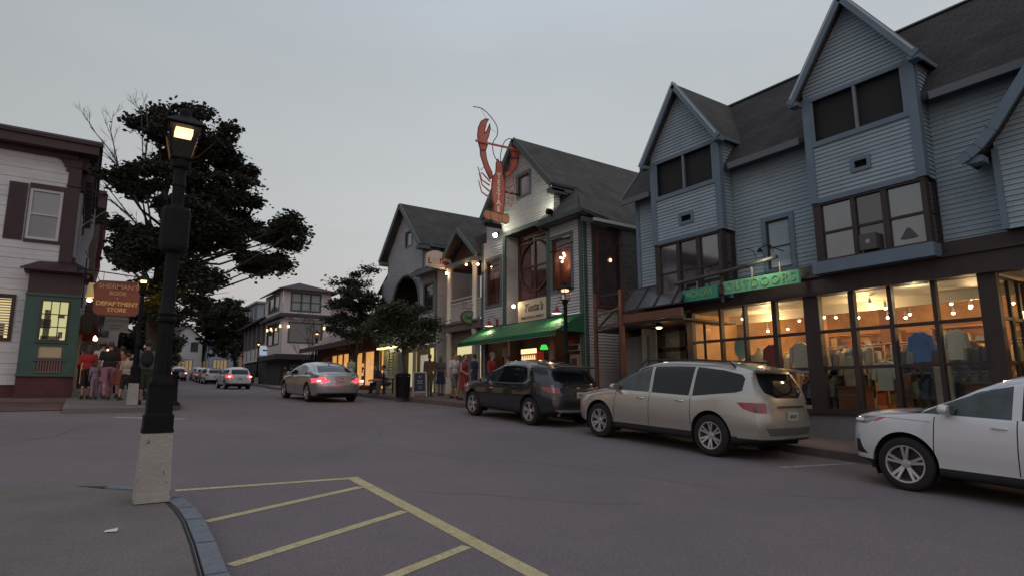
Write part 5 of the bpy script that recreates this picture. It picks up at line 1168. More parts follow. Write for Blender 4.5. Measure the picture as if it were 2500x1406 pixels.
# sidewalk-side shopfront with goods, sconce
m = MB(); m.box(-.7, -.62, 26.5, 33, 0, 3.5); part('side_shopfront', m, mat('side_dark', (.06, .04, .035), .8, var=.4, vs=2), Wb)
for y in (27.2, 29.4, 31.4):
    m = MB(); m.box(-.63, -.58, y, y + 1.5, .5, 2.6); part('side_shop_window', m, emat('side_glow', (1, .68, .38), .35), Wb)
SL = thing('cone_wall_lamp', (-.1, 25.6, 3.2), 'cone shaped wall lamp glowing at the corner of the green bay', 'wall lamp')
m = MB(); m.lathe([(.06, .0), (.12, -.45), (.13, -.5), (.05, -.5)], (-.02, 25.2, 3.75), 16); m.build('lamp_shade', mat('cone_shade', (.5, .38, .2), .6, emit=(1, .7, .3), es=.25), SL)
m = MB(); m.sph((-.02, 25.2, 3.16), (.09, .09, .07), 10, 6); m.build('bulb', emat('cone_bulb', (1, .72, .42), 4), SL)
m = MB(); m.bar((-.02, 25.2, 3.75), (-.25, 25.2, 3.8), .03); m.build('arm', black, SL)
lamp('cone_light', (.1, 25.1, 3.05), 8, (1, .7, .4), .08, SL)
# hanging shop signs
HS = thing('hanging_sign', (.7, 23.6, 3.1), 'brown hanging signboard with gold lettering in front of the left shop', 'sign')
bx = [(.10, 2.62), (.22, 2.50), (1.28, 2.52), (1.36, 2.62), (1.34, 3.52), (1.22, 3.66), (.2, 3.62), (.08, 3.5)]
m = MB(); m.slab([(a, 23.58, b) for a, b in bx], .06, (0, 1, 0)); m.build('signboard', mat('sign_brown', (.19, .055, .035), .6, var=.08, vs=3), HS)
gl = mat('gold_paint', (.62, .40, .12), .45); pk = mat('pink_gold', (.48, .28, .17), .5)
text('lettering', "SHERMAN'S", (.74, 23.57, 3.44), (1, 0, 0), (0, 0, 1), .215, pk, HS, .004, bold=.003)
text('lettering', 'BOOK', (.74, 23.57, 3.22), (1, 0, 0), (0, 0, 1), .17, pk, HS, .004, bold=.004)
text('lettering', '&', (.73, 23.57, 3.07), (1, 0, 0), (0, 0, 1), .12, pk, HS, .004)
text('lettering', 'DEPARTMENT', (.74, 23.57, 2.88), (1, 0, 0), (0, 0, 1), .185, gl, HS, .004, bold=.007)
text('lettering', 'STORE', (.74, 23.57, 2.68), (1, 0, 0), (0, 0, 1), .175, gl, HS, .004, bold=.005)
m = MB(); m.cyl((-.4, 23.62, 3.95), (1.7, 23.62, 3.8), .018); m.cyl((-.2, 23.62, 2.7), (-.2, 23.62, 4.3), .02); m.bar((.3, 23.62, 3.62), (.3, 23.62, 3.9), .015); m.bar((1.15, 23.62, 3.62), (1.15, 23.62, 3.84), .015); m.bar((.2, 23.62, 2.5), (1.3, 23.62, 2.48), .02)
m.bar((-.4, 23.62, 3.95), (-.4, 24.6, 3.95), .03); m.build('bracket', black, HS)
H2 = thing('small_hanging_sign', (.88, 27, 2.6), 'small white sign with rounded shoulders hanging below the brown sign', 'sign')
m = MB(); m.slab([(a, 27, b) for a, b in [(.55, 2.3), (1.2, 2.3), (1.28, 2.42), (1.26, 2.8), (1.12, 2.9), (.66, 2.9), (.52, 2.8), (.5, 2.42)]], .05, (0, 1, 0)); m.build('signboard', mat('sign_whitish', (.42, .42, .45), .6), H2)
text('lettering', 'STOCKING', (.89, 26.99, 2.68), (1, 0, 0), (0, 0, 1), .14, mat('grey_ink', (.12, .12, .15), .6), H2, .003)
m = MB(); m.box(.68, 1.1, 26.985, 26.999, 2.5, 2.52); m.box(.68, 1.0, 26.985, 26.999, 2.4, 2.42); m.build('small_print', MATS['grey_ink'], H2)
m = MB(); m.bar((-.6, 27.02, 2.98), (1.25, 27.02, 2.98), .02); m.build('bracket', black, H2)
# goods hung along the left shopfront
for i, (x, y, z, c_, lb) in enumerate([(.0, 26.2, 2.1, 'charcoal', 'dark jacket'), (.05, 27.4, 1.9, 'red', 'dark red striped jacket'), (-.1, 28.3, 1.6, 'grey', 'grey jacket'), (.15, 26.9, 1.2, 'grey', 'grey shirt')]):
    garment('s', (x, y, z), R(10), c_, lb + ' hanging outside the left shop behind the green bay', None, 1.0)
o = garment('s', (.35, 28.0, 2.5), 0, 'white', 'pale box sign glowing over the pavement by the left shops', None, .1); bpy.data.objects.remove(o)
def lanternlet(x, y, z, lab, r=.07, e=6, name='hanging_lantern'):
    m = MB(); m.lathe([(.01, .2), (r * 1.3, .06), (r, .04), (r * .8, -.1), (r * .4, -.12)], (x, y, z), 10); tag(m.build(name, emat('lantern_y', (1, .72, .38), e)), lab, 'lantern')
lanternlet(.3, 29.5, 2.1, 'small warm lantern over the left pavement behind the crowd', .08)
lanternlet(.9, 33, 2.0, 'tiny warm lantern farther along the left pavement', .08)
lanternlet(.1, 28.0, 1.35, 'warm lantern low beside the left shopfront', .07)
m = MB(); m.box(.0, .45, 27.5, 27.6, 1.75, 1.95); tag(m.build('price_board', mat('board_w', (.45, .42, .40), .7)), 'small pale board above the heads by the left shopfront', 'sign')
AWn = MB(); AWn.slab([(-.6, 29, 2.2), (1.6, 29, 1.75), (1.6, 34, 1.9), (-.6, 34, 2.4)], .06); tag(AWn.build('dark_awning', mat('awning_dark', (.02, .02, .022), .8)), 'dark awning reaching over the left pavement behind the hanging signs', 'awning')
# furled striped flag
FG = thing('furled_flag', (-.1, 26.2, 5), 'furled striped flag hanging from the upper wall of the left shop', 'flag')
m = MB(); st = mat('flag_stripe', (.42, .33, .33), .9); 
pts = [(-.02 + .05 * math.sin(i), 27.4, 6.3 - i * .2) for i in range(12)]; m.tube(pts, .12, 8, .2); m.build('flag_cloth', mat('flag_cloth', (.33, .25, .25), .9, var=.3, vs=14), FG)
m = MB(); m.tube([(.12, 27.3, 6.5), (.15, 27.28, 5.6), (.08, 27.3, 4.6)], .05, 8, .09); m.build('red_stripe', mat('flag_red', (.22, .06, .06), .9), FG)
m = MB(); m.bar((-.7, 27.4, 6.0), (.2, 27.4, 6.9), .03); m.build('flagpole', cream, FG)
m = MB(); m.tube([(-.3 + i * .25, 26.5 + i * 2, 5.1 - .45 * math.sin(math.pi * i / 14) - i * .06) for i in range(15)], .012, 5); tag(m.build('overhead_cable', black), 'thin dark cable sagging from the left shop towards the big tree', 'cable')

# ------------------------------------------------------------------ background buildings
def house(name, label, x0, x1, y0, y1, h, wallm, roofm, roofh=2.0, ridge='X', storeys=2, lit=0, winm=None, zb_=None, cat='building', rows_=(), wd=1.0, sill=1.2, faces='SW', ov=.4):
    zg = (g(y0) if zb_ is None else zb_) - .5; zt_ = zg + .5 + h
    T_ = thing(name, ((x0 + x1) / 2, (y0 + y1) / 2, zg + .5), label, cat)
    m = MB(); m.box(x0, x1, y0, y1, zg, zt_); m.build('wall', wallm, T_)
    m = MB()
    if roofh <= .3: m.box(x0 - ov, x1 + ov, y0 - ov, y1 + ov, zt_, zt_ + roofh)
    elif ridge == 'X': c_ = (y0 + y1) / 2; m.slab([(x0 - ov, y0 - ov, zt_), (x1 + ov, y0 - ov, zt_), (x1 + ov, c_, zt_ + roofh), (x0 - ov, c_, zt_ + roofh)], .15); m.slab([(x1 + ov, y1 + ov, zt_), (x0 - ov, y1 + ov, zt_), (x0 - ov, c_, zt_ + roofh), (x1 + ov, c_, zt_ + roofh)], .15)
    else: c_ = (x0 + x1) / 2; m.slab([(x0 - ov, y0 - ov, zt_), (x0 - ov, y1 + ov, zt_), (c_, y1 + ov, zt_ + roofh), (c_, y0 - ov, zt_ + roofh)][::-1], .15); m.slab([(x1 + ov, y0 - ov, zt_), (x1 + ov, y1 + ov, zt_), (c_, y1 + ov, zt_ + roofh), (c_, y0 - ov, zt_ + roofh)], .15)
    m.build('roof', roofm, T_)
    if ridge == 'Y' and roofh > .3: m = MB(); m.slab([(x0, y0 + .02, zt_), (x1, y0 + .02, zt_), ((x0 + x1) / 2, y0 + .02, zt_ + roofh * .93)], .1, (0, 1, 0)); m.build('gable', wallm, T_)
    sh_ = h / storeys
    for s_ in range(storeys):
        za = zg + .5 + s_ * sh_ + (.4 if (s_ == 0 and lit) else sh_ * .35); zc = zg + .5 + s_ * sh_ + sh_ * .85
        for F in faces:
            P_, u0, u1 = {'S': (PY(y0), x0, x1), 'W': (PX(x0), y0, y1), 'E': (PXp(x1), y0, y1)}[F]; n = max(1, int((u1 - u0) / (2.4 if not (s_ == 0 and lit) else 2.8)))
            for i in range(n):
                uc = u0 + (u1 - u0) * (i + .5) / n; ww = wd / 2 if not (s_ == 0 and lit) else 1.1
                m = MB(); ring(m, P_, uc - ww, uc + ww, za, zc, .08, 0, .06); [pbox(m, P_, uc + q_ * ww - .05, uc + q_ * ww + .05, za, zc, .0, .05) for q_ in ((-.5, 0, .5) if ww > 1 else (0,))]; f = m.build('window', winm or brown, T_)
                m = MB(); pbox(m, P_, uc - ww, uc + ww, za, zc, -.01, .02); m.build('pane', emat('far_lit_%d' % (i % 3), [(1, .68, .34), (.85, .72, .42), (.9, .42, .2)][i % 3], .28 * lit) if (s_ == 0 and lit) else glassd, f)
    return T_
hm = {n: mat('far_' + n, c, .85, var=.08, vs=.5) for n, c in dict(white=(.42, .42, .44), cream=(.38, .33, .30), blue=(.26, .30, .38), dark=(.07, .06, .065), brick=(.12, .07, .06), pink=(.36, .28, .27)).items()}
rf = MATS['tower_roof']
T2 = house('maroon_cornice_shop', 'white and maroon shop with a heavy cornice behind the left corner shop', -8, -.15, 33.2, 45, 9.2, hm['white'], maroon, .5, storeys=2, lit=.8, faces='SE', ov=.35)
m = MB(); m.box(-.1, .25, 33.0, 45, 8.4, 9.1); m.lathe([(.12, 6.6), (.1, 8.0), (.16, 8.3)], (.2, 33.3, 0), 12); T2m = m.build('cornice', maroon, T2)
house('dark_awning_shop', 'dark two-storey shop deep on the left pavement', -8, .6, 46, 58, 6.5, hm['brick'], maroon, .4, storeys=2, lit=1, faces='SE')
house('cream_left_shop', 'cream shop far along the left side of the street', -8, 2.2, 60, 76, 6, hm['cream'], rf, 1.5, storeys=2, lit=1, faces='SE')
house('white_left_house', 'pale house at the far left end of the street', -4, 5.5, 82, 100, 5, hm['white'], rf, 2.4, ridge='Y', storeys=2, lit=.8, faces='SE')
house('signed_shop', 'dark shop with bright signboards beyond the corner building', 16.8, 26, 75, 84, 6.3, hm['dark'], rf, .4, storeys=2, lit=1.6, faces='SW')
house('flat_roofed_block', 'pale blue flat roofed block showing above the far shops', 19, 30, 88, 100, 10.5, hm['blue'], mat('far_flat', (.3, .3, .32), .8), .25, storeys=3, faces='SW')
house('far_red_shop', 'dark red shop with lit windows behind the mid-street trees', 18.5, 26, 86.5, 96, 4.6, hm['brick'], maroon, .5, storeys=1, lit=1.6, faces='SW')
house('far_blue_house', 'blue-grey gabled house far up the street', 18, 25, 118, 128, 6.5, hm['blue'], rf, 3, ridge='Y', storeys=2, lit=1.5, faces='SW')
house('far_white_house', 'white gabled house far up the street left of the blue-grey one', 12.2, 17.3, 122, 134, 6.2, hm['white'], rf, 2.6, ridge='Y', storeys=2, lit=1.2, faces='SW')
house('far_pink_house', 'small pinkish house far up the street', 6.5, 11.4, 128, 138, 5, hm['pink'], rf, 2.2, ridge='Y', storeys=2, lit=1, faces='SE')
house('far_cream_house', 'cream house closing the far end of the street', 9, 19, 150, 162, 8, hm['cream'], rf, 3, ridge='X', storeys=3, faces='S', lit=.6)
for (x, y, z, w_, h_, c_, lb) in ((15.9, 74, 4.6, 2.2, 1.2, (.30, .36, .25), 'green and white lit signboard on the dark shop beyond the corner building'), (16.2, 73.5, 3.1, 1.6, .9, (.42, .28, .08), 'yellow signboard under the green and white one'), (14.6, 62, 3.6, 1.6, .9, (.35, .42, .52), 'bluish white projecting signboard below the corner building canopy')):
    m = MB(); m.box(x - w_ / 2, x + w_ / 2, y, y + .15, z, z + h_); o = tag(m.build('signboard', mat('sb_' + str(int(x * 10)), c_, .6, emit=c_, es=.7)), lb, 'sign')
    m = MB(); m.box(x - w_ * .35, x + w_ * .35, y - .03, y, z + h_ * .45, z + h_ * .6); m.build('sign_stripe', MATS['far_dark'], o)
# distant wooded hill
m = MB(); pr = [(-300, 0), (-160, 9), (-60, 12), (-10, 11), (10, 9.5), (30, 8.5), (60, 9), (120, 12), (260, 8), (420, 0)]
base = g(200) - 1
for (a, p), (b, q_) in zip(pr[:-1], pr[1:]): m.quad((a, 215, base), (b, 215, base), (b, 245, base + q_ + rnd.uniform(-1, 1)), (a, 245, base + p)); m.quad((a, 245, base + p), (b, 245, base + q_), (b, 320, base), (a, 320, base))
struct(m.build('hill', mat('hill_green', (.030, .032, .028), .95, var=.4, vs=.08, bump=.6, bs=.6, bd=1)))
# ------------------------------------------------------------------ trees
bark = mat('bark', (.060, .048, .040), .95, var=.3, vs=6, bump=.8, bs=14, streak=.3)
twigm = mat('twig', (.10, .085, .08), .9)
leafm = {n: mat('leaf_' + n, c, .75, var=.45, vs=1.6) for n, c in dict(dark=(.036, .040, .028), mid=(.044, .058, .036), green=(.065, .095, .052), far=(.040, .048, .036)).items()}
def leaves(m, cl, n, size, r, flat=.55, holes=.0):
    vol = [c[3] * c[3] * .8 * c[4] for c in cl]; tot = sum(v ** .75 for v in vol)
    for c, v in zip(cl, vol):
        k = int(n * v ** .75 / tot); rx, rz = c[3], c[4]; ry = rx * .85
        subs = []
        for _ in range(max(5, int(rx * rz * 16))):
            while True:
                p = Vector((r.uniform(-1, 1), r.uniform(-1, 1), r.uniform(-1, 1)))
                if p.length <= 1: break
            p = p * (.35 + .6 * r.random()) if p.length < .5 else p
            subs.append((Vector((c[0] + p.x * rx, c[1] + p.y * ry, c[2] + p.z * rz)), r.uniform(.22, .42)))
        for _ in range(k):
            q, sr = r.choice(subs); d = Vector((r.gauss(0, 1), r.gauss(0, 1), r.gauss(0, .55))); d = d * (sr * .62)
            p = q + d; s_ = size * r.uniform(.6, 1.25)
            a = r.uniform(0, 6.283); nrm = Vector((r.gauss(0, flat), r.gauss(0, flat), 1)).normalized()
            u = nrm.orthogonal().normalized(); w = nrm.cross(u); u, w = u * math.cos(a) + w * math.sin(a), w * math.cos(a) - u * math.sin(a)
            dr = nrm * (-s_ * .25)
            m.add([p - u * s_ * .5, p - w * s_ * .42 + dr * .5, p + u * s_ * .22 - w * s_ * .3, p + u * s_ * .62 + dr, p + u * s_ * .22 + w * s_ * .3, p + w * s_ * .42 + dr * .5], [(0, 1, 2, 3, 4, 5)])
def tree(name, label, base, trunk, limbs, cl, n, size, lm, r0=.2, seed=3, twigs=(), group=None):
    r = random.Random(seed); T_ = thing(name, base, label, 'tree', group)
    m = MB(); m.tube(trunk, r0, 10, r0 * .35)
    for l in limbs: m.tube(l, r0 * .42, 7, r0 * .08)
    for c in cl:   # a limb to every clump
        zb_ = min(c[2] - .4, trunk[-1][2]); best = min(trunk[1:], key=lambda p: abs(p[2] - (c[2] - .35 * math.hypot(c[0] - p[0], c[1] - p[1]) - .2)))
        q = Vector(best); e = Vector((c[0], c[1], c[2] - c[4] * .2)); md = (q + e) / 2 + Vector((0, 0, -.10 * (e - q).length + r.uniform(-.1, .1)))
        m.tube([q, md, e], r0 * .26, 6, r0 * .07)
        for _ in range(4): f = e + Vector((r.uniform(-1, 1) * c[3] * .9, r.uniform(-1, 1) * c[3] * .7, r.uniform(-.6, .8) * c[4])); m.tube([md * .4 + e * .6, f], r0 * .07, 4, r0 * .03)
    m.build('trunk', bark, T_, smooth=60)
    if cl: m = MB(); leaves(m, cl, n, size, r); m.build('crown', lm, T_)
    if twigs:
        m = MB()
        for tw, rr_ in twigs: m.tube(tw, rr_, 5, rr_ * .3)
        m.build('bare_branches', twigm, T_)
    return T_
def fork(r, p, d, L_, rad, depth, outl):
    """bare twigs that keep dividing"""
    e = p + d * L_; md = (p + e) / 2 + Vector((r.uniform(-.05, .05) * L_, 0, r.uniform(-.04, .06) * L_)); outl.append(([p, md, e], rad))
    if depth:
        for _ in range(3):
            d2 = (d + Vector((r.uniform(-.6, .6), r.uniform(-.4, .4), r.uniform(-.35, .5)))).normalized(); fork(r, p + (e - p) * r.uniform(.45, 1), d2, L_ * .6, rad * .6, depth - 1, outl)
BIG= [(2.47, 23.91, 9.9, 0.53, 0.31), (3.18, 26.62, 11.4, 0.27, 0.14), (1.2, 26.3, 10.32, 0.57, 0.49), (1.66, 24.37, 9.15, 0.78, 0.59), (2.22, 25.28, 10.03, 0.7, 0.49), (3.75, 25.11, 9.42, 0.81, 0.46), (2.95, 25.88, 8.98, 1.25, 0.64), (4.38, 26.4, 9.11, 0.87, 0.35), (0.35, 23.76, 7.3, 0.49, 0.25), (1.34, 23.51, 7.35, 0.74, 0.55), (1.03, 26.58, 7.64, 0.54, 0.29), (3.2, 25.04, 7.7, 1.15, 0.62), (4.76, 26.3, 7.83, 0.77, 0.34), (2.43, 23.41, 6.12, 0.77, 0.56), (0.84, 25.09, 5.82, 0.52, 0.42), (0.81, 26.14, 5.36, 0.46, 0.4), (1.27, 24.27, 5.19, 0.56, 0.52), (4.46, 26.99, 7.24, 0.96, 0.39), (5.41, 26.83, 6.91, 1.1, 0.46), (5.91, 23.52, 6.4, 0.68, 0.32), (6.3, 23.5, 6.13, 0.34, 0.19), (5.96, 25.46, 5.99, 0.9, 0.59), (5.78, 26.97, 5.39, 0.93, 0.49), (4.18, 24.85, 5.55, 1.03, 0.56), (3.22, 24.22, 5.83, 1.1, 0.61), (2.41, 25.0, 5.34, 0.95, 0.71), (3.51, 23.51, 3.85, 0.67, 0.35), (2.68, 24.24, 4.18, 0.92, 0.56), (1.44, 25.06, 4.62, 0.61, 0.57), (2.19, 25.28, 3.53, 0.73, 0.42), (3.15, 24.29, 3.22, 0.47, 0.17), (2.53, 24.28, 2.7, 0.58, 0.23), (0.8, 24.23, 4.4, 0.33, 0.23), (6.1, 25.15, 5.02, 0.48, 0.27), (4.39, 24.5, 8.02, 0.44, 0.17), (3.53, 23.48, 9.45, 0.41, 0.22), (1.58, 26.58, 11.04, 0.36, 0.17)]
T2= [(12.76, 32.12, 6.7, 0.58, 0.16), (12.84, 33.83, 6.31, 1.06, 0.48), (11.2, 33.63, 6.12, 0.43, 0.11), (12.14, 32.41, 5.15, 1.25, 0.6), (11.3, 32.99, 4.76, 0.6, 0.28), (13.01, 32.88, 4.81, 1.14, 0.66), (12.27, 33.36, 3.88, 1.34, 0.56), (13.6, 33.0, 3.97, 0.7, 0.5), (12.49, 32.03, 3.16, 1.19, 0.31), (11.16, 31.87, 3.41, 0.68, 0.31), (11.99, 33.81, 5.86, 0.53, 0.19)]
T3= [(10.19, 22.09, 3.06, 0.98, 0.33), (10.03, 23.09, 2.66, 0.81, 0.37), (11.07, 22.97, 2.71, 0.94, 0.44), (10.38, 22.26, 2.07, 0.86, 0.29), (11.62, 22.59, 2.79, 0.5, 0.24), (9.6, 22.53, 2.99, 0.49, 0.2), (11.37, 22.81, 2.2, 0.53, 0.21), (10.24, 23.0, 3.33, 0.55, 0.17)]
T4= [(9.28, 55.81, 6.96, 1.77, 0.9), (10.61, 60.08, 5.85, 2.17, 1.34), (9.07, 59.58, 5.0, 1.33, 1.01), (11.08, 56.53, 3.8, 1.19, 0.98), (7.8, 57.97, 5.86, 0.69, 0.63), (11.51, 57.7, 5.87, 0.89, 0.88), (9.86, 58.91, 3.9, 1.34, 0.79), (8.79, 59.73, 7.0, 1.0, 0.73)]
T5= [(3.9, 42.54, 3.2, 0.79, 0.64), (4.91, 45.39, 2.85, 0.66, 0.54), (3.87, 45.06, 4.3, 0.79, 0.42), (4.37, 43.02, 2.04, 0.49, 0.3), (4.94, 43.98, 3.34, 0.46, 0.32)]
rt = random.Random(11); tw = []
for l in ([(1.92, 5.34), (1.0, 7.04), (.12, 8.56), (-.56, 9.33)], [(1.0, 7.04), (.4, 8.16), (0, 9.63)], [(1.61, 5.91), (1.18, 8.01), (.91, 10.51)], [(1.18, 8.01), (1.19, 9.45), (1.05, 10.38)], [(1.94, 5.03), (.94, 6.27), (-.03, 7.46)], [(.94, 6.27), (.28, 6.76), (-.09, 6.84)], [(2.05, 5.35), (1.7, 7.17), (1.67, 9.24)], [(1.75, 6.55), (.95, 7.65), (-.25, 8.63)]):
    yb_ = 25.3 + rt.uniform(-.3, .3); pts = [Vector((a, yb_ + rt.uniform(-.12, .12), b)) for a, b in l]; tw.append((pts, .038))
    for i in range(1, len(pts)):
        for _ in range(2):
            d = (pts[i] - pts[i - 1]).normalized() + Vector((rt.uniform(-.7, .3), rt.uniform(-.4, .4), rt.uniform(-.2, .5))); fork(rt, pts[i - 1] + (pts[i] - pts[i - 1]) * rt.uniform(.4, 1), d.normalized(), rt.uniform(.4, .8), .013, 2, tw)
tree('maple_tree', 'big dark leafy tree with bare grey side branches behind the near lamp post', (2.03, 25.3, -.05), [(2.05, 25.3, -.1), (1.99, 25.3, 1.6), (1.91, 25.3, 2.5), (1.97, 25.3, 3.8), (1.98, 25.3, 4.8), (2.02, 25.3, 6.0), (1.9, 25.3, 7.2), (2.1, 25.3, 8.5), (2.25, 25.3, 9.8)],
     [[(1.97, 25.3, 3.6), (2.8, 25.2, 4.6), (4.2, 25.1, 5.3), (5.6, 25.2, 5.9)], [(1.98, 25.3, 4.6), (1.5, 25.0, 5.6), (1.2, 24.6, 6.8)], [(2.0, 25.3, 5.6), (3.0, 25.4, 6.8), (4.2, 25.8, 8.2)]], BIG, 70000, .16, leafm['dark'], .24, 5, tw)
tree('street_tree', 'mid-size dark tree before the red-brown timber shop', (12.4, 33, .1), [(12.4, 33, .05), (12.4, 33, 1.8), (12.5, 33, 3.6), (12.5, 33, 5.6)], [], T2, 11000, .15, leafm['mid'], .14, 8)
tree('small_tree', 'small leafy green tree beside the sandwich board on the right pavement', (10.6, 22.7, -.15), [(10.62, 22.7, -.25), (10.6, 22.7, .6), (10.5, 22.7, 1.5), (10.4, 22.7, 2.4), (10.4, 22.7, 3.0)], [], T3, 9000, .11, leafm['green'], .075, 9)
T4 += [(10.2, 58, 7.4, 1.5, .9), (8.6, 57, 6.3, 1.3, .9), (10.9, 58, 4.9, 1.5, .9), (9.6, 58, 5.9, 1.8, 1.2)]
T4b = [(c[0] * 1.345, c[1] * 1.345, c[2] * 1.345, c[3] * 1.345, c[4] * 1.345) for c in T4]
tree('street_tree', 'round dark tree standing among the parked cars far up the street', (14.9, 78, 1.2), [(14.9, 78, 1.0), (14.6, 78, 4), (14.0, 78, 7), (13.5, 78, 9)], [], T4b, 26000, .27, leafm['far'], .25, 10)
tree('street_tree', 'dark tree right behind the lamp post on the far left pavement', (2.6, 43.5, .15), [(2.6, 43.5, .1), (2.8, 43.5, 1.6), (3.5, 43.7, 2.6), (4.0, 44, 4.0)], [], T5 + [(2.9, 44, 4.6, 1.0, .6), (3.3, 42.8, 5.2, .8, .5)], 8000, .2, leafm['mid'], .16, 12)
for i, (x, y, zt_, lb) in enumerate([(4.4, 66, 4.5, 'dark tree far along the left pavement'), (8.3, 104, 7.5, 'dark tree before the small pinkish house'), (22, 108, 9, 'dark tree between the flat roofed block and the blue-grey house')]):
    z0 = g(y); r_ = random.Random(40 + i); cl = [(x + r_.uniform(-1.6, 1.6), y + r_.uniform(-1, 1), z0 + zt_ * r_.uniform(.4, .95), 1.5, .9) for _ in range(8)]
    tree('street_tree', lb, (x, y, z0), [(x, y, z0 - .1), (x, y, z0 + zt_ * .4), (x, y, z0 + zt_ * .85)], [], cl, 4500, .32, leafm['far'], .2, 50 + i)
tw = []; r_ = random.Random(21)
for a in range(9): fork(r_, Vector((13.6, 45, 1.6 + .35 * a)), Vector((r_.uniform(-1, 1), r_.uniform(-.5, .5), r_.uniform(.5, 1.2))).normalized(), 1.3, .028, 3, tw)
tree('bare_sapling', 'leafless sapling beside a lit street lamp before the cream corner building', (13.6, 45, .3), [(13.6, 45, .2), (13.6, 45, 2.0), (13.65, 45, 5.2)], [], [], 0, 0, None, .07, 3, tw)
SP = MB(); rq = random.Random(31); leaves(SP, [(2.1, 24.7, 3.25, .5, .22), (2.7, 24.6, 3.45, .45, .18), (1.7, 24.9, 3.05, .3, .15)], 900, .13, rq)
SPo = SP.build('lit_sprig', mat('leaf_lamplit', (.16, .14, .02), .7, var=.3, vs=3), [o for o in COL.objects if o.name == 'maple_tree'][0])  # yellow leaf colour paints in the street lamp's light on this sprig

# ------------------------------------------------------------------ street lamps
def street_lamp(loc, label, box=True):
    T_ = thing('street_lamp', (0, 0, 0), label, 'street lamp', 'old-style street lamps')
    m = MB(); m.add([(-.155, -.155, 0), (.155, -.155, 0), (.155, .155, 0), (-.155, .155, 0), (-.135, -.135, .66), (.135, -.135, .66), (.135, .135, .66), (-.135, .135, .66), (-.125, -.125, .68), (.125, -.125, .68), (.125, .125, .68), (-.125, .125, .68)],
                    [(0, 1, 5, 4), (1, 2, 6, 5), (2, 3, 7, 6), (3, 0, 4, 7), (4, 5, 9, 8), (5, 6, 10, 9), (6, 7, 11, 10), (7, 4, 8, 11), (8, 9, 10, 11), (3, 2, 1, 0)])
    m.build('concrete_base', pedm, T_)
    m = MB()
    def sq(h, z0, z1, h2=None): h2 = h2 or h; m.add([(-h, -h, z0), (h, -h, z0), (h, h, z0), (-h, h, z0), (-h2, -h2, z1), (h2, -h2, z1), (h2, h2, z1), (-h2, h2, z1)], [(0, 1, 5, 4), (1, 2, 6, 5), (2, 3, 7, 6), (3, 0, 4, 7), (4, 5, 6, 7), (3, 2, 1, 0)])
    sq(.138, .675, .71); sq(.132, .71, .85); sq(.132, .85, .865, .118); sq(.115, .865, 1.15); sq(.122, 1.15, 1.18); sq(.105, 1.18, 1.25, .085)
    n = 24; prof = [(.088, 1.25), (.084, 1.3), (.074, 1.8)]
    vs = []; fs = []
    for r, z in prof:
        for i in range(n): a = 2 * math.pi * i / n; q = r * (1 if i % 2 else .9); vs.append((q * math.cos(a), q * math.sin(a), z))
    for k in range(2): fs += [(k * n + i, k * n + (i + 1) % n, (k + 1) * n + (i + 1) % n, (k + 1) * n + i) for i in range(n)]
    m.add(vs, fs)
    m.lathe([(.074, 1.8), (.095, 1.82), (.098, 1.85), (.08, 1.87), (.092, 1.9), (.078, 1.93), (.068, 1.95), (.066, 2.5), (.062, 3.3), (.07, 3.31), (.07, 3.34), (.062, 3.36), (.062, 3.5), (.09, 3.52), (.1, 3.56), (.1, 3.6)], (0, 0, 0), 20)
    m.build('post', black, T_, smooth=35)
    if box:
        m = MB(); m.lathe([(.09, 2.56), (.13, 2.58), (.145, 2.62), (.145, 3.02), (.13, 3.06), (.07, 3.08)], (0, 0, 0), 10); m.build('speaker_box', mat('box_black', (.012, .012, .014), .8, var=.15, vs=5, spec=.2), T_)
    # lantern
    zb_, zt_, hb, ht = 3.62, 3.98, .10, .165; m = MB()
    for sx in (-1, 1):
        for sy in (-1, 1): m.bar((sx * hb, sy * hb, zb_), (sx * ht, sy * ht, zt_), .016)
    for (h, z) in ((hb, zb_), (ht, zt_)):
        for s_ in (-1, 1): m.bar((-h, s_ * h, z), (h, s_ * h, z), .018); m.bar((s_ * h, -h, z), (s_ * h, h, z), .018)
    m.lathe([(.0, 3.58), (.1, 3.6), (.105, 3.625), (0, 3.63)], (0, 0, 0), 12)
    lf = m.build('lantern_frame', black, T_)
    m = MB(); h1_, h2_ = hb - .004, ht - .004
    for (a, b) in (((-1, -1), (1, -1)), ((1, -1), (1, 1)), ((1, 1), (-1, 1)), ((-1, 1), (-1, -1))): m.quad((a[0] * h1_, a[1] * h1_, zb_), (b[0] * h1_, b[1] * h1_, zb_), (b[0] * h2_, b[1] * h2_, zt_), (a[0] * h2_, a[1] * h2_, zt_))
    m.build('lantern_glass', glassmat('lantern_glass', (.93, .9, .85), 1.45), lf)
    m = MB()
    ring_ = []
    for z, h in ((3.985, .205), (4.0, .2), (4.05, .14), (4.10, .085), (4.115, .06)): ring_.append([(-h, -h, z), (h, -h, z), (h, h, z), (-h, h, z)])
    vs = [p for q in ring_ for p in q]; m.add(vs, [(k * 4 + i, k * 4 + (i + 1) % 4, k * 4 + 4 + (i + 1) % 4, k * 4 + 4 + i) for k in range(4) for i in range(4)] + [(3, 2, 1, 0), (16, 17, 18, 19)])
    m.lathe([(.06, 4.11), (.06, 4.18), (.05, 4.2), (.03, 4.21)], (0, 0, 0), 14); m.build('lantern_roof', black, T_)
    m = MB(); m.box(-.085, .085, -.085, .085, 3.90, 3.965); m.build('lamp_refractor', emat('sodium', (1, .62, .30), 2.6), lf)
    lamp('lamp_light', (0, 0, 3.893), 16, (1, .45, .14), .004, T_)
    T_.location = loc; T_.name = 'street_lamp'
    return T_
pedm = mat('pedestal_concrete', (.37, .345, .31), .9, var=.10, vs=4, bump=.6, bs=30)
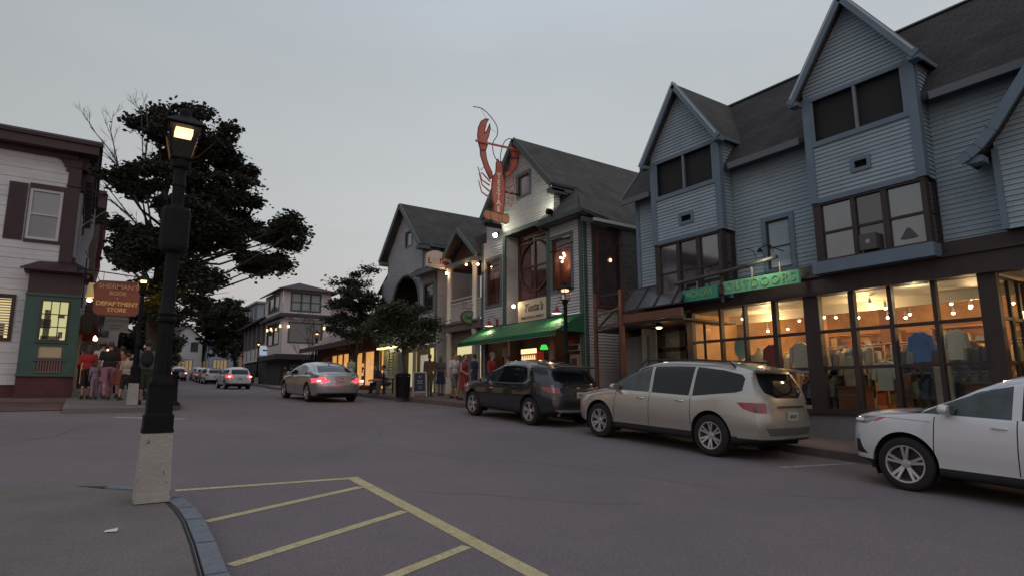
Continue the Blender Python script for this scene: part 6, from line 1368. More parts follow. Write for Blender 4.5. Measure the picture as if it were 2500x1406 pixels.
def stain(m, thr=.62, colr=(.06, .05, .04), sc_=5, ms=1.0):
    n = m.node_tree; b = n.nodes['Principled BSDF']; src = b.inputs['Base Color'].links[0].from_socket
    t = n.nodes.new('ShaderNodeTexCoord'); a = n.nodes.new('ShaderNodeTexNoise'); a.inputs['Scale'].default_value = sc_; a.inputs['Detail'].default_value = 8; a.inputs['Roughness'].default_value = .7
    mpn = n.nodes.new('ShaderNodeMapping'); mpn.inputs['Scale'].default_value = (1.6, 1.6, .7); n.links.new(t.outputs['Object'], mpn.inputs[0]); n.links.new(mpn.outputs[0], a.inputs['Vector'])
    rp = n.nodes.new('ShaderNodeValToRGB'); rp.color_ramp.elements[0].position = thr; rp.color_ramp.elements[1].position = thr + .05; rp.color_ramp.elements[0].color = (0, 0, 0, 1); rp.color_ramp.elements[1].color = (ms,) * 3 + (1,)
    n.links.new(a.outputs['Fac'], rp.inputs['Fac']); mu = n.nodes.new('ShaderNodeMixRGB'); n.links.new(rp.outputs[0], mu.inputs['Fac']); n.links.new(src, mu.inputs['Color1']); mu.inputs['Color2'].default_value = tuple(colr) + (1,); n.links.new(mu.outputs[0], b.inputs['Base Color'])
stain(pedm, .60, (.09, .07, .05), 4.5, .85)
SL0 = street_lamp((0, 0, 0), 'tall black street lamp on a scuffed concrete pedestal at the near left kerb')
nb = [o for o in COL.objects if o.parent is None]
for loc, sc_, lb in (((1.22, 20.3, -.30), .885, 'black street lamp on a concrete block beside the brown hanging sign'), ((11.92, 14.25, -.65), .94, 'lit black street lamp rising behind the dark grey car before the restaurant'), ((13.9, 45.0, .33), 1.0, 'lit street lamp beside the leafless sapling'), ((14.3, 65, .9), 1.0, 'lit street lamp left of the cream corner building'), ((1.95, 48, .4), 1.0, 'lit street lamp far along the left pavement behind the hanging signs')):
    c = copy_tree(SL0); c.location = loc
    if loc[0] < 1.5:
        for ch in [o for o in COL.objects if o.parent == c and o.type == 'LIGHT']: ch.data = ch.data.copy(); ch.data.energy = 55
    c.scale = (sc_,) * 3; c['label'] = lb
    for ch in [o for o in COL.objects if o.parent == c and o.name.startswith('speaker_box')]: bpy.data.objects.remove(ch)
SL0.location = (.69, 7.4, g(7.4) + .14)

# ------------------------------------------------------------------ street furniture on the pavements
def bollard(x, y, lb, h=.95):
    m = MB(); z = g(y) + .14; m.lathe([(.17, z - .02), (.17, z + .04), (.11, z + .1), (.095, z + .16), (.085, z + h - .2), (.11, z + h - .17), (.11, z + h - .13), (.075, z + h - .1), (.105, z + h - .03), (.06, z + h), (0.01, z + h + .02)], (x, y, 0), 16)
    tag(m.build('bollard', black, None, smooth=40), lb, 'bollard', 'black iron bollards')
bollard(2.2, 20.0, 'black iron bollard on the left kerb corner behind the lamp post'); bollard(10.35, 28.2, 'black bollard left of the seated pair on the right pavement', 1.0)
m = MB(); m.box(.95, 1.35, 18.95, 19.0, 0, .01)
def bench(x, y, rz, lb):
    T_ = thing('park_bench', (0, 0, 0), lb, 'bench'); m = MB()
    for i in range(5): m.box(-.75, .75, -.2 + i * .09, -.13 + i * .09, .43, .46)
    m.build('seat', mat('bench_wood', (.05, .035, .03), .7), T_); m = MB()
    for i in range(4): m.box(-.75, .75, .25 + i * .015, .28 + i * .015, .52 + i * .1, .59 + i * .1)
    m.build('backrest', MATS['bench_wood'], T_)
    for s_ in (-1, 1):
        m = MB(); m.box(s_ * .7 - .025, s_ * .7 + .025, -.2, -.15, 0, .62); m.box(s_ * .7 - .025, s_ * .7 + .025, .2, .25, 0, .9); m.box(s_ * .7 - .03, s_ * .7 + .03, -.22, .25, .62, .66); m.build('leg', black, T_)
    T_.location = (x, y, g(y) + .15); T_.rotation_euler = (0, 0, rz); return T_
bench(11.0, 25.6, R(80), 'dark bench under the seated pair on the right pavement')
T_ = thing('litter_bin', (10.2, 22.0, g(22) + .15), 'black slatted litter bin beside the small green tree', 'litter bin'); z = g(22) + .15
m = MB()
for i in range(14): a = 2 * math.pi * i / 14; m.bar((10.2 + .25 * math.cos(a), 22 + .25 * math.sin(a), z + .05), (10.2 + .27 * math.cos(a), 22 + .27 * math.sin(a), z + .85), .03, .012)
m.lathe([(.2, z), (.24, z), (.24, z + .82), (.2, z + .82)], (10.2, 22, 0), 14); m.build('bin_body', black, T_); m = MB(); m.lathe([(.29, z + .84), (.29, z + .9), (.2, z + .94), (.1, z + .95)], (10.2, 22, 0), 16); m.build('lid', black, T_)
SB = thing('sandwich_board', (0, 0, 0), 'white framed sandwich board with a dark blue chalk panel on the right pavement', 'sandwich board')
for s_ in (-1, 1):
    m = MB()
    for x in (-.27, .27): m.bar((x, s_ * .28, 0), (x * .92, s_ * .02, 1.05), .05, .025)
    m.bar((-.25, s_ * .03, 1.02), (.25, s_ * .03, 1.02), .025, .05); m.bar((-.25, s_ * .24, .2), (.25, s_ * .24, .2), .025, .05); fr = m.build('frame', mat('board_white', (.45, .43, .45), .6), SB)
    m = MB(); m.obox((0, s_ * .135, .61), (.22, .012, .4), (1, 0, 0), None, (0, -s_ * .25, 1)); m.build('chalk_panel', mat('chalk_blue', (.025, .028, .055), .7), fr)
m = MB()
for k, (w_, z) in enumerate(((.16, .86), (.1, .8), (.24, .68), (.2, .62), (.22, .56), (.14, .42), (.08, .34))): m.obox((0, -.135 - .018 - (0.61 - z) * .25, z), (w_ / 2, .002, .012), (1, 0, 0), None, (0, .25, 1))
m.build('chalk_lines', mat('chalk', (.3, .3, .36), .9), SB)
SB.location = (11.35, 22.9, g(22.9) + .15); SB.rotation_euler = (0, 0, R(-22)); SB.scale = (1.0, 1.0, .95)
# wall sign posts near the porch
m = MB(); m.cyl((13.2, 19.5, -.35), (13.2, 19.5, 1.75), .02); ps = thing('sign_post', (13.2, 19.5, -.3), 'slim post with a small grey notice before the restaurant porch', 'sign post'); m.build('post', black, ps); m = MB(); m.box(13.12, 13.28, 19.46, 19.48, 1.35, 1.7); m.build('notice', mat('notice_grey', (.25, .24, .24), .7), ps)
m = MB(); m.cyl((10.0, 28.4, .55), (10.35, 28.2, .6), .02); 
# ------------------------------------------------------------------ cars: lofted bodies cut into real panels
tyre = mat('tyre', (.014, .013, .013), .85); rimm = mat('alloy', (.62, .60, .60), .3, metal=.85); trimb = mat('black_plastic', (.018, .018, .019), .6)
carglass = mat('car_glass', (.010, .011, .013), .03, spec=.6, ior=1.42, var=.3, vs=2); carglass2 = mat('car_glass_clear', (.028, .038, .038), .04, spec=.6, ior=1.6, var=.6, vs=3.5)
chrome = mat('chrome', (.6, .6, .6), .15, metal=1.0); lampred = mat('lamp_red_glass', (.28, .014, .03), .12, coat=1); lampclear = mat('lamp_clear', (.20, .19, .20), .12, coat=1, spec=.8)
brake = mat('brake_lit', (.4, .01, .02), .3, emit=(1, .03, .05), es=3.5); brakehot = emat('brake_hot', (1, .30, .22), 7); gap = mat('panel_gap', (.012, .012, .012), .8)
platem = mat('plate', (.42, .44, .43), .6)
def catmull(tab, x):
    n = len(tab)
    if x <= tab[0][0]: return tab[0][1]
    if x >= tab[-1][0]: return tab[-1][1]
    for i in range(n - 1):
        if x <= tab[i + 1][0]:
            x0, y0 = tab[i]; x1, y1 = tab[i + 1]; h = x1 - x0; t = (x - x0) / h
            def sl(k):
                if k == 0 or k == n - 1: return (tab[min(k + 1, n - 1)][1] - tab[max(k - 1, 0)][1]) / (tab[min(k + 1, n - 1)][0] - tab[max(k - 1, 0)][0])
                a = (tab[k][1] - tab[k - 1][1]) / (tab[k][0] - tab[k - 1][0]); b = (tab[k + 1][1] - tab[k][1]) / (tab[k + 1][0] - tab[k][0])
                return 0 if a * b <= 0 else 2 * a * b / (a + b)
            m0, m1 = sl(i) * h, sl(i + 1) * h; t2, t3 = t * t, t ** 3
            return (2 * t3 - 3 * t2 + 1) * y0 + (t3 - 2 * t2 + t) * m0 + (-2 * t3 + 3 * t2) * y1 + (t3 - t2) * m1
def pip(p, poly):
    x, y = p; c = False; n = len(poly)
    for i in range(n):
        (x0, y0), (x1, y1) = poly[i], poly[(i + 1) % n]
        if (y0 > y) != (y1 > y) and x < (x1 - x0) * (y - y0) / (y1 - y0) + x0: c = not c
    return c
def car(name, label, sp, paint, dense=1.0, lit=False):
    """car coordinates: x from the tail (0) to the nose (L), y to the left, z up; the origin is on the ground under the middle of the rear axle"""
    L_, W_ = sp['L'], sp['W'] / 2; ro = sp['ro']; T_ = thing(name, (0, 0, 0), label, 'car')
    top, belt, zb = sp['top'], sp['belt'], sp['zb']; tum = sp.get('tum', .40)
    def half(u):
        x = u * L_; zt = catmull(top, x); e = min(x, L_ - x)
        w = W_ * (1 - sp.get('taper', .10) * max(0, 1 - e / .75) ** 2) ; hs = min(catmull(belt, x), zt - .05); gh = zt - hs
        wr = w - .05 - tum * gh; h = hs - zb
        lift = .10 * max(0, 1 - e / .55)
        P_ = [(0, zb + lift), (w - .22, zb + lift), (w - .09, zb + .015 + lift), (w - .045, zb + .06 + lift), (w - .03, zb + .22 * h + lift * .6), (w - .004, zb + .42 * h), (w, zb + .60 * h), (w - .008, zb + .78 * h), (w - .022, zb + .90 * h), (w - .045, zb + .975 * h),
              (w - .062, hs + min(.01, gh * .1)), (wr * .45 + (w - .062) * .55 + .012, hs + .42 * gh), (wr * .82 + (w - .062) * .18 + .01, hs + .76 * gh), (wr - .03, zt - .085 * min(1, gh / .35)), (wr - .10, zt - .032 * min(1, gh / .25)), (wr - .25, zt - .008), (wr * .45, zt + .006), (0, zt + .014)]
        out_ = []; K = sp.get('K', 3)
        for i in range(len(P_) - 1):
            p0, p1, p2, p3 = P_[max(i - 1, 0)], P_[i], P_[i + 1], P_[min(i + 2, len(P_) - 1)]
            for j in range(K):
                t = j / K; out_.append(tuple(.5 * (2 * p1[c] + (p2[c] - p0[c]) * t * .7 + (-.7 * p0[c] * 0 + (6 * p2[c] - 6 * p1[c] - 2 * .7 * (p2[c] - p0[c]) - .7 * (p3[c] - p1[c]))) * t * t + (-4 * p2[c] + 4 * p1[c] + .7 * (p2[c] - p0[c]) + .7 * (p3[c] - p1[c])) * t ** 3) for c in (0, 1)))
        out_.append(P_[-1]); return out_, w
    nu = int(L_ / .075 * dense); V_ = []; us = [i / nu for i in range(nu + 1)]
    def warp(u, y, z, w):
        k = abs(y) / max(w, .1); fr = catmull(sp['nose'], z) + sp.get('nround', .30) * k ** 3.2; rr = catmull(sp['tail'], z) + sp.get('tround', .16) * k ** 3.6
        x = u * L_ - fr * u ** 5 + rr * (1 - u) ** (4 if sp.get('hatch', 1) else 6)
        return (x - ro, y, z)
    rings_ = [half(u) for u in us]; n = len(rings_[0][0]); bm = bmesh.new(); vid = []
    for u, (rg, w) in zip(us, rings_):
        row = {}
        for i, (y, z) in enumerate(rg):
            if i in (0, n - 1): v = bm.verts.new(warp(u, 0, z, w)); row[(i, 1)] = row[(i, -1)] = v
            else:
                for s_ in (1, -1): row[(i, s_)] = bm.verts.new(warp(u, s_ * y, z, w))
        vid.append(row)
    for a in range(nu):
        for i in range(n - 1):
            for s_ in (1, -1):
                q = [vid[a][(i, s_)], vid[a + 1][(i, s_)], vid[a + 1][(i + 1, s_)], vid[a][(i + 1, s_)]]
                if s_ == 1: q = q[::-1]
                bm.faces.new(q)
    M_ = 8; K = sp.get('K', 3); i0 = 2 * K
    for e, u in ((0, 0.0), (nu, 1.0)):
        rg, w = rings_[e]; prev = None
        for i in range(i0, n):
            y, z = rg[i]; cur = []
            if i == n - 1: cur = [vid[e][(i, 1)]] * (2 * M_ + 1)
            else:
                for j in range(-M_, M_ + 1):
                    cur.append(vid[e][(i, 1)] if j == M_ else vid[e][(i, -1)] if j == -M_ else bm.verts.new(warp(u, y * j / M_, z, w)))
            if prev:
                for j in range(2 * M_):
                    q = [prev[j], prev[j + 1], cur[j + 1], cur[j]]
                    if e == nu: pass
                    else: q = q[::-1]
                    q2 = []
                    for v in q:
                        if v not in q2: q2.append(v)
                    if len(q2) > 2:
                        try: bm.faces.new(q2)
                        except ValueError: pass
            prev = cur
    bm.normal_update()
    parts_ = {}; order = []
    tagl = bm.faces.layers.int.new('part')
    def cut(axis, poly, idx, filt):
        """axis 'y': poly in (x,z) seen from the side; 'x': poly in (y,z) seen from an end; 'z': (x,y) from above"""
        A_, B_ = {'y': (0, 2), 'x': (1, 2), 'z': (0, 1)}[axis]
        lo = (min(p[0] for p in poly) - .02, min(p[1] for p in poly) - .02); hi = (max(p[0] for p in poly) + .02, max(p[1] for p in poly) + .02)
        def cand():
            r = []
            for f in bm.faces:
                if not filt(f): continue
                a0 = min(v.co[A_] for v in f.verts); a1 = max(v.co[A_] for v in f.verts)
                if a1 < lo[0] or a0 > hi[0]: continue
                b0 = min(v.co[B_] for v in f.verts); b1 = max(v.co[B_] for v in f.verts)
                if b1 < lo[1] or b0 > hi[1]: continue
                r.append(f)
            return r
        for k in range(len(poly)):
            p, q = poly[k], poly[(k + 1) % len(poly)]; no = [0, 0, 0]; no[A_] = -(q[1] - p[1]); no[B_] = q[0] - p[0]; co = [0, 0, 0]; co[A_] = p[0]; co[B_] = p[1]
            if abs(no[A_]) + abs(no[B_]) < 1e-7: continue
            ex = .05
            fs_ = []
            l0 = (min(p[0], q[0]) - ex, min(p[1], q[1]) - ex); l1 = (max(p[0], q[0]) + ex, max(p[1], q[1]) + ex)
            for f in cand():
                c_ = f.calc_center_median(); rad = max((v.co - c_).length for v in f.verts)
                if c_[A_] + rad < l0[0] or c_[A_] - rad > l1[0] or c_[B_] + rad < l0[1] or c_[B_] - rad > l1[1]: continue
                fs_.append(f)
            ge = list({e for f in fs_ for e in f.edges}); gv = list({v for f in fs_ for v in f.verts})
            if fs_: bmesh.ops.bisect_plane(bm, geom=gv + ge + fs_, plane_co=co, plane_no=no, dist=1e-5)
        sel = []
        for f in bm.faces:
            if not filt(f): continue
            c_ = f.calc_center_median()
            if pip((c_[A_], c_[B_]), poly): sel.append(f)
        if idx == -1: bmesh.ops.delete(bm, geom=sel, context='FACES')
        else:
            for f in sel: f[tagl] = idx
    side = lambda f: abs(f.normal.y) > .30 and abs(f.calc_center_median().y) > W_ * .45
    sideP = lambda f: side(f) and f.calc_center_median().y > 0
    sideN = lambda f: side(f) and f.calc_center_median().y < 0
    Rw = sp['R']; wb = sp['wb']
    for cx in (0, wb):
        ra = Rw + sp.get('archgap', .055); poly = [(cx + ra * math.cos(R(a)), Rw + .02 + ra * math.sin(R(a))) for a in range(-20, 201, 11)]; poly = [(cx + ra * .94, zb - .25)] + poly + [(cx - ra * .94, zb - .25)]
        cut('y', poly, -1, lambda f: abs(f.calc_center_median().y) > W_ - .30 and (abs(f.normal.y) > .12 or f.calc_center_median().z < zb + .2) and abs(f.calc_center_median().x - cx) < ra + .2)
        cut('y', [(cx + (ra + .0) * .9, zb - .3), (cx + ra * .9, zb + .1), (cx - ra * .9, zb + .1), (cx - ra * .9, zb - .3)], -1, lambda f: abs(f.calc_center_median().y) > W_ - .30)
    idx = 1; specs = []
    for (pn, ax, poly, flt, ma_) in sp['cuts'](T_):
        if flt == 'side': fl_ = [(sideP, 1), (sideN, -1)]
        elif flt == 'rear': fl_ = [(lambda f: f.normal.x < -.15 and f.calc_center_median().x < -ro + 1.6 and f.normal.z < .95, 0)]
        elif flt == 'front': fl_ = [(lambda f: f.normal.x > .12 and f.calc_center_median().x > L_ * .25, 0)]
        elif flt == 'corner_rear': fl_ = [(lambda f: (f.normal.x < -.1 or abs(f.normal.y) > .3) and f.calc_center_median().x < -ro + .75 and f.calc_center_median().y > W_ * sp.get('lw', .62), 1), (lambda f: (f.normal.x < -.1 or abs(f.normal.y) > .3) and f.calc_center_median().x < -ro + .75 and f.calc_center_median().y < -W_ * sp.get('lw', .62), -1)]
        elif flt == 'corner_front': fl_ = [(lambda f: f.calc_center_median().x > L_ - ro - .9 and f.calc_center_median().y > (W_ * .6 if pn == 'headlight' else 0) and (pn != 'headlight' or f.normal.z < .8), 1), (lambda f: f.calc_center_median().x > L_ - ro - .9 and f.calc_center_median().y < -(W_ * .6 if pn == 'headlight' else 0) and (pn != 'headlight' or f.normal.z < .8), -1)]
        else: fl_ = [(lambda f: True, 0)]
        for f_, _s in fl_:
            cut(ax, poly, idx, f_); specs.append((idx, pn, ma_)); idx += 1
    # split into meshes
    def extract(idset, nm, ms):
        b2 = bm.copy(); tl = b2.faces.layers.int['part']
        bmesh.ops.delete(b2, geom=[f for f in b2.faces if f[tl] not in idset], context='FACES')
        if not b2.faces: b2.free(); return None
        bmesh.ops.dissolve_degenerate(b2, dist=1e-5, edges=b2.edges)
        me = bpy.data.meshes.new(nm); b2.to_mesh(me); b2.free(); me.materials.append(ms)
        me.polygons.foreach_set('use_smooth', [True] * len(me.polygons)); me.set_sharp_from_angle(angle=R(sp.get('sharp', 38)))
        o = bpy.data.objects.new(nm, me); COL.objects.link(o); o.parent = T_; return o
    gaps = {i for i, p, ma_ in specs if p == 'gap'}
    B_ = extract({0} | set(), 'body', paint)
    for gi in sorted(gaps):
        gq = extract({gi}, 'door_gap', gap)
        if gq: gq.parent = B_
    for i, pn, ma_ in specs:
        if pn == 'gap': continue
        extract({i}, pn, ma_)
    bm.free()
    # under body, wells
    m = MB(); m.box(-ro + .35, L_ - ro - .4, -W_ + .25, W_ - .25, zb - .02, zb + .25)
    for cx in (0, wb):
        for s_ in (1, -1):
            ra = Rw + .06; nn = 14; y0, y1 = s_ * (W_ - .035), s_ * (W_ - .33); pts = [(cx + ra * math.cos(R(a)), Rw + .02 + ra * math.sin(R(a))) for a in [(-30 + 240 * i / nn) for i in range(nn + 1)]]
            for p, q in zip(pts[:-1], pts[1:]): m.quad((p[0], y0, p[1]), (q[0], y0, q[1]), (q[0], y1, q[1]), (p[0], y1, p[1]))
            m.quad(*[(p[0], y1, p[1]) for p in pts])
        m.cyl((cx, -W_ + .3, Rw), (cx, W_ - .3, Rw), .05)
    m.build('underbody', mat('underbody', (.008, .008, .008), .9), T_)
    # wheels
    ns, dbl = sp.get('spokes', (5, 1)); rr = sp.get('rim', .68) * Rw; first = None
    for cx in (0, wb):
        for s_ in (1, -1):
            wy = s_ * (W_ - .02); k = -s_
            m = MB(); m.lathe([(rr, 0), (rr + .012, .0 + k * -.004), (Rw - .045, k * -.006), (Rw - .012, k * .012), (Rw, k * .035), (Rw, k * .20), (Rw - .02, k * .225), (rr, k * .225)], (cx, wy, Rw), 40, 'y', cap=False); w_ = m.build('wheel', tyre, T_, smooth=40)
            m = MB(); m.lathe([(rr, k * .0), (rr, k * .004), (rr - .022, k * .006), (rr - .03, k * .05), (rr - .035, k * .20)], (cx, wy, Rw), 36, 'y', cap=False)
            for i in range(ns):
                for d_ in ((-.13, .13) if dbl else (0,)):
                    a = 2 * math.pi * i / ns + math.pi / 2 + d_; a2 = 2 * math.pi * i / ns + math.pi / 2 + d_ * 1.25
                    p = Vector((cx + .05 * math.cos(a), wy + k * .035, Rw + .05 * math.sin(a))); q = Vector((cx + (rr - .008) * math.cos(a2), wy + k * .012, Rw + (rr - .008) * math.sin(a2)))
                    t = (q - p).normalized(); m.obox((p + q) / 2, ((q - p).length / 2, .012, sp.get('sw', .017 if dbl else .036)), t, (0, 1, 0))
            m.lathe([(.0, k * .012), (.055, k * .014), (.07, k * .04), (.07, k * .08)], (cx, wy, Rw), 18, 'y'); m.build('rim', rimm, w_)
            m = MB(); m.lathe([(0, k * .09), (rr - .03, k * .09), (rr - .03, k * .10), (0, k * .10)], (cx, wy, Rw), 24, 'y'); m.build('brake_disc', mat('disc_dark', (.03, .03, .03), .6), w_)
    # mirrors, handles, plate
    for s_ in (1, -1):
        mx_, mz = sp['mirror']; m = MB(); m.sph((mx_, s_ * (W_ + .055), mz), (.085, .105, .07), 14, 10); m.bar((mx_, s_ * (W_ - .08), mz - .07), (mx_, s_ * (W_ + .03), mz - .03), .07, .035); o = m.build('mirror', sp.get('mirrorm', paint), T_, smooth=50)
        m = MB(); m.obox((mx_ - .075, s_ * (W_ + .055), mz), (.012, .085, .052), (1, 0, 0)); m.build('mirror_glass', chrome, o)
        for hx in sp['handles']:
            m = MB(); m.tube([(hx[0] - .09, s_ * (W_ - .035), hx[1]), (hx[0] - .07, s_ * (W_ + .005), hx[1]), (hx[0] + .07, s_ * (W_ + .005), hx[1]), (hx[0] + .09, s_ * (W_ - .035), hx[1])], .014, 6); m.build('door_handle', sp.get('handlem', paint), T_, smooth=60)
    if sp.get('plate'):
        px, pz = sp['plate']; m = MB(); m.box(px - .012, px, -.155, .155, pz - .075, pz + .075); o = m.build('number_plate', platem, T_)
        m = MB()
        for i in range(6): m.box(px - .016, px - .013, -.11 + i * .038, -.085 + i * .038, pz - .035, pz + .03)
        m.build('plate_marks', mat('plate_ink', (.10, .13, .12), .6), o)
    if sp.get('rails'):
        x0, x1, zr = sp['rails']
        for s_ in (1, -1): yr = W_ - .05 - tum * (zr - catmull(belt, (x0 + x1) / 2 + ro)) - .05; m = MB(); m.tube([(x0, s_ * yr, zr - .07), (x0 + .12, s_ * yr, zr + .03), (x0 * .6 + x1 * .4, s_ * (yr + .0), zr + .055), (x1 - .12, s_ * yr, zr + .02), (x1, s_ * yr, zr - .08)], .018, 6); m.build('roof_rail', sp.get('railm', trimb), T_)
    if sp.get('extra'): sp['extra'](T_, W_)
    return T_
def place(T_, x, y, rz=90, dz=0, pitch=True):
    T_.location = (x, y, g(y) + dz); wb = 2.9; sl = math.atan2(g(y + wb) - g(y), wb) if pitch else 0
    T_.rotation_euler = Matrix.Rotation(R(rz), 3, 'Z').to_4x4().to_euler(); m = Matrix.Rotation(R(rz), 4, 'Z') @ Matrix.Rotation(-sl, 4, 'Y'); T_.rotation_euler = m.to_euler()
flake = lambda n, c, r=.35, me=.6, var=.03: mat(n, c, r, metal=me, coat=1, var=var, vs=1)
def gapline(x, z0, z1, w=.007, lean=0): return ('gap', 'y', [(x - w, z0), (x + w, z0), (x + w + lean, z1), (x - w + lean, z1)], 'side', gap)

# champagne silver seven-seat crossover
def cuts_trav(T_):
    return [('side_window', 'y', [(2.42, 1.10), (2.95, 1.115), (2.62, 1.30), (2.28, 1.49), (1.86, 1.60), (1.60, 1.625), (1.56, 1.10)], 'side', carglass2),
            ('side_window', 'y', [(.52, 1.085), (1.48, 1.095), (1.53, 1.63), (.9, 1.655), (.50, 1.65)], 'side', carglass),
            ('quarter_window', 'y', [(-.62, 1.24), (-.50, 1.20), (.44, 1.085), (.44, 1.648), (-.20, 1.60), (-.55, 1.53), (-.62, 1.46)], 'side', carglass),
            ('rear_window', 'x', [(-.60, 1.22), (-.35, 1.12), (.35, 1.12), (.60, 1.22), (.62, 1.36), (.55, 1.56), (-.55, 1.56), (-.62, 1.36)], 'rear', carglass),
            ('windscreen', 'x', [(-.76, 1.13), (.76, 1.13), (.60, 1.60), (-.60, 1.60)], 'front', carglass),
            ('tail_light', 'y', [(-.55, 1.03), (-.68, .92), (-.88, .86), (-1.10, .85), (-1.10, 1.03), (-.8, 1.04)], 'corner_rear', lampred),
            ('lower_trim', 'y', [(-.55, .30), (-.55, .42), (.40, .42), (2.6, .40), (2.6, .15), (-.55, .15)], 'side', trimb),
            ('rear_valance', 'x', [(-1.1, .1), (1.1, .1), (1.1, .40), (-1.1, .40)], 'rear', trimb),
            ('bumper_insert', 'x', [(-.62, .46), (.62, .46), (.72, .60), (-.72, .60)], 'rear', mat('bumper_grey', (.10, .10, .10), .6)),
            gapline(1.52, .42, 1.10, lean=.0), gapline(.44, .55, 1.09, lean=.03), gapline(2.55, .45, 1.08, lean=-.05)]
def ex_trav(T_, W_):
    m = MB(); m.box(-1.045, -1.02, -.42, .42, .955, .985); m.build('tailgate_bar', chrome, T_)
    for s_ in (1, -1): m = MB(); m.obox((-.86, s_ * .83, .945), (.10, .03, .035), (1, -.6 * s_, 0)); m.build('light_lens', lampclear, T_)
    m = MB(); m.obox((-.80, 0, 1.635), (.10, .60, .018), (1, 0, .15)); m.build('roof_spoiler', MATS['champagne'], T_)
    m = MB(); m.bar((-.97, .05, 1.14), (-.93, -.38, 1.2), .012); m.build('rear_wiper', trimb, T_)
sp_trav = dict(L=5.17, W=1.99, ro=1.08, wb=3.02, R=.385, zb=.26, rim=.66, spokes=(6, 1), sw=.018, top=[(0, 1.64), (.35, 1.70), (1.1, 1.765), (2.0, 1.775), (2.7, 1.73), (3.15, 1.60), (3.6, 1.36), (3.98, 1.15), (4.5, 1.06), (4.95, .98), (5.17, .88)],
    belt=[(0, 1.16), (.6, 1.16), (1.5, 1.08), (3.6, 1.08), (4.2, 1.02), (5.17, .84)], nose=[(.2, .16), (.45, .02), (.7, 0), (.88, .04), (1.1, .2)], tail=[(.2, .12), (.45, .02), (.62, .0), (.9, .05), (1.12, .10), (1.35, .22), (1.65, .42)],
    cuts=cuts_trav, mirror=(2.48, 1.16), handles=[(.72, .98), (1.76, .97)], handlem=chrome, plate=(-1.07, .80), rails=(-.35, 2.0, 1.735), extra=ex_trav, taper=.13, tum=.36)
Tc = car('parked_crossover', 'champagne silver crossover parked in the middle of the row at the right kerb', sp_trav, flake('champagne', (.46, .43, .38), .32, .55))
place(Tc, 10.72, 7.55)
# dark grey crossover
def cuts_blaz(T_):
    return [('side_window', 'y', [(1.62, 1.07), (2.45, 1.10), (2.28, 1.24), (1.95, 1.42), (1.62, 1.50), (1.56, 1.50)], 'side', carglass2),
            ('side_window', 'y', [(.55, 1.08), (1.52, 1.07), (1.47, 1.51), (1.0, 1.53), (.55, 1.51)], 'side', carglass),
            ('quarter_window', 'y', [(.50, 1.10), (.50, 1.50), (.22, 1.47), (-.08, 1.36), (.1, 1.24)], 'side', carglass),
            ('dark_pillar', 'y', [(-.30, 1.32), (-.08, 1.38), (.2, 1.49), (-.30, 1.52), (-.75, 1.48), (-.75, 1.34)], 'side', trimb),
            ('rear_window', 'x', [(-.62, 1.16), (-.5, 1.10), (.5, 1.10), (.62, 1.16), (.60, 1.44), (-.60, 1.44)], 'rear', carglass),
            ('windscreen', 'x', [(-.74, 1.10), (.74, 1.10), (.58, 1.52), (-.58, 1.52)], 'front', carglass),
            ('tail_light', 'y', [(-.42, 1.02), (-.60, .92), (-.75, .88), (-1.05, .87), (-1.05, 1.0), (-.7, 1.02)], 'corner_rear', lampred),
            ('tailgate_dark', 'x', [(-.62, .72), (.62, .72), (.50, .98), (-.50, .98)], 'rear', trimb),
            ('lower_trim', 'y', [(-.5, .1), (-.5, .44), (2.5, .42), (2.5, .1)], 'side', trimb), ('rear_valance', 'x', [(-1.1, .1), (1.1, .1), (1.1, .52), (-1.1, .52)], 'rear', trimb),
            ('skid_plate', 'x', [(-.55, .34), (.55, .34), (.78, .46), (-.78, .46)], 'rear', mat('skid', (.22, .22, .22), .5)),
            gapline(1.50, .44, 1.06), gapline(.42, .62, 1.08, lean=.05), gapline(2.45, .45, 1.05, lean=-.05)]
def ex_blaz(T_, W_):
    for s_ in (1, -1):
        m = MB(); m.lathe([(.055, 0), (.06, .0), (.06, .12), (.05, .12), (.045, .01)], (-.98, s_ * .62, .34), 16, 'x', sx=1.3); m.build('exhaust_tip', chrome, T_)
    m = MB(); m.obox((-.70, 0, 1.545), (.14, .60, .016), (1, 0, .12)); m.build('roof_spoiler', trimb, T_)
    m = MB(); m.obox((-.925, 0, 1.01), (.01, .09, .03), (1, 0, 0)); m.build('badge', chrome, T_)
    m = MB(); m.sph((.2, 0, 1.70), (.09, .03, .05), 10, 6); m.build('roof_antenna', trimb, T_)
sp_blaz = dict(L=4.86, W=1.95, ro=1.0, wb=2.86, R=.365, zb=.28, rim=.68, spokes=(5, 1), sw=.026, top=[(0, 1.52), (.3, 1.585), (.9, 1.66), (1.7, 1.70), (2.4, 1.67), (2.85, 1.53), (3.25, 1.32), (3.6, 1.12), (4.2, 1.05), (4.65, .99), (4.86, .90)],
    belt=[(0, 1.20), (.7, 1.22), (1.3, 1.08), (3.4, 1.05), (4.1, 1.0), (4.86, .86)], nose=[(.2, .15), (.5, .02), (.75, 0), (.9, .05), (1.1, .22)], tail=[(.2, .1), (.5, 0), (.75, .02), (.95, .07), (1.1, .14), (1.3, .34), (1.55, .60)],
    cuts=cuts_blaz, mirror=(2.18, 1.10), handles=[(.70, .97), (1.72, .96)], plate=(-.985, .83), extra=ex_blaz, taper=.14, tum=.42)
Tb = car('parked_crossover', 'dark grey crossover parked at the right kerb before the restaurant', sp_blaz, flake('dark_grey_paint', (.024, .025, .032), .25, .4))
place(Tb, 10.66, 13.2)
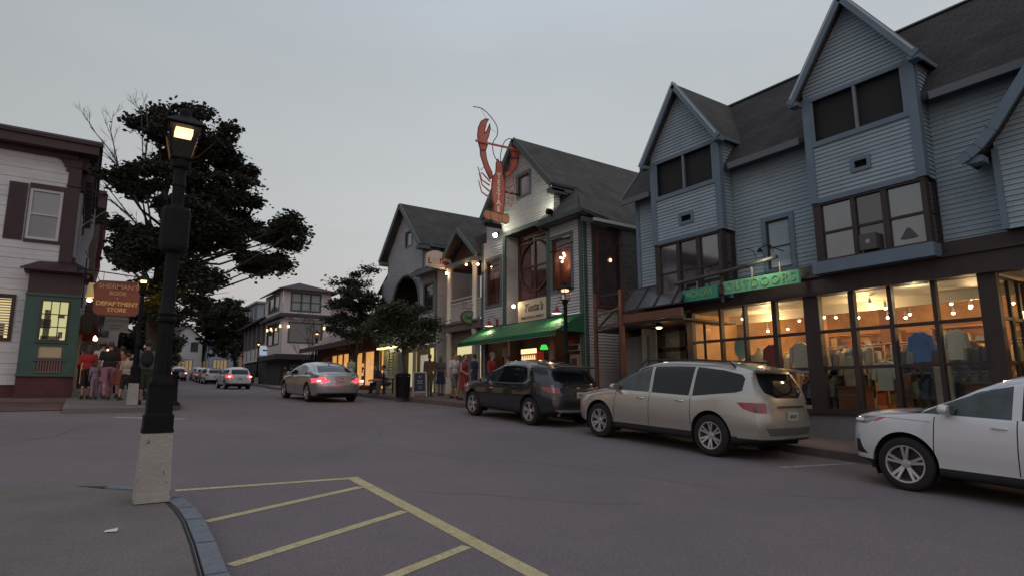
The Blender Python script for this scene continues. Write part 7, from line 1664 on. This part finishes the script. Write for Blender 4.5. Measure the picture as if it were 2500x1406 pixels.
# white crossover, front half in view
def cuts_edge(T_):
    return [('side_window', 'y', [(1.60, 1.09), (2.62, 1.10), (2.35, 1.25), (1.98, 1.43), (1.60, 1.52)], 'side', carglass2),
            ('side_window', 'y', [(.35, 1.12), (1.50, 1.09), (1.50, 1.53), (.9, 1.57), (.35, 1.53)], 'side', carglass),
            ('mirror_corner', 'y', [(2.64, 1.095), (2.98, 1.09), (2.40, 1.27)], 'side', trimb),
            ('windscreen', 'x', [(-.76, 1.12), (.76, 1.12), (.60, 1.58), (-.60, 1.58)], 'front', carglass),
            ('rear_window', 'x', [(-.6, 1.15), (.6, 1.15), (.55, 1.5), (-.55, 1.5)], 'rear', carglass),
            ('headlight', 'y', [(3.20, 1.0), (3.30, .92), (3.40, .88), (3.80, .87), (3.80, .97), (3.5, 1.0)], 'corner_front', lampclear), ('headlight_amber', 'y', [(3.08, 1.0), (3.22, .93), (3.295, .92), (3.195, 1.0)], 'side', mat('lens_pink', (.40, .05, .08), .2, coat=1)),
            ('grille', 'x', [(-.55, .42), (.55, .42), (.62, .80), (-.62, .80)], 'front', trimb),
            ('fog_light_slot', 'x', [(-.86, .44), (-.70, .44), (-.74, .64), (-.84, .64)], 'front', trimb), ('fog_light_slot', 'x', [(.70, .44), (.86, .44), (.84, .64), (.74, .64)], 'front', trimb),
            ('lower_trim', 'y', [(-.5, .1), (-.5, .40), (2.5, .38), (2.5, .1)], 'side', trimb), ('front_valance', 'y', [(3.05, .1), (3.05, .37), (3.95, .37), (3.95, .1)], 'corner_front', trimb),
            gapline(2.48, .42, 1.06, lean=-.02), gapline(1.54, .40, 1.09), ('gap', 'y', [(2.5, .985), (3.08, .995), (3.08, 1.001), (2.5, .991)], 'side', gap)]
def ex_edge(T_, W_):
    for s_ in (1, -1):
        m = MB(); m.sph((3.50, s_ * .80, .93), (.07, .075, .038), 12, 8); m.build('headlamp_reflector', mat('reflector', (.6, .58, .6), .15, coat=1), T_)
sp_edge = dict(L=4.80, W=1.93, ro=1.0, wb=2.85, R=.37, zb=.25, rim=.70, spokes=(5, 1), sw=.019, top=[(0, 1.50), (.4, 1.60), (1.2, 1.70), (2.0, 1.72), (2.55, 1.66), (3.0, 1.50), (3.4, 1.30), (3.85, 1.13), (4.3, 1.095), (4.62, 1.045), (4.80, .97)],
    belt=[(0, 1.15), (1.3, 1.10), (3.6, 1.08), (4.2, 1.04), (4.8, .92)], nose=[(.15, .16), (.4, .03), (.65, 0), (.9, .03), (1.0, .08), (1.1, .2)], tail=[(.2, .1), (.5, 0), (.9, .05), (1.15, .12), (1.5, .45)],
    cuts=cuts_edge, mirror=(2.30, 1.17), handles=[(.62, 1.0), (1.72, .98)], extra=ex_edge, taper=.13, tum=.40)
Te = car('parked_crossover', 'white crossover cut by the right edge of the picture', sp_edge, mat('white_car_paint', (.60, .61, .64), .3, coat=1, var=.02, vs=1))
place(Te, 10.62, 1.35)
# silver saloon driving away, brake lights lit
def cuts_acc(T_):
    return [('side_window', 'y', [(1.42, .93), (2.30, .945), (2.0, 1.12), (1.62, 1.28), (1.42, 1.32)], 'side', carglass),
            ('side_window', 'y', [(.20, .98), (1.36, .93), (1.36, 1.325), (.95, 1.34), (.55, 1.28), (.30, 1.14)], 'side', carglass),
            ('rear_window', 'x', [(-.66, 1.03), (.66, 1.03), (.52, 1.34), (-.52, 1.34)], 'rear', carglass2),
            ('windscreen', 'x', [(-.72, 1.0), (.72, 1.0), (.55, 1.36), (-.55, 1.36)], 'front', carglass),
            ('tail_light', 'x', [(-.90, .70), (-.40, .735), (-.44, .80), (-.90, .86)], 'rear', brake), ('tail_light', 'x', [(.40, .735), (.90, .70), (.90, .86), (.44, .80)], 'rear', brake),
            ('tail_light', 'y', [(-.62, .84), (-.62, .80), (-1.1, .72), (-1.1, .90), (-.8, .88)], 'corner_rear', brake),
            ('bumper_insert', 'x', [(-.7, .2), (.7, .2), (.78, .34), (-.78, .34)], 'rear', trimb),
            gapline(1.38, .36, .93), gapline(.30, .5, .96, lean=-.05), ('gap', 'x', [(-.62, .675), (.62, .675), (.62, .683), (-.62, .683)], 'rear', gap)]
def ex_acc(T_, W_):
    m = MB(); m.obox((-1.02, 0, .83), (.012, .07, .035), (1, 0, 0)); m.build('badge', chrome, T_)
    for s_ in (1, -1):
        m = MB(); m.obox((-.955, s_ * .80, .775), (.02, .07, .03), (1, .35 * s_, .0)); m.build('brake_glow', brakehot, T_)
    m = MB(); m.box(-1.09, -1.06, -.74, .74, .345, .365); m.build('bumper_strip', chrome, T_)
    m = MB(); m.sph((.35, 0, 1.43), (.09, .025, .045), 10, 6); m.build('roof_antenna', MATS['silver_paint'], T_)
sp_acc = dict(L=4.90, W=1.86, ro=1.05, wb=2.83, R=.335, zb=.19, rim=.70, spokes=(5, 1), hatch=0, archgap=.04, tround=.26,
    top=[(0, .99), (.30, 1.02), (.55, 1.06), (1.0, 1.25), (1.5, 1.39), (2.1, 1.45), (2.6, 1.42), (3.05, 1.28), (3.5, 1.06), (3.75, .97), (4.3, .90), (4.75, .78), (4.9, .68)],
    belt=[(0, .92), (.6, .95), (1.5, .96), (3.4, .92), (4.2, .84), (4.9, .62)], nose=[(.15, .14), (.4, .02), (.6, 0), (.8, .1)], tail=[(.15, .12), (.4, .02), (.6, .0), (.8, .04), (.95, .06), (1.05, .1)],
    cuts=cuts_acc, mirror=(2.05, 1.0), handles=[(.45, .84), (1.55, .83)], plate=(-1.045, .74), extra=ex_acc, taper=.16, tum=.46)
Ta = car('silver_saloon', 'silver saloon with lit red brake lights driving up the street', sp_acc, flake('silver_paint', (.42, .42, .45), .28, .7))
place(Ta, 7.72, 23.0, 91.5)
lamp('brake_light_glow', (7.72, 21.5, .35), 1.2, (1, .1, .08), .3)
# small white crossover with brake lights, and its repeats farther on
def cuts_eq(T_):
    return [('side_window', 'y', [(1.50, 1.08), (2.35, 1.10), (1.95, 1.42), (1.50, 1.50)], 'side', carglass), ('side_window', 'y', [(-.45, 1.22), (.3, 1.10), (1.42, 1.08), (1.42, 1.51), (.0, 1.50), (-.45, 1.42)], 'side', carglass),
            ('rear_window', 'x', [(-.60, 1.12), (.60, 1.12), (.56, 1.46), (-.56, 1.46)], 'rear', carglass), ('windscreen', 'x', [(-.72, 1.1), (.72, 1.1), (.56, 1.5), (-.56, 1.5)], 'front', carglass),
            ('tail_light', 'x', [(-.90, .88), (-.52, .90), (-.55, 1.02), (-.90, 1.04)], 'rear', brake), ('tail_light', 'x', [(.52, .90), (.90, .88), (.90, 1.04), (.55, 1.02)], 'rear', brake),
            ('rear_valance', 'x', [(-1, .1), (1, .1), (1, .46), (-1, .46)], 'rear', trimb), ('lower_trim', 'y', [(-.5, .1), (-.5, .36), (2.4, .36), (2.4, .1)], 'side', trimb), gapline(1.46, .4, 1.07)]
def ex_eq(T_, W_):
    for s_ in (1, -1): m = MB(); m.obox((-.86, s_ * .74, .955), (.03, .09, .035), (1, .3 * s_, 0)); m.build('brake_glow', brakehot, T_)
sp_eq = dict(L=4.65, W=1.84, ro=.97, wb=2.73, R=.35, zb=.24, K=2, top=[(0, 1.52), (.35, 1.58), (1.1, 1.66), (2.0, 1.66), (2.6, 1.52), (3.3, 1.16), (3.6, 1.08), (4.3, .98), (4.65, .84)], belt=[(0, 1.1), (1.5, 1.06), (3.4, 1.04), (4.65, .8)],
    nose=[(.2, .14), (.5, 0), (.8, .03), (1.0, .18)], tail=[(.2, .1), (.5, 0), (.9, .04), (1.1, .1), (1.5, .40)], cuts=cuts_eq, mirror=(2.1, 1.12), handles=[(.55, .95), (1.6, .94)], plate=(-.955, .78), extra=ex_eq, taper=.14, tum=.40)
Tq = car('white_crossover', 'white crossover with red brake lights driving up the street beyond the silver saloon', sp_eq, mat('white_paint2', (.52, .52, .53), .3, coat=1), .6)
place(Tq, 9.75, 50.6, 91)
parkp = [mat('far_paint_white', (.50, .48, .50), .3, coat=1), mat('far_paint_dark', (.05, .05, .06), .3, coat=1), flake('far_paint_silver', (.32, .31, .33), .3, .6)]
def far_car(x, y, rz, pm, lb, lights=False, grp=None):
    c = copy_tree(Tq); place(c, x, y, rz); c['label'] = lb; c.name = 'distant_car'
    if grp: c['group'] = grp
    for ch in [o for o in COL.objects if o.parent == c]:
        if ch.name.startswith('body') or ch.name.startswith('mirror') or ch.name.startswith('door_handle'):
            if pm is not None and ch.data.materials[0] == MATS['white_paint2']:
                key = ch.data.name + pm.name
                me = bpy.data.meshes.get(key)
                if me is None: me = ch.data.copy(); me.name = key; me.materials[0] = pm
                ch.data = me
        if not lights and ch.name.startswith('tail_light'):
            key = ch.data.name + 'off'; me = bpy.data.meshes.get(key)
            if me is None: me = ch.data.copy(); me.name = key; me.materials[0] = lampred
            ch.data = me
        if not lights and ch.name.startswith('brake_glow'): bpy.data.objects.remove(ch)
    return c
far_car(11.3, 70.5, 88, parkp[0], 'pale parked crossover just left of the driving white one', False, 'cars parked far up the street')
far_car(11.6, 76.5, 88, parkp[1], 'dark car parked beyond the pale crossover', False, 'cars parked far up the street')
far_car(12.0, 82.5, 87, parkp[2], 'silver car parked two places beyond the pale crossover', False, 'cars parked far up the street')
far_car(12.4, 89.0, 86, parkp[1], 'last dark car of the parked row far up the street', False, 'cars parked far up the street')
far_car(9.7, 85.5, 90, parkp[2], 'silver crossover with glowing red tail lights far up the street', True)
far_car(12.6, 68.0, 88, parkp[1], 'dark car parked behind the driving white crossover', False, 'cars parked far up the street')
# ------------------------------------------------------------------ people: one continuous remeshed body each, clothes and hair over it
skinm = mat('skin', (.36, .20, .145), .55, var=.05, vs=6); skin2 = mat('skin_tan', (.25, .13, .09), .55)
hairm = {n: mat('hair_' + n, c, .6, var=.2, vs=20) for n, c in dict(dark=(.018, .013, .011), brown=(.055, .026, .016), grey=(.20, .19, .18), blond=(.22, .14, .07)).items()}
def cap_(m, a, b, r0, r1, n=12):
    m.cyl(a, b, r0, r1, n); m.sph(a, r0, n, 8); m.sph(b, r1, n, 8)
def person(label, x, y, rz, H=1.74, top=None, topm=None, sleeve='short', bottom='trousers', botm=None, hair='short', hairc='dark', skin_=None, lean=0, stride=.25, arms=((8, 25), (8, 25)), headturn=0, sit=False, cap_m=None, extra=None, group=None, dz=.14, bag=None, build_=1.0, z=None):
    """faces +Y before rotation. arms: (outward angle, elbow bend) for left and right; all lengths scale with the height"""
    k = H / 1.75; T_ = thing('person', (0, 0, 0), label, 'person', group); sk = skin_ or skinm
    hipz = .90 if not sit else .50; V3 = Vector
    def rot(v, a): return V3((v[0], v[1] * math.cos(a) - v[2] * math.sin(a), v[1] * math.sin(a) + v[2] * math.cos(a)))
    la = R(-lean); hip = V3((0, 0, hipz)); up = lambda dx, dy, dz_: hip + rot(V3((dx, dy, dz_)), la)
    waist, chest, neck0, neck1, headc = up(0, 0, .16), up(0, .005, .38), up(0, -.01, .55), up(0, .005, .62), up(0, .02, .735)
    sh = [up(s * .175 * build_, 0, .50) for s in (-1, 1)]; m = MB()
    m.sph(hip + V3((0, 0, .02)), (.155 * build_, .11, .12)); m.sph(waist, (.135 * build_, .095, .15)); m.sph(chest, (.165 * build_, .112, .18)); m.sph(up(0, -.01, .48), (.15 * build_, .085, .08))
    cap_(m, neck0, neck1, .06, .055); m.sph(headc, (.076, .095, .108)); m.sph(headc + V3((0, .028, -.055)), (.056, .065, .06))
    ht = Matrix.Rotation(R(headturn), 3, 'Z'); hd = lambda v: headc + ht @ V3(v)
    m.sph(hd((0, .098, -.012)), (.014, .022, .024)); m.sph(hd((-.076, .0, -.01)), (.012, .02, .03)); m.sph(hd((.076, .0, -.01)), (.012, .02, .03)); m.sph(hd((0, .085, -.055)), (.028, .016, .009)); m.sph(hd((0, .083, .022)), (.045, .018, .010))
    legs_ = []
    for i, s in enumerate((-1, 1)):
        h = hip + V3((s * .088 * build_, 0, -.02))
        if sit: kn = h + V3((s * .03, .44, .0)); an = V3((kn.x, kn.y + .05, .08))
        else:
            a = math.atan(stride / .8) * s; kn = h + V3((0, math.sin(a) * .42 + .02, -math.cos(a) * .42)); an = V3((kn.x, kn.y + math.sin(a) * .40 - (.07 if s < 0 else 0) * min(1, stride * 3), max(.08, kn.z - .40)))
            if stride > .1 and s < 0: an.z = .11
        legs_.append((h, kn, an)); cap_(m, h, kn, .078 * build_, .052); cap_(m, kn, an, .050, .036); m.sph(kn + (an - kn) * .3 - V3((0, .012, 0)), (.05, .055, .11))
        m.sph(an + V3((0, .055, -.045)), (.042, .12, .038))
    ends = []
    for i, s in enumerate((-1, 1)):
        out_, bend = arms[i]; S_ = sh[i]; fwd = (.10 if s > 0 else -.10) * (1 if stride > .1 else 0)
        d = V3((s * math.sin(R(out_)), fwd, -math.cos(R(out_)))).normalized(); el = S_ + d * .28
        d2 = V3((d.x * math.cos(R(bend)) - s * .12 * math.sin(R(bend)), d.y + math.sin(R(bend)), d.z * math.cos(R(bend)))).normalized(); wr = el + d2 * .245
        cap_(m, S_, el, .052, .040); cap_(m, el, wr, .040, .027); m.sph(S_, (.062, .06, .062))
        side_ = d2.cross(V3((s, 0, 0))).normalized() if abs(d2.x) < .9 else V3((0, 1, 0)); pc = wr + d2 * .05
        for f in range(4):   # palm and four fingers, gently curled
            off = side_ * (-.030 + .020 * f); b = wr + d2 * .085 + off; cap_(m, wr + d2 * .01 + off * .7, b, .014, .011, 8)
            L1 = (.036, .042, .040, .030)[f]; in_ = V3((-s, 0, 0)); p1 = b + (d2 * .92 + in_ * .25).normalized() * L1; p2 = p1 + (d2 * .6 + in_ * .75).normalized() * L1 * .8
            cap_(m, b, p1, .010, .009, 8); cap_(m, p1, p2, .009, .0075, 8)
        t0 = wr + d2 * .03 + side_ * .035; t1 = t0 + (d2 * .6 + side_ * .7 - V3((s * .3, 0, 0))).normalized() * .04; cap_(m, t0, t1, .012, .010, 8); cap_(m, t1, t1 + d2 * .028, .010, .008, 8)
        ends.append((S_, el, wr, d2))
    def fin(m_, nm, ma_, vox):
        m_.v = [(a * k, b * k, c * k) for a, b, c in m_.v]; o = m_.build(nm, ma_, T_, remesh=vox)
        dg = bpy.context.evaluated_depsgraph_get(); me = bpy.data.meshes.new_from_object(o.evaluated_get(dg)); o.modifiers.clear(); o.data = me; me.polygons.foreach_set('use_smooth', [True] * len(me.polygons))
        return o
    fin(m, 'body', sk, .0095)
    m = MB()
    for s in (-1, 1): m.sph(hd((s * .032, .088, .008)), (.010, .008, .007), 8, 6)
    m.v = [(a * k, b * k, c * k) for a, b, c in m.v]; m.build('eyes', dark, T_)
    # clothes
    if top != 'none':
        m = MB(); g_ = 1.12
        m.sph(chest, (.165 * build_ * g_, .112 * g_ + .012, .19)); m.sph(waist, (.135 * build_ * g_ + .01, .095 * g_ + .015, .17)); m.sph(up(0, -.01, .485), (.155 * build_, .095, .085)); m.sph(up(0, 0, .04), (.155 * build_ + .012, .12, .11)); cap_(m, neck0 + V3((0, 0, -.03)), neck0 + V3((0, 0, .0)), .075, .068)
        for (S_, el, wr, d2) in ends:
            e_ = el + (wr - el) * .92 if sleeve == 'long' else S_ + (el - S_) * .72
            if sleeve != 'none':
                if sleeve == 'long': cap_(m, S_, el, .068, .052); cap_(m, el, e_, .052, .042)
                else: cap_(m, S_, e_, .068, .062)
        fin(m, 'jacket' if top == 'jacket' else 'shirt', topm, .013)
    if bottom in ('trousers', 'shorts'):
        m = MB(); m.sph(hip + V3((0, 0, .03)), (.165 * build_, .125, .11))
        for h, kn, an in legs_:
            cap_(m, h, kn, .095 * build_, .068 if bottom == 'trousers' else .085)
            if bottom == 'trousers': cap_(m, kn, an + V3((0, 0, .02)), .066, .055)
        if bottom == 'shorts': pass
        fin(m, bottom, botm, .013)
    elif bottom in ('dress', 'skirt'):
        m = MB(); zz = .46 if bottom == 'dress' else .52
        m.lathe([(.15, hipz + .14), (.165, hipz), (.20, hipz - .2), (.225, zz), (.21, zz - .005)], (0, .01, 0), 24, sy=.8); fin(m, bottom, botm, .012)
    hm_ = hairm[hairc]; m = MB()
    m.sph(hd((0, -.012, .022)), (.086, .098, .100)); 
    if hair == 'long': m.sph(hd((0, -.06, -.09)), (.085, .055, .15)); m.sph(hd((0, -.075, -.22)), (.075, .04, .10))
    if hair == 'bun': m.sph(hd((0, -.10, .03)), (.045, .045, .045))
    mm_ = MB(); mm_.v = [(a * k, b * k, c * k) for a, b, c in m.v]; mm_.f = m.f; mm_.mi = m.mi
    # keep the face clear of the hair
    mm_.v = [(a, min(b, (headc.y + .052) * k), c) for a, b, c in mm_.v]; mm_.build('hair', hm_, T_, smooth=180)
    if cap_m:
        m = MB(); m.lathe([(.090, .02), (.092, .05), (.082, .095), (.05, .12), (.01, .128)], tuple(hd((0, -.005, .0))), 18, sy=1.1); m.slab([hd((-.06, .07, .035)), hd((.06, .07, .035)), hd((.045, .16, .025)), hd((-.045, .16, .025))], .012); m.v = [(a * k, b * k, c * k) for a, b, c in m.v]; m.build('cap', cap_m, T_, smooth=50)
    m = MB()
    for h, kn, an in legs_: m.sph(an + V3((0, .055, -.042)), (.05, .135, .045)); m.sph(an + V3((0, -.01, .0)), (.048, .055, .05)); m.box(an.x - .045, an.x + .045, an.y - .06, an.y + .18, an.z - .085, an.z - .065)
    m.v = [(a * k, b * k, c * k) for a, b, c in m.v]; m.build('shoes', shoem, T_, smooth=60)
    if extra: extra(T_, k, dict(hip=hip, chest=chest, ends=ends, head=headc, up=up))
    T_.location = (x, y, (g(y) + dz) if z is None else z); T_.rotation_euler = (0, 0, R(rz)); return T_
shoem = mat('shoe', (.03, .027, .026), .7)
cl = {n: mat('wear_' + n, c, .9, var=.14, vs=9) for n, c in dict(red=(.32, .022, .022), white=(.50, .49, .52), black=(.013, .012, .014), pink=(.26, .12, .16), orange=(.30, .095, .05), beige=(.34, .29, .24), khaki=(.16, .11, .065), grey=(.12, .115, .13), navy=(.028, .035, .085), darkred=(.22, .022, .030), mint=(.40, .46, .30), olive=(.035, .035, .025), lilac=(.22, .16, .22), blue=(.10, .13, .20)).items()}
def backpack(T_, k, d):
    c = d['up'](0, -.20, .34); m = MB(); m.sph(c, (.16, .10, .24), 16, 10); m.sph(c + Vector((0, -.06, -.08)), (.12, .07, .11), 12, 8); m.v = [(a * k, b * k, c_ * k) for a, b, c_ in m.v]; m.build('backpack', cl['black'], T_, smooth=180)
def carrier(T_, k, d):
    S_, el, wr, d2 = d['ends'][0]; p = wr + d2 * .1; m = MB(); m.lathe([(.02, -.02), (.05, -.08), (.11, -.2), (.13, -.33), (.06, -.36)], tuple(p), 12, sy=.7); m.v = [(a * k, b * k, c_ * k) for a, b, c_ in m.v]; m.build('carrier_bag', cl['white'], T_, smooth=60)
def both(T_, k, d): backpack(T_, k, d); carrier(T_, k, d)
def glasses(T_, k, d):
    h = d['head']; m = MB(); m.box(h.x - .07, h.x + .07, h.y + .09, h.y + .105, h.z - .002, h.z + .028); m.v = [(a * k, b * k, c_ * k) for a, b, c_ in m.v]; m.build('glasses', chrome, T_)
def handbag(T_, k, d):
    S_, el, wr, d2 = d['ends'][1]; p = wr + d2 * .12; m = MB(); m.box(p.x - .04, p.x + .04, p.y - .14, p.y + .12, p.z - .26, p.z - .02); m.v = [(a * k, b * k, c_ * k) for a, b, c_ in m.v]; m.build('dark_bag', cl['black'], T_)
# left pavement
person('woman with long brown hair in a red top and black shorts beside the green bay', .14, 23.7, 5, 1.68, 'shirt', cl['red'], 'long', 'shorts', cl['black'], 'long', 'brown', stride=.05, arms=((14, 60), (14, 60)))
person('man in a white shirt and cap standing behind the crowd by the green bay', .52, 24.9, -10, 1.84, 'shirt', cl['white'], 'short', 'trousers', cl['grey'], cap_m=cl['khaki'], stride=.05)
person('person in a black t-shirt and pink trousers walking away on the left pavement', .68, 22.9, 8, 1.80, 'shirt', cl['black'], 'short', 'trousers', cl['pink'], hairc='brown', stride=.22, arms=((12, 30), (12, 30)), build_=1.12)
person('child in pale pink clothes half hidden behind the red and black tops', .36, 23.35, 0, 1.2, 'shirt', cl['lilac'], 'short', 'trousers', cl['lilac'], 'long', 'brown', stride=.1)
person('woman in a long orange dress seen from behind on the left pavement', 1.02, 23.6, 12, 1.68, 'shirt', cl['orange'], 'none', 'dress', cl['orange'], 'bun', 'brown', stride=.15)
person('short person in a beige hooded top and dark shorts left of the small lamp base', 1.12, 22.2, -40, 1.45, 'jacket', cl['beige'], 'long', 'shorts', cl['black'], 'short', 'dark', stride=.15, arms=((8, 80), (8, 80)))
person('man with a black backpack and a white carrier bag beside the lamp base', 1.50, 20.35, -5, 1.80, 'shirt', cl['grey'], 'short', 'shorts', cl['olive'], hairc='dark', cap_m=cl['olive'], stride=.06, extra=both, build_=1.1)
person('person in a blue jacket with a white cap beyond the backpack', 1.62, 22.6, 0, 1.72, 'jacket', cl['blue'], 'long', 'trousers', cl['navy'], cap_m=cl['white'], stride=.1)
person('person in dark clothes far behind the crowd on the left pavement', 1.0, 28.5, 0, 1.72, 'shirt', cl['darkred'], 'short', 'trousers', cl['black'], stride=.1)
# right pavement
person('man in khaki shirt and trousers standing right of the sandwich board', 12.05, 23.4, 165, 1.76, 'shirt', cl['khaki'], 'long', 'trousers', cl['khaki'], skin_=skin2, stride=.04, extra=handbag)
person('woman in dark patterned top and blue-grey skirt left of the porch column', 12.75, 23.7, 170, 1.72, 'shirt', cl['grey'], 'short', 'skirt', cl['navy'], 'long', 'grey', skin_=skin2, stride=.05)
person('man in a white polo shirt and grey shorts walking towards the camera', 11.95, 21.1, 195, 1.78, 'shirt', cl['white'], 'short', 'shorts', cl['grey'], hairc='dark', stride=.26, arms=((10, 15), (10, 15)), build_=1.12)
person('woman in a red knee-length dress walking beside the white polo shirt', 11.78, 20.05, 200, 1.70, 'shirt', cl['darkred'], 'none', 'dress', cl['darkred'], 'short', 'brown', stride=.28, arms=((10, 15), (12, 65)))
person('man in a navy t-shirt behind the woman in red', 12.75, 20.9, 30, 1.76, 'shirt', cl['navy'], 'short', 'trousers', cl['navy'], stride=.1)
person('man in a dark red jacket with cap and glasses behind the dark grey car', 11.95, 18.4, 205, 1.80, 'jacket', cl['darkred'], 'long', 'trousers', cl['grey'], cap_m=cl['grey'], hairc='blond', stride=.1, extra=glasses, build_=1.08)
person('dark haired person whose head shows over the roof of the dark grey car', 12.5, 18.2, 30, 1.72, 'shirt', cl['black'], 'short', 'trousers', cl['black'], stride=.1)
for i, (dx, dy, h_, t, lb) in enumerate([(0, 0, 1.72, 'black', 'person in black seated on the right pavement bench with crossed hands'), (.05, -.62, 1.70, 'white', 'person in a white top seated at the right end of the bench')]):
    person(lb, 10.93 + dx, 25.8 + dy, 82, h_, 'shirt', cl[t], 'short', 'trousers', cl['black' if i == 0 else 'grey'], 'long' if i == 0 else 'short', 'brown' if i == 0 else 'dark', lean=18, sit=True, arms=((12, 75), (12, 75)), z=g(25.6) + .12)
person('person in a pale mint shirt standing before the orange shop windows', 11.25, 30.5, 20, 1.78, 'shirt', cl['mint'], 'short', 'trousers', cl['grey'], stride=.08)
for i, (x, y, t, b, h_, lb) in enumerate([(14.9, 60.2, 'black', 'grey', 1.75, 'person in black at the left end of the group below the cream corner building'), (15.3, 59.6, 'black', 'black', 1.7, 'darkly dressed person second in the group below the cream corner building'), (15.9, 60.0, 'lilac', 'black', 1.66, 'person in lilac in the group below the cream corner building'), (16.6, 60.4, 'white', 'grey', 1.78, 'person in white in the group below the cream corner building'), (17.1, 60.1, 'grey', 'beige', 1.74, 'person in grey beside the one in white below the cream corner building'), (18.3, 60.5, 'blue', 'navy', 1.76, 'person in blue at the right end of the group by the corner building')]):
    person(lb, x, y - 3.4, rnd.uniform(0, 360), h_, 'shirt', cl[t], 'short', 'trousers', cl[b], stride=.15)
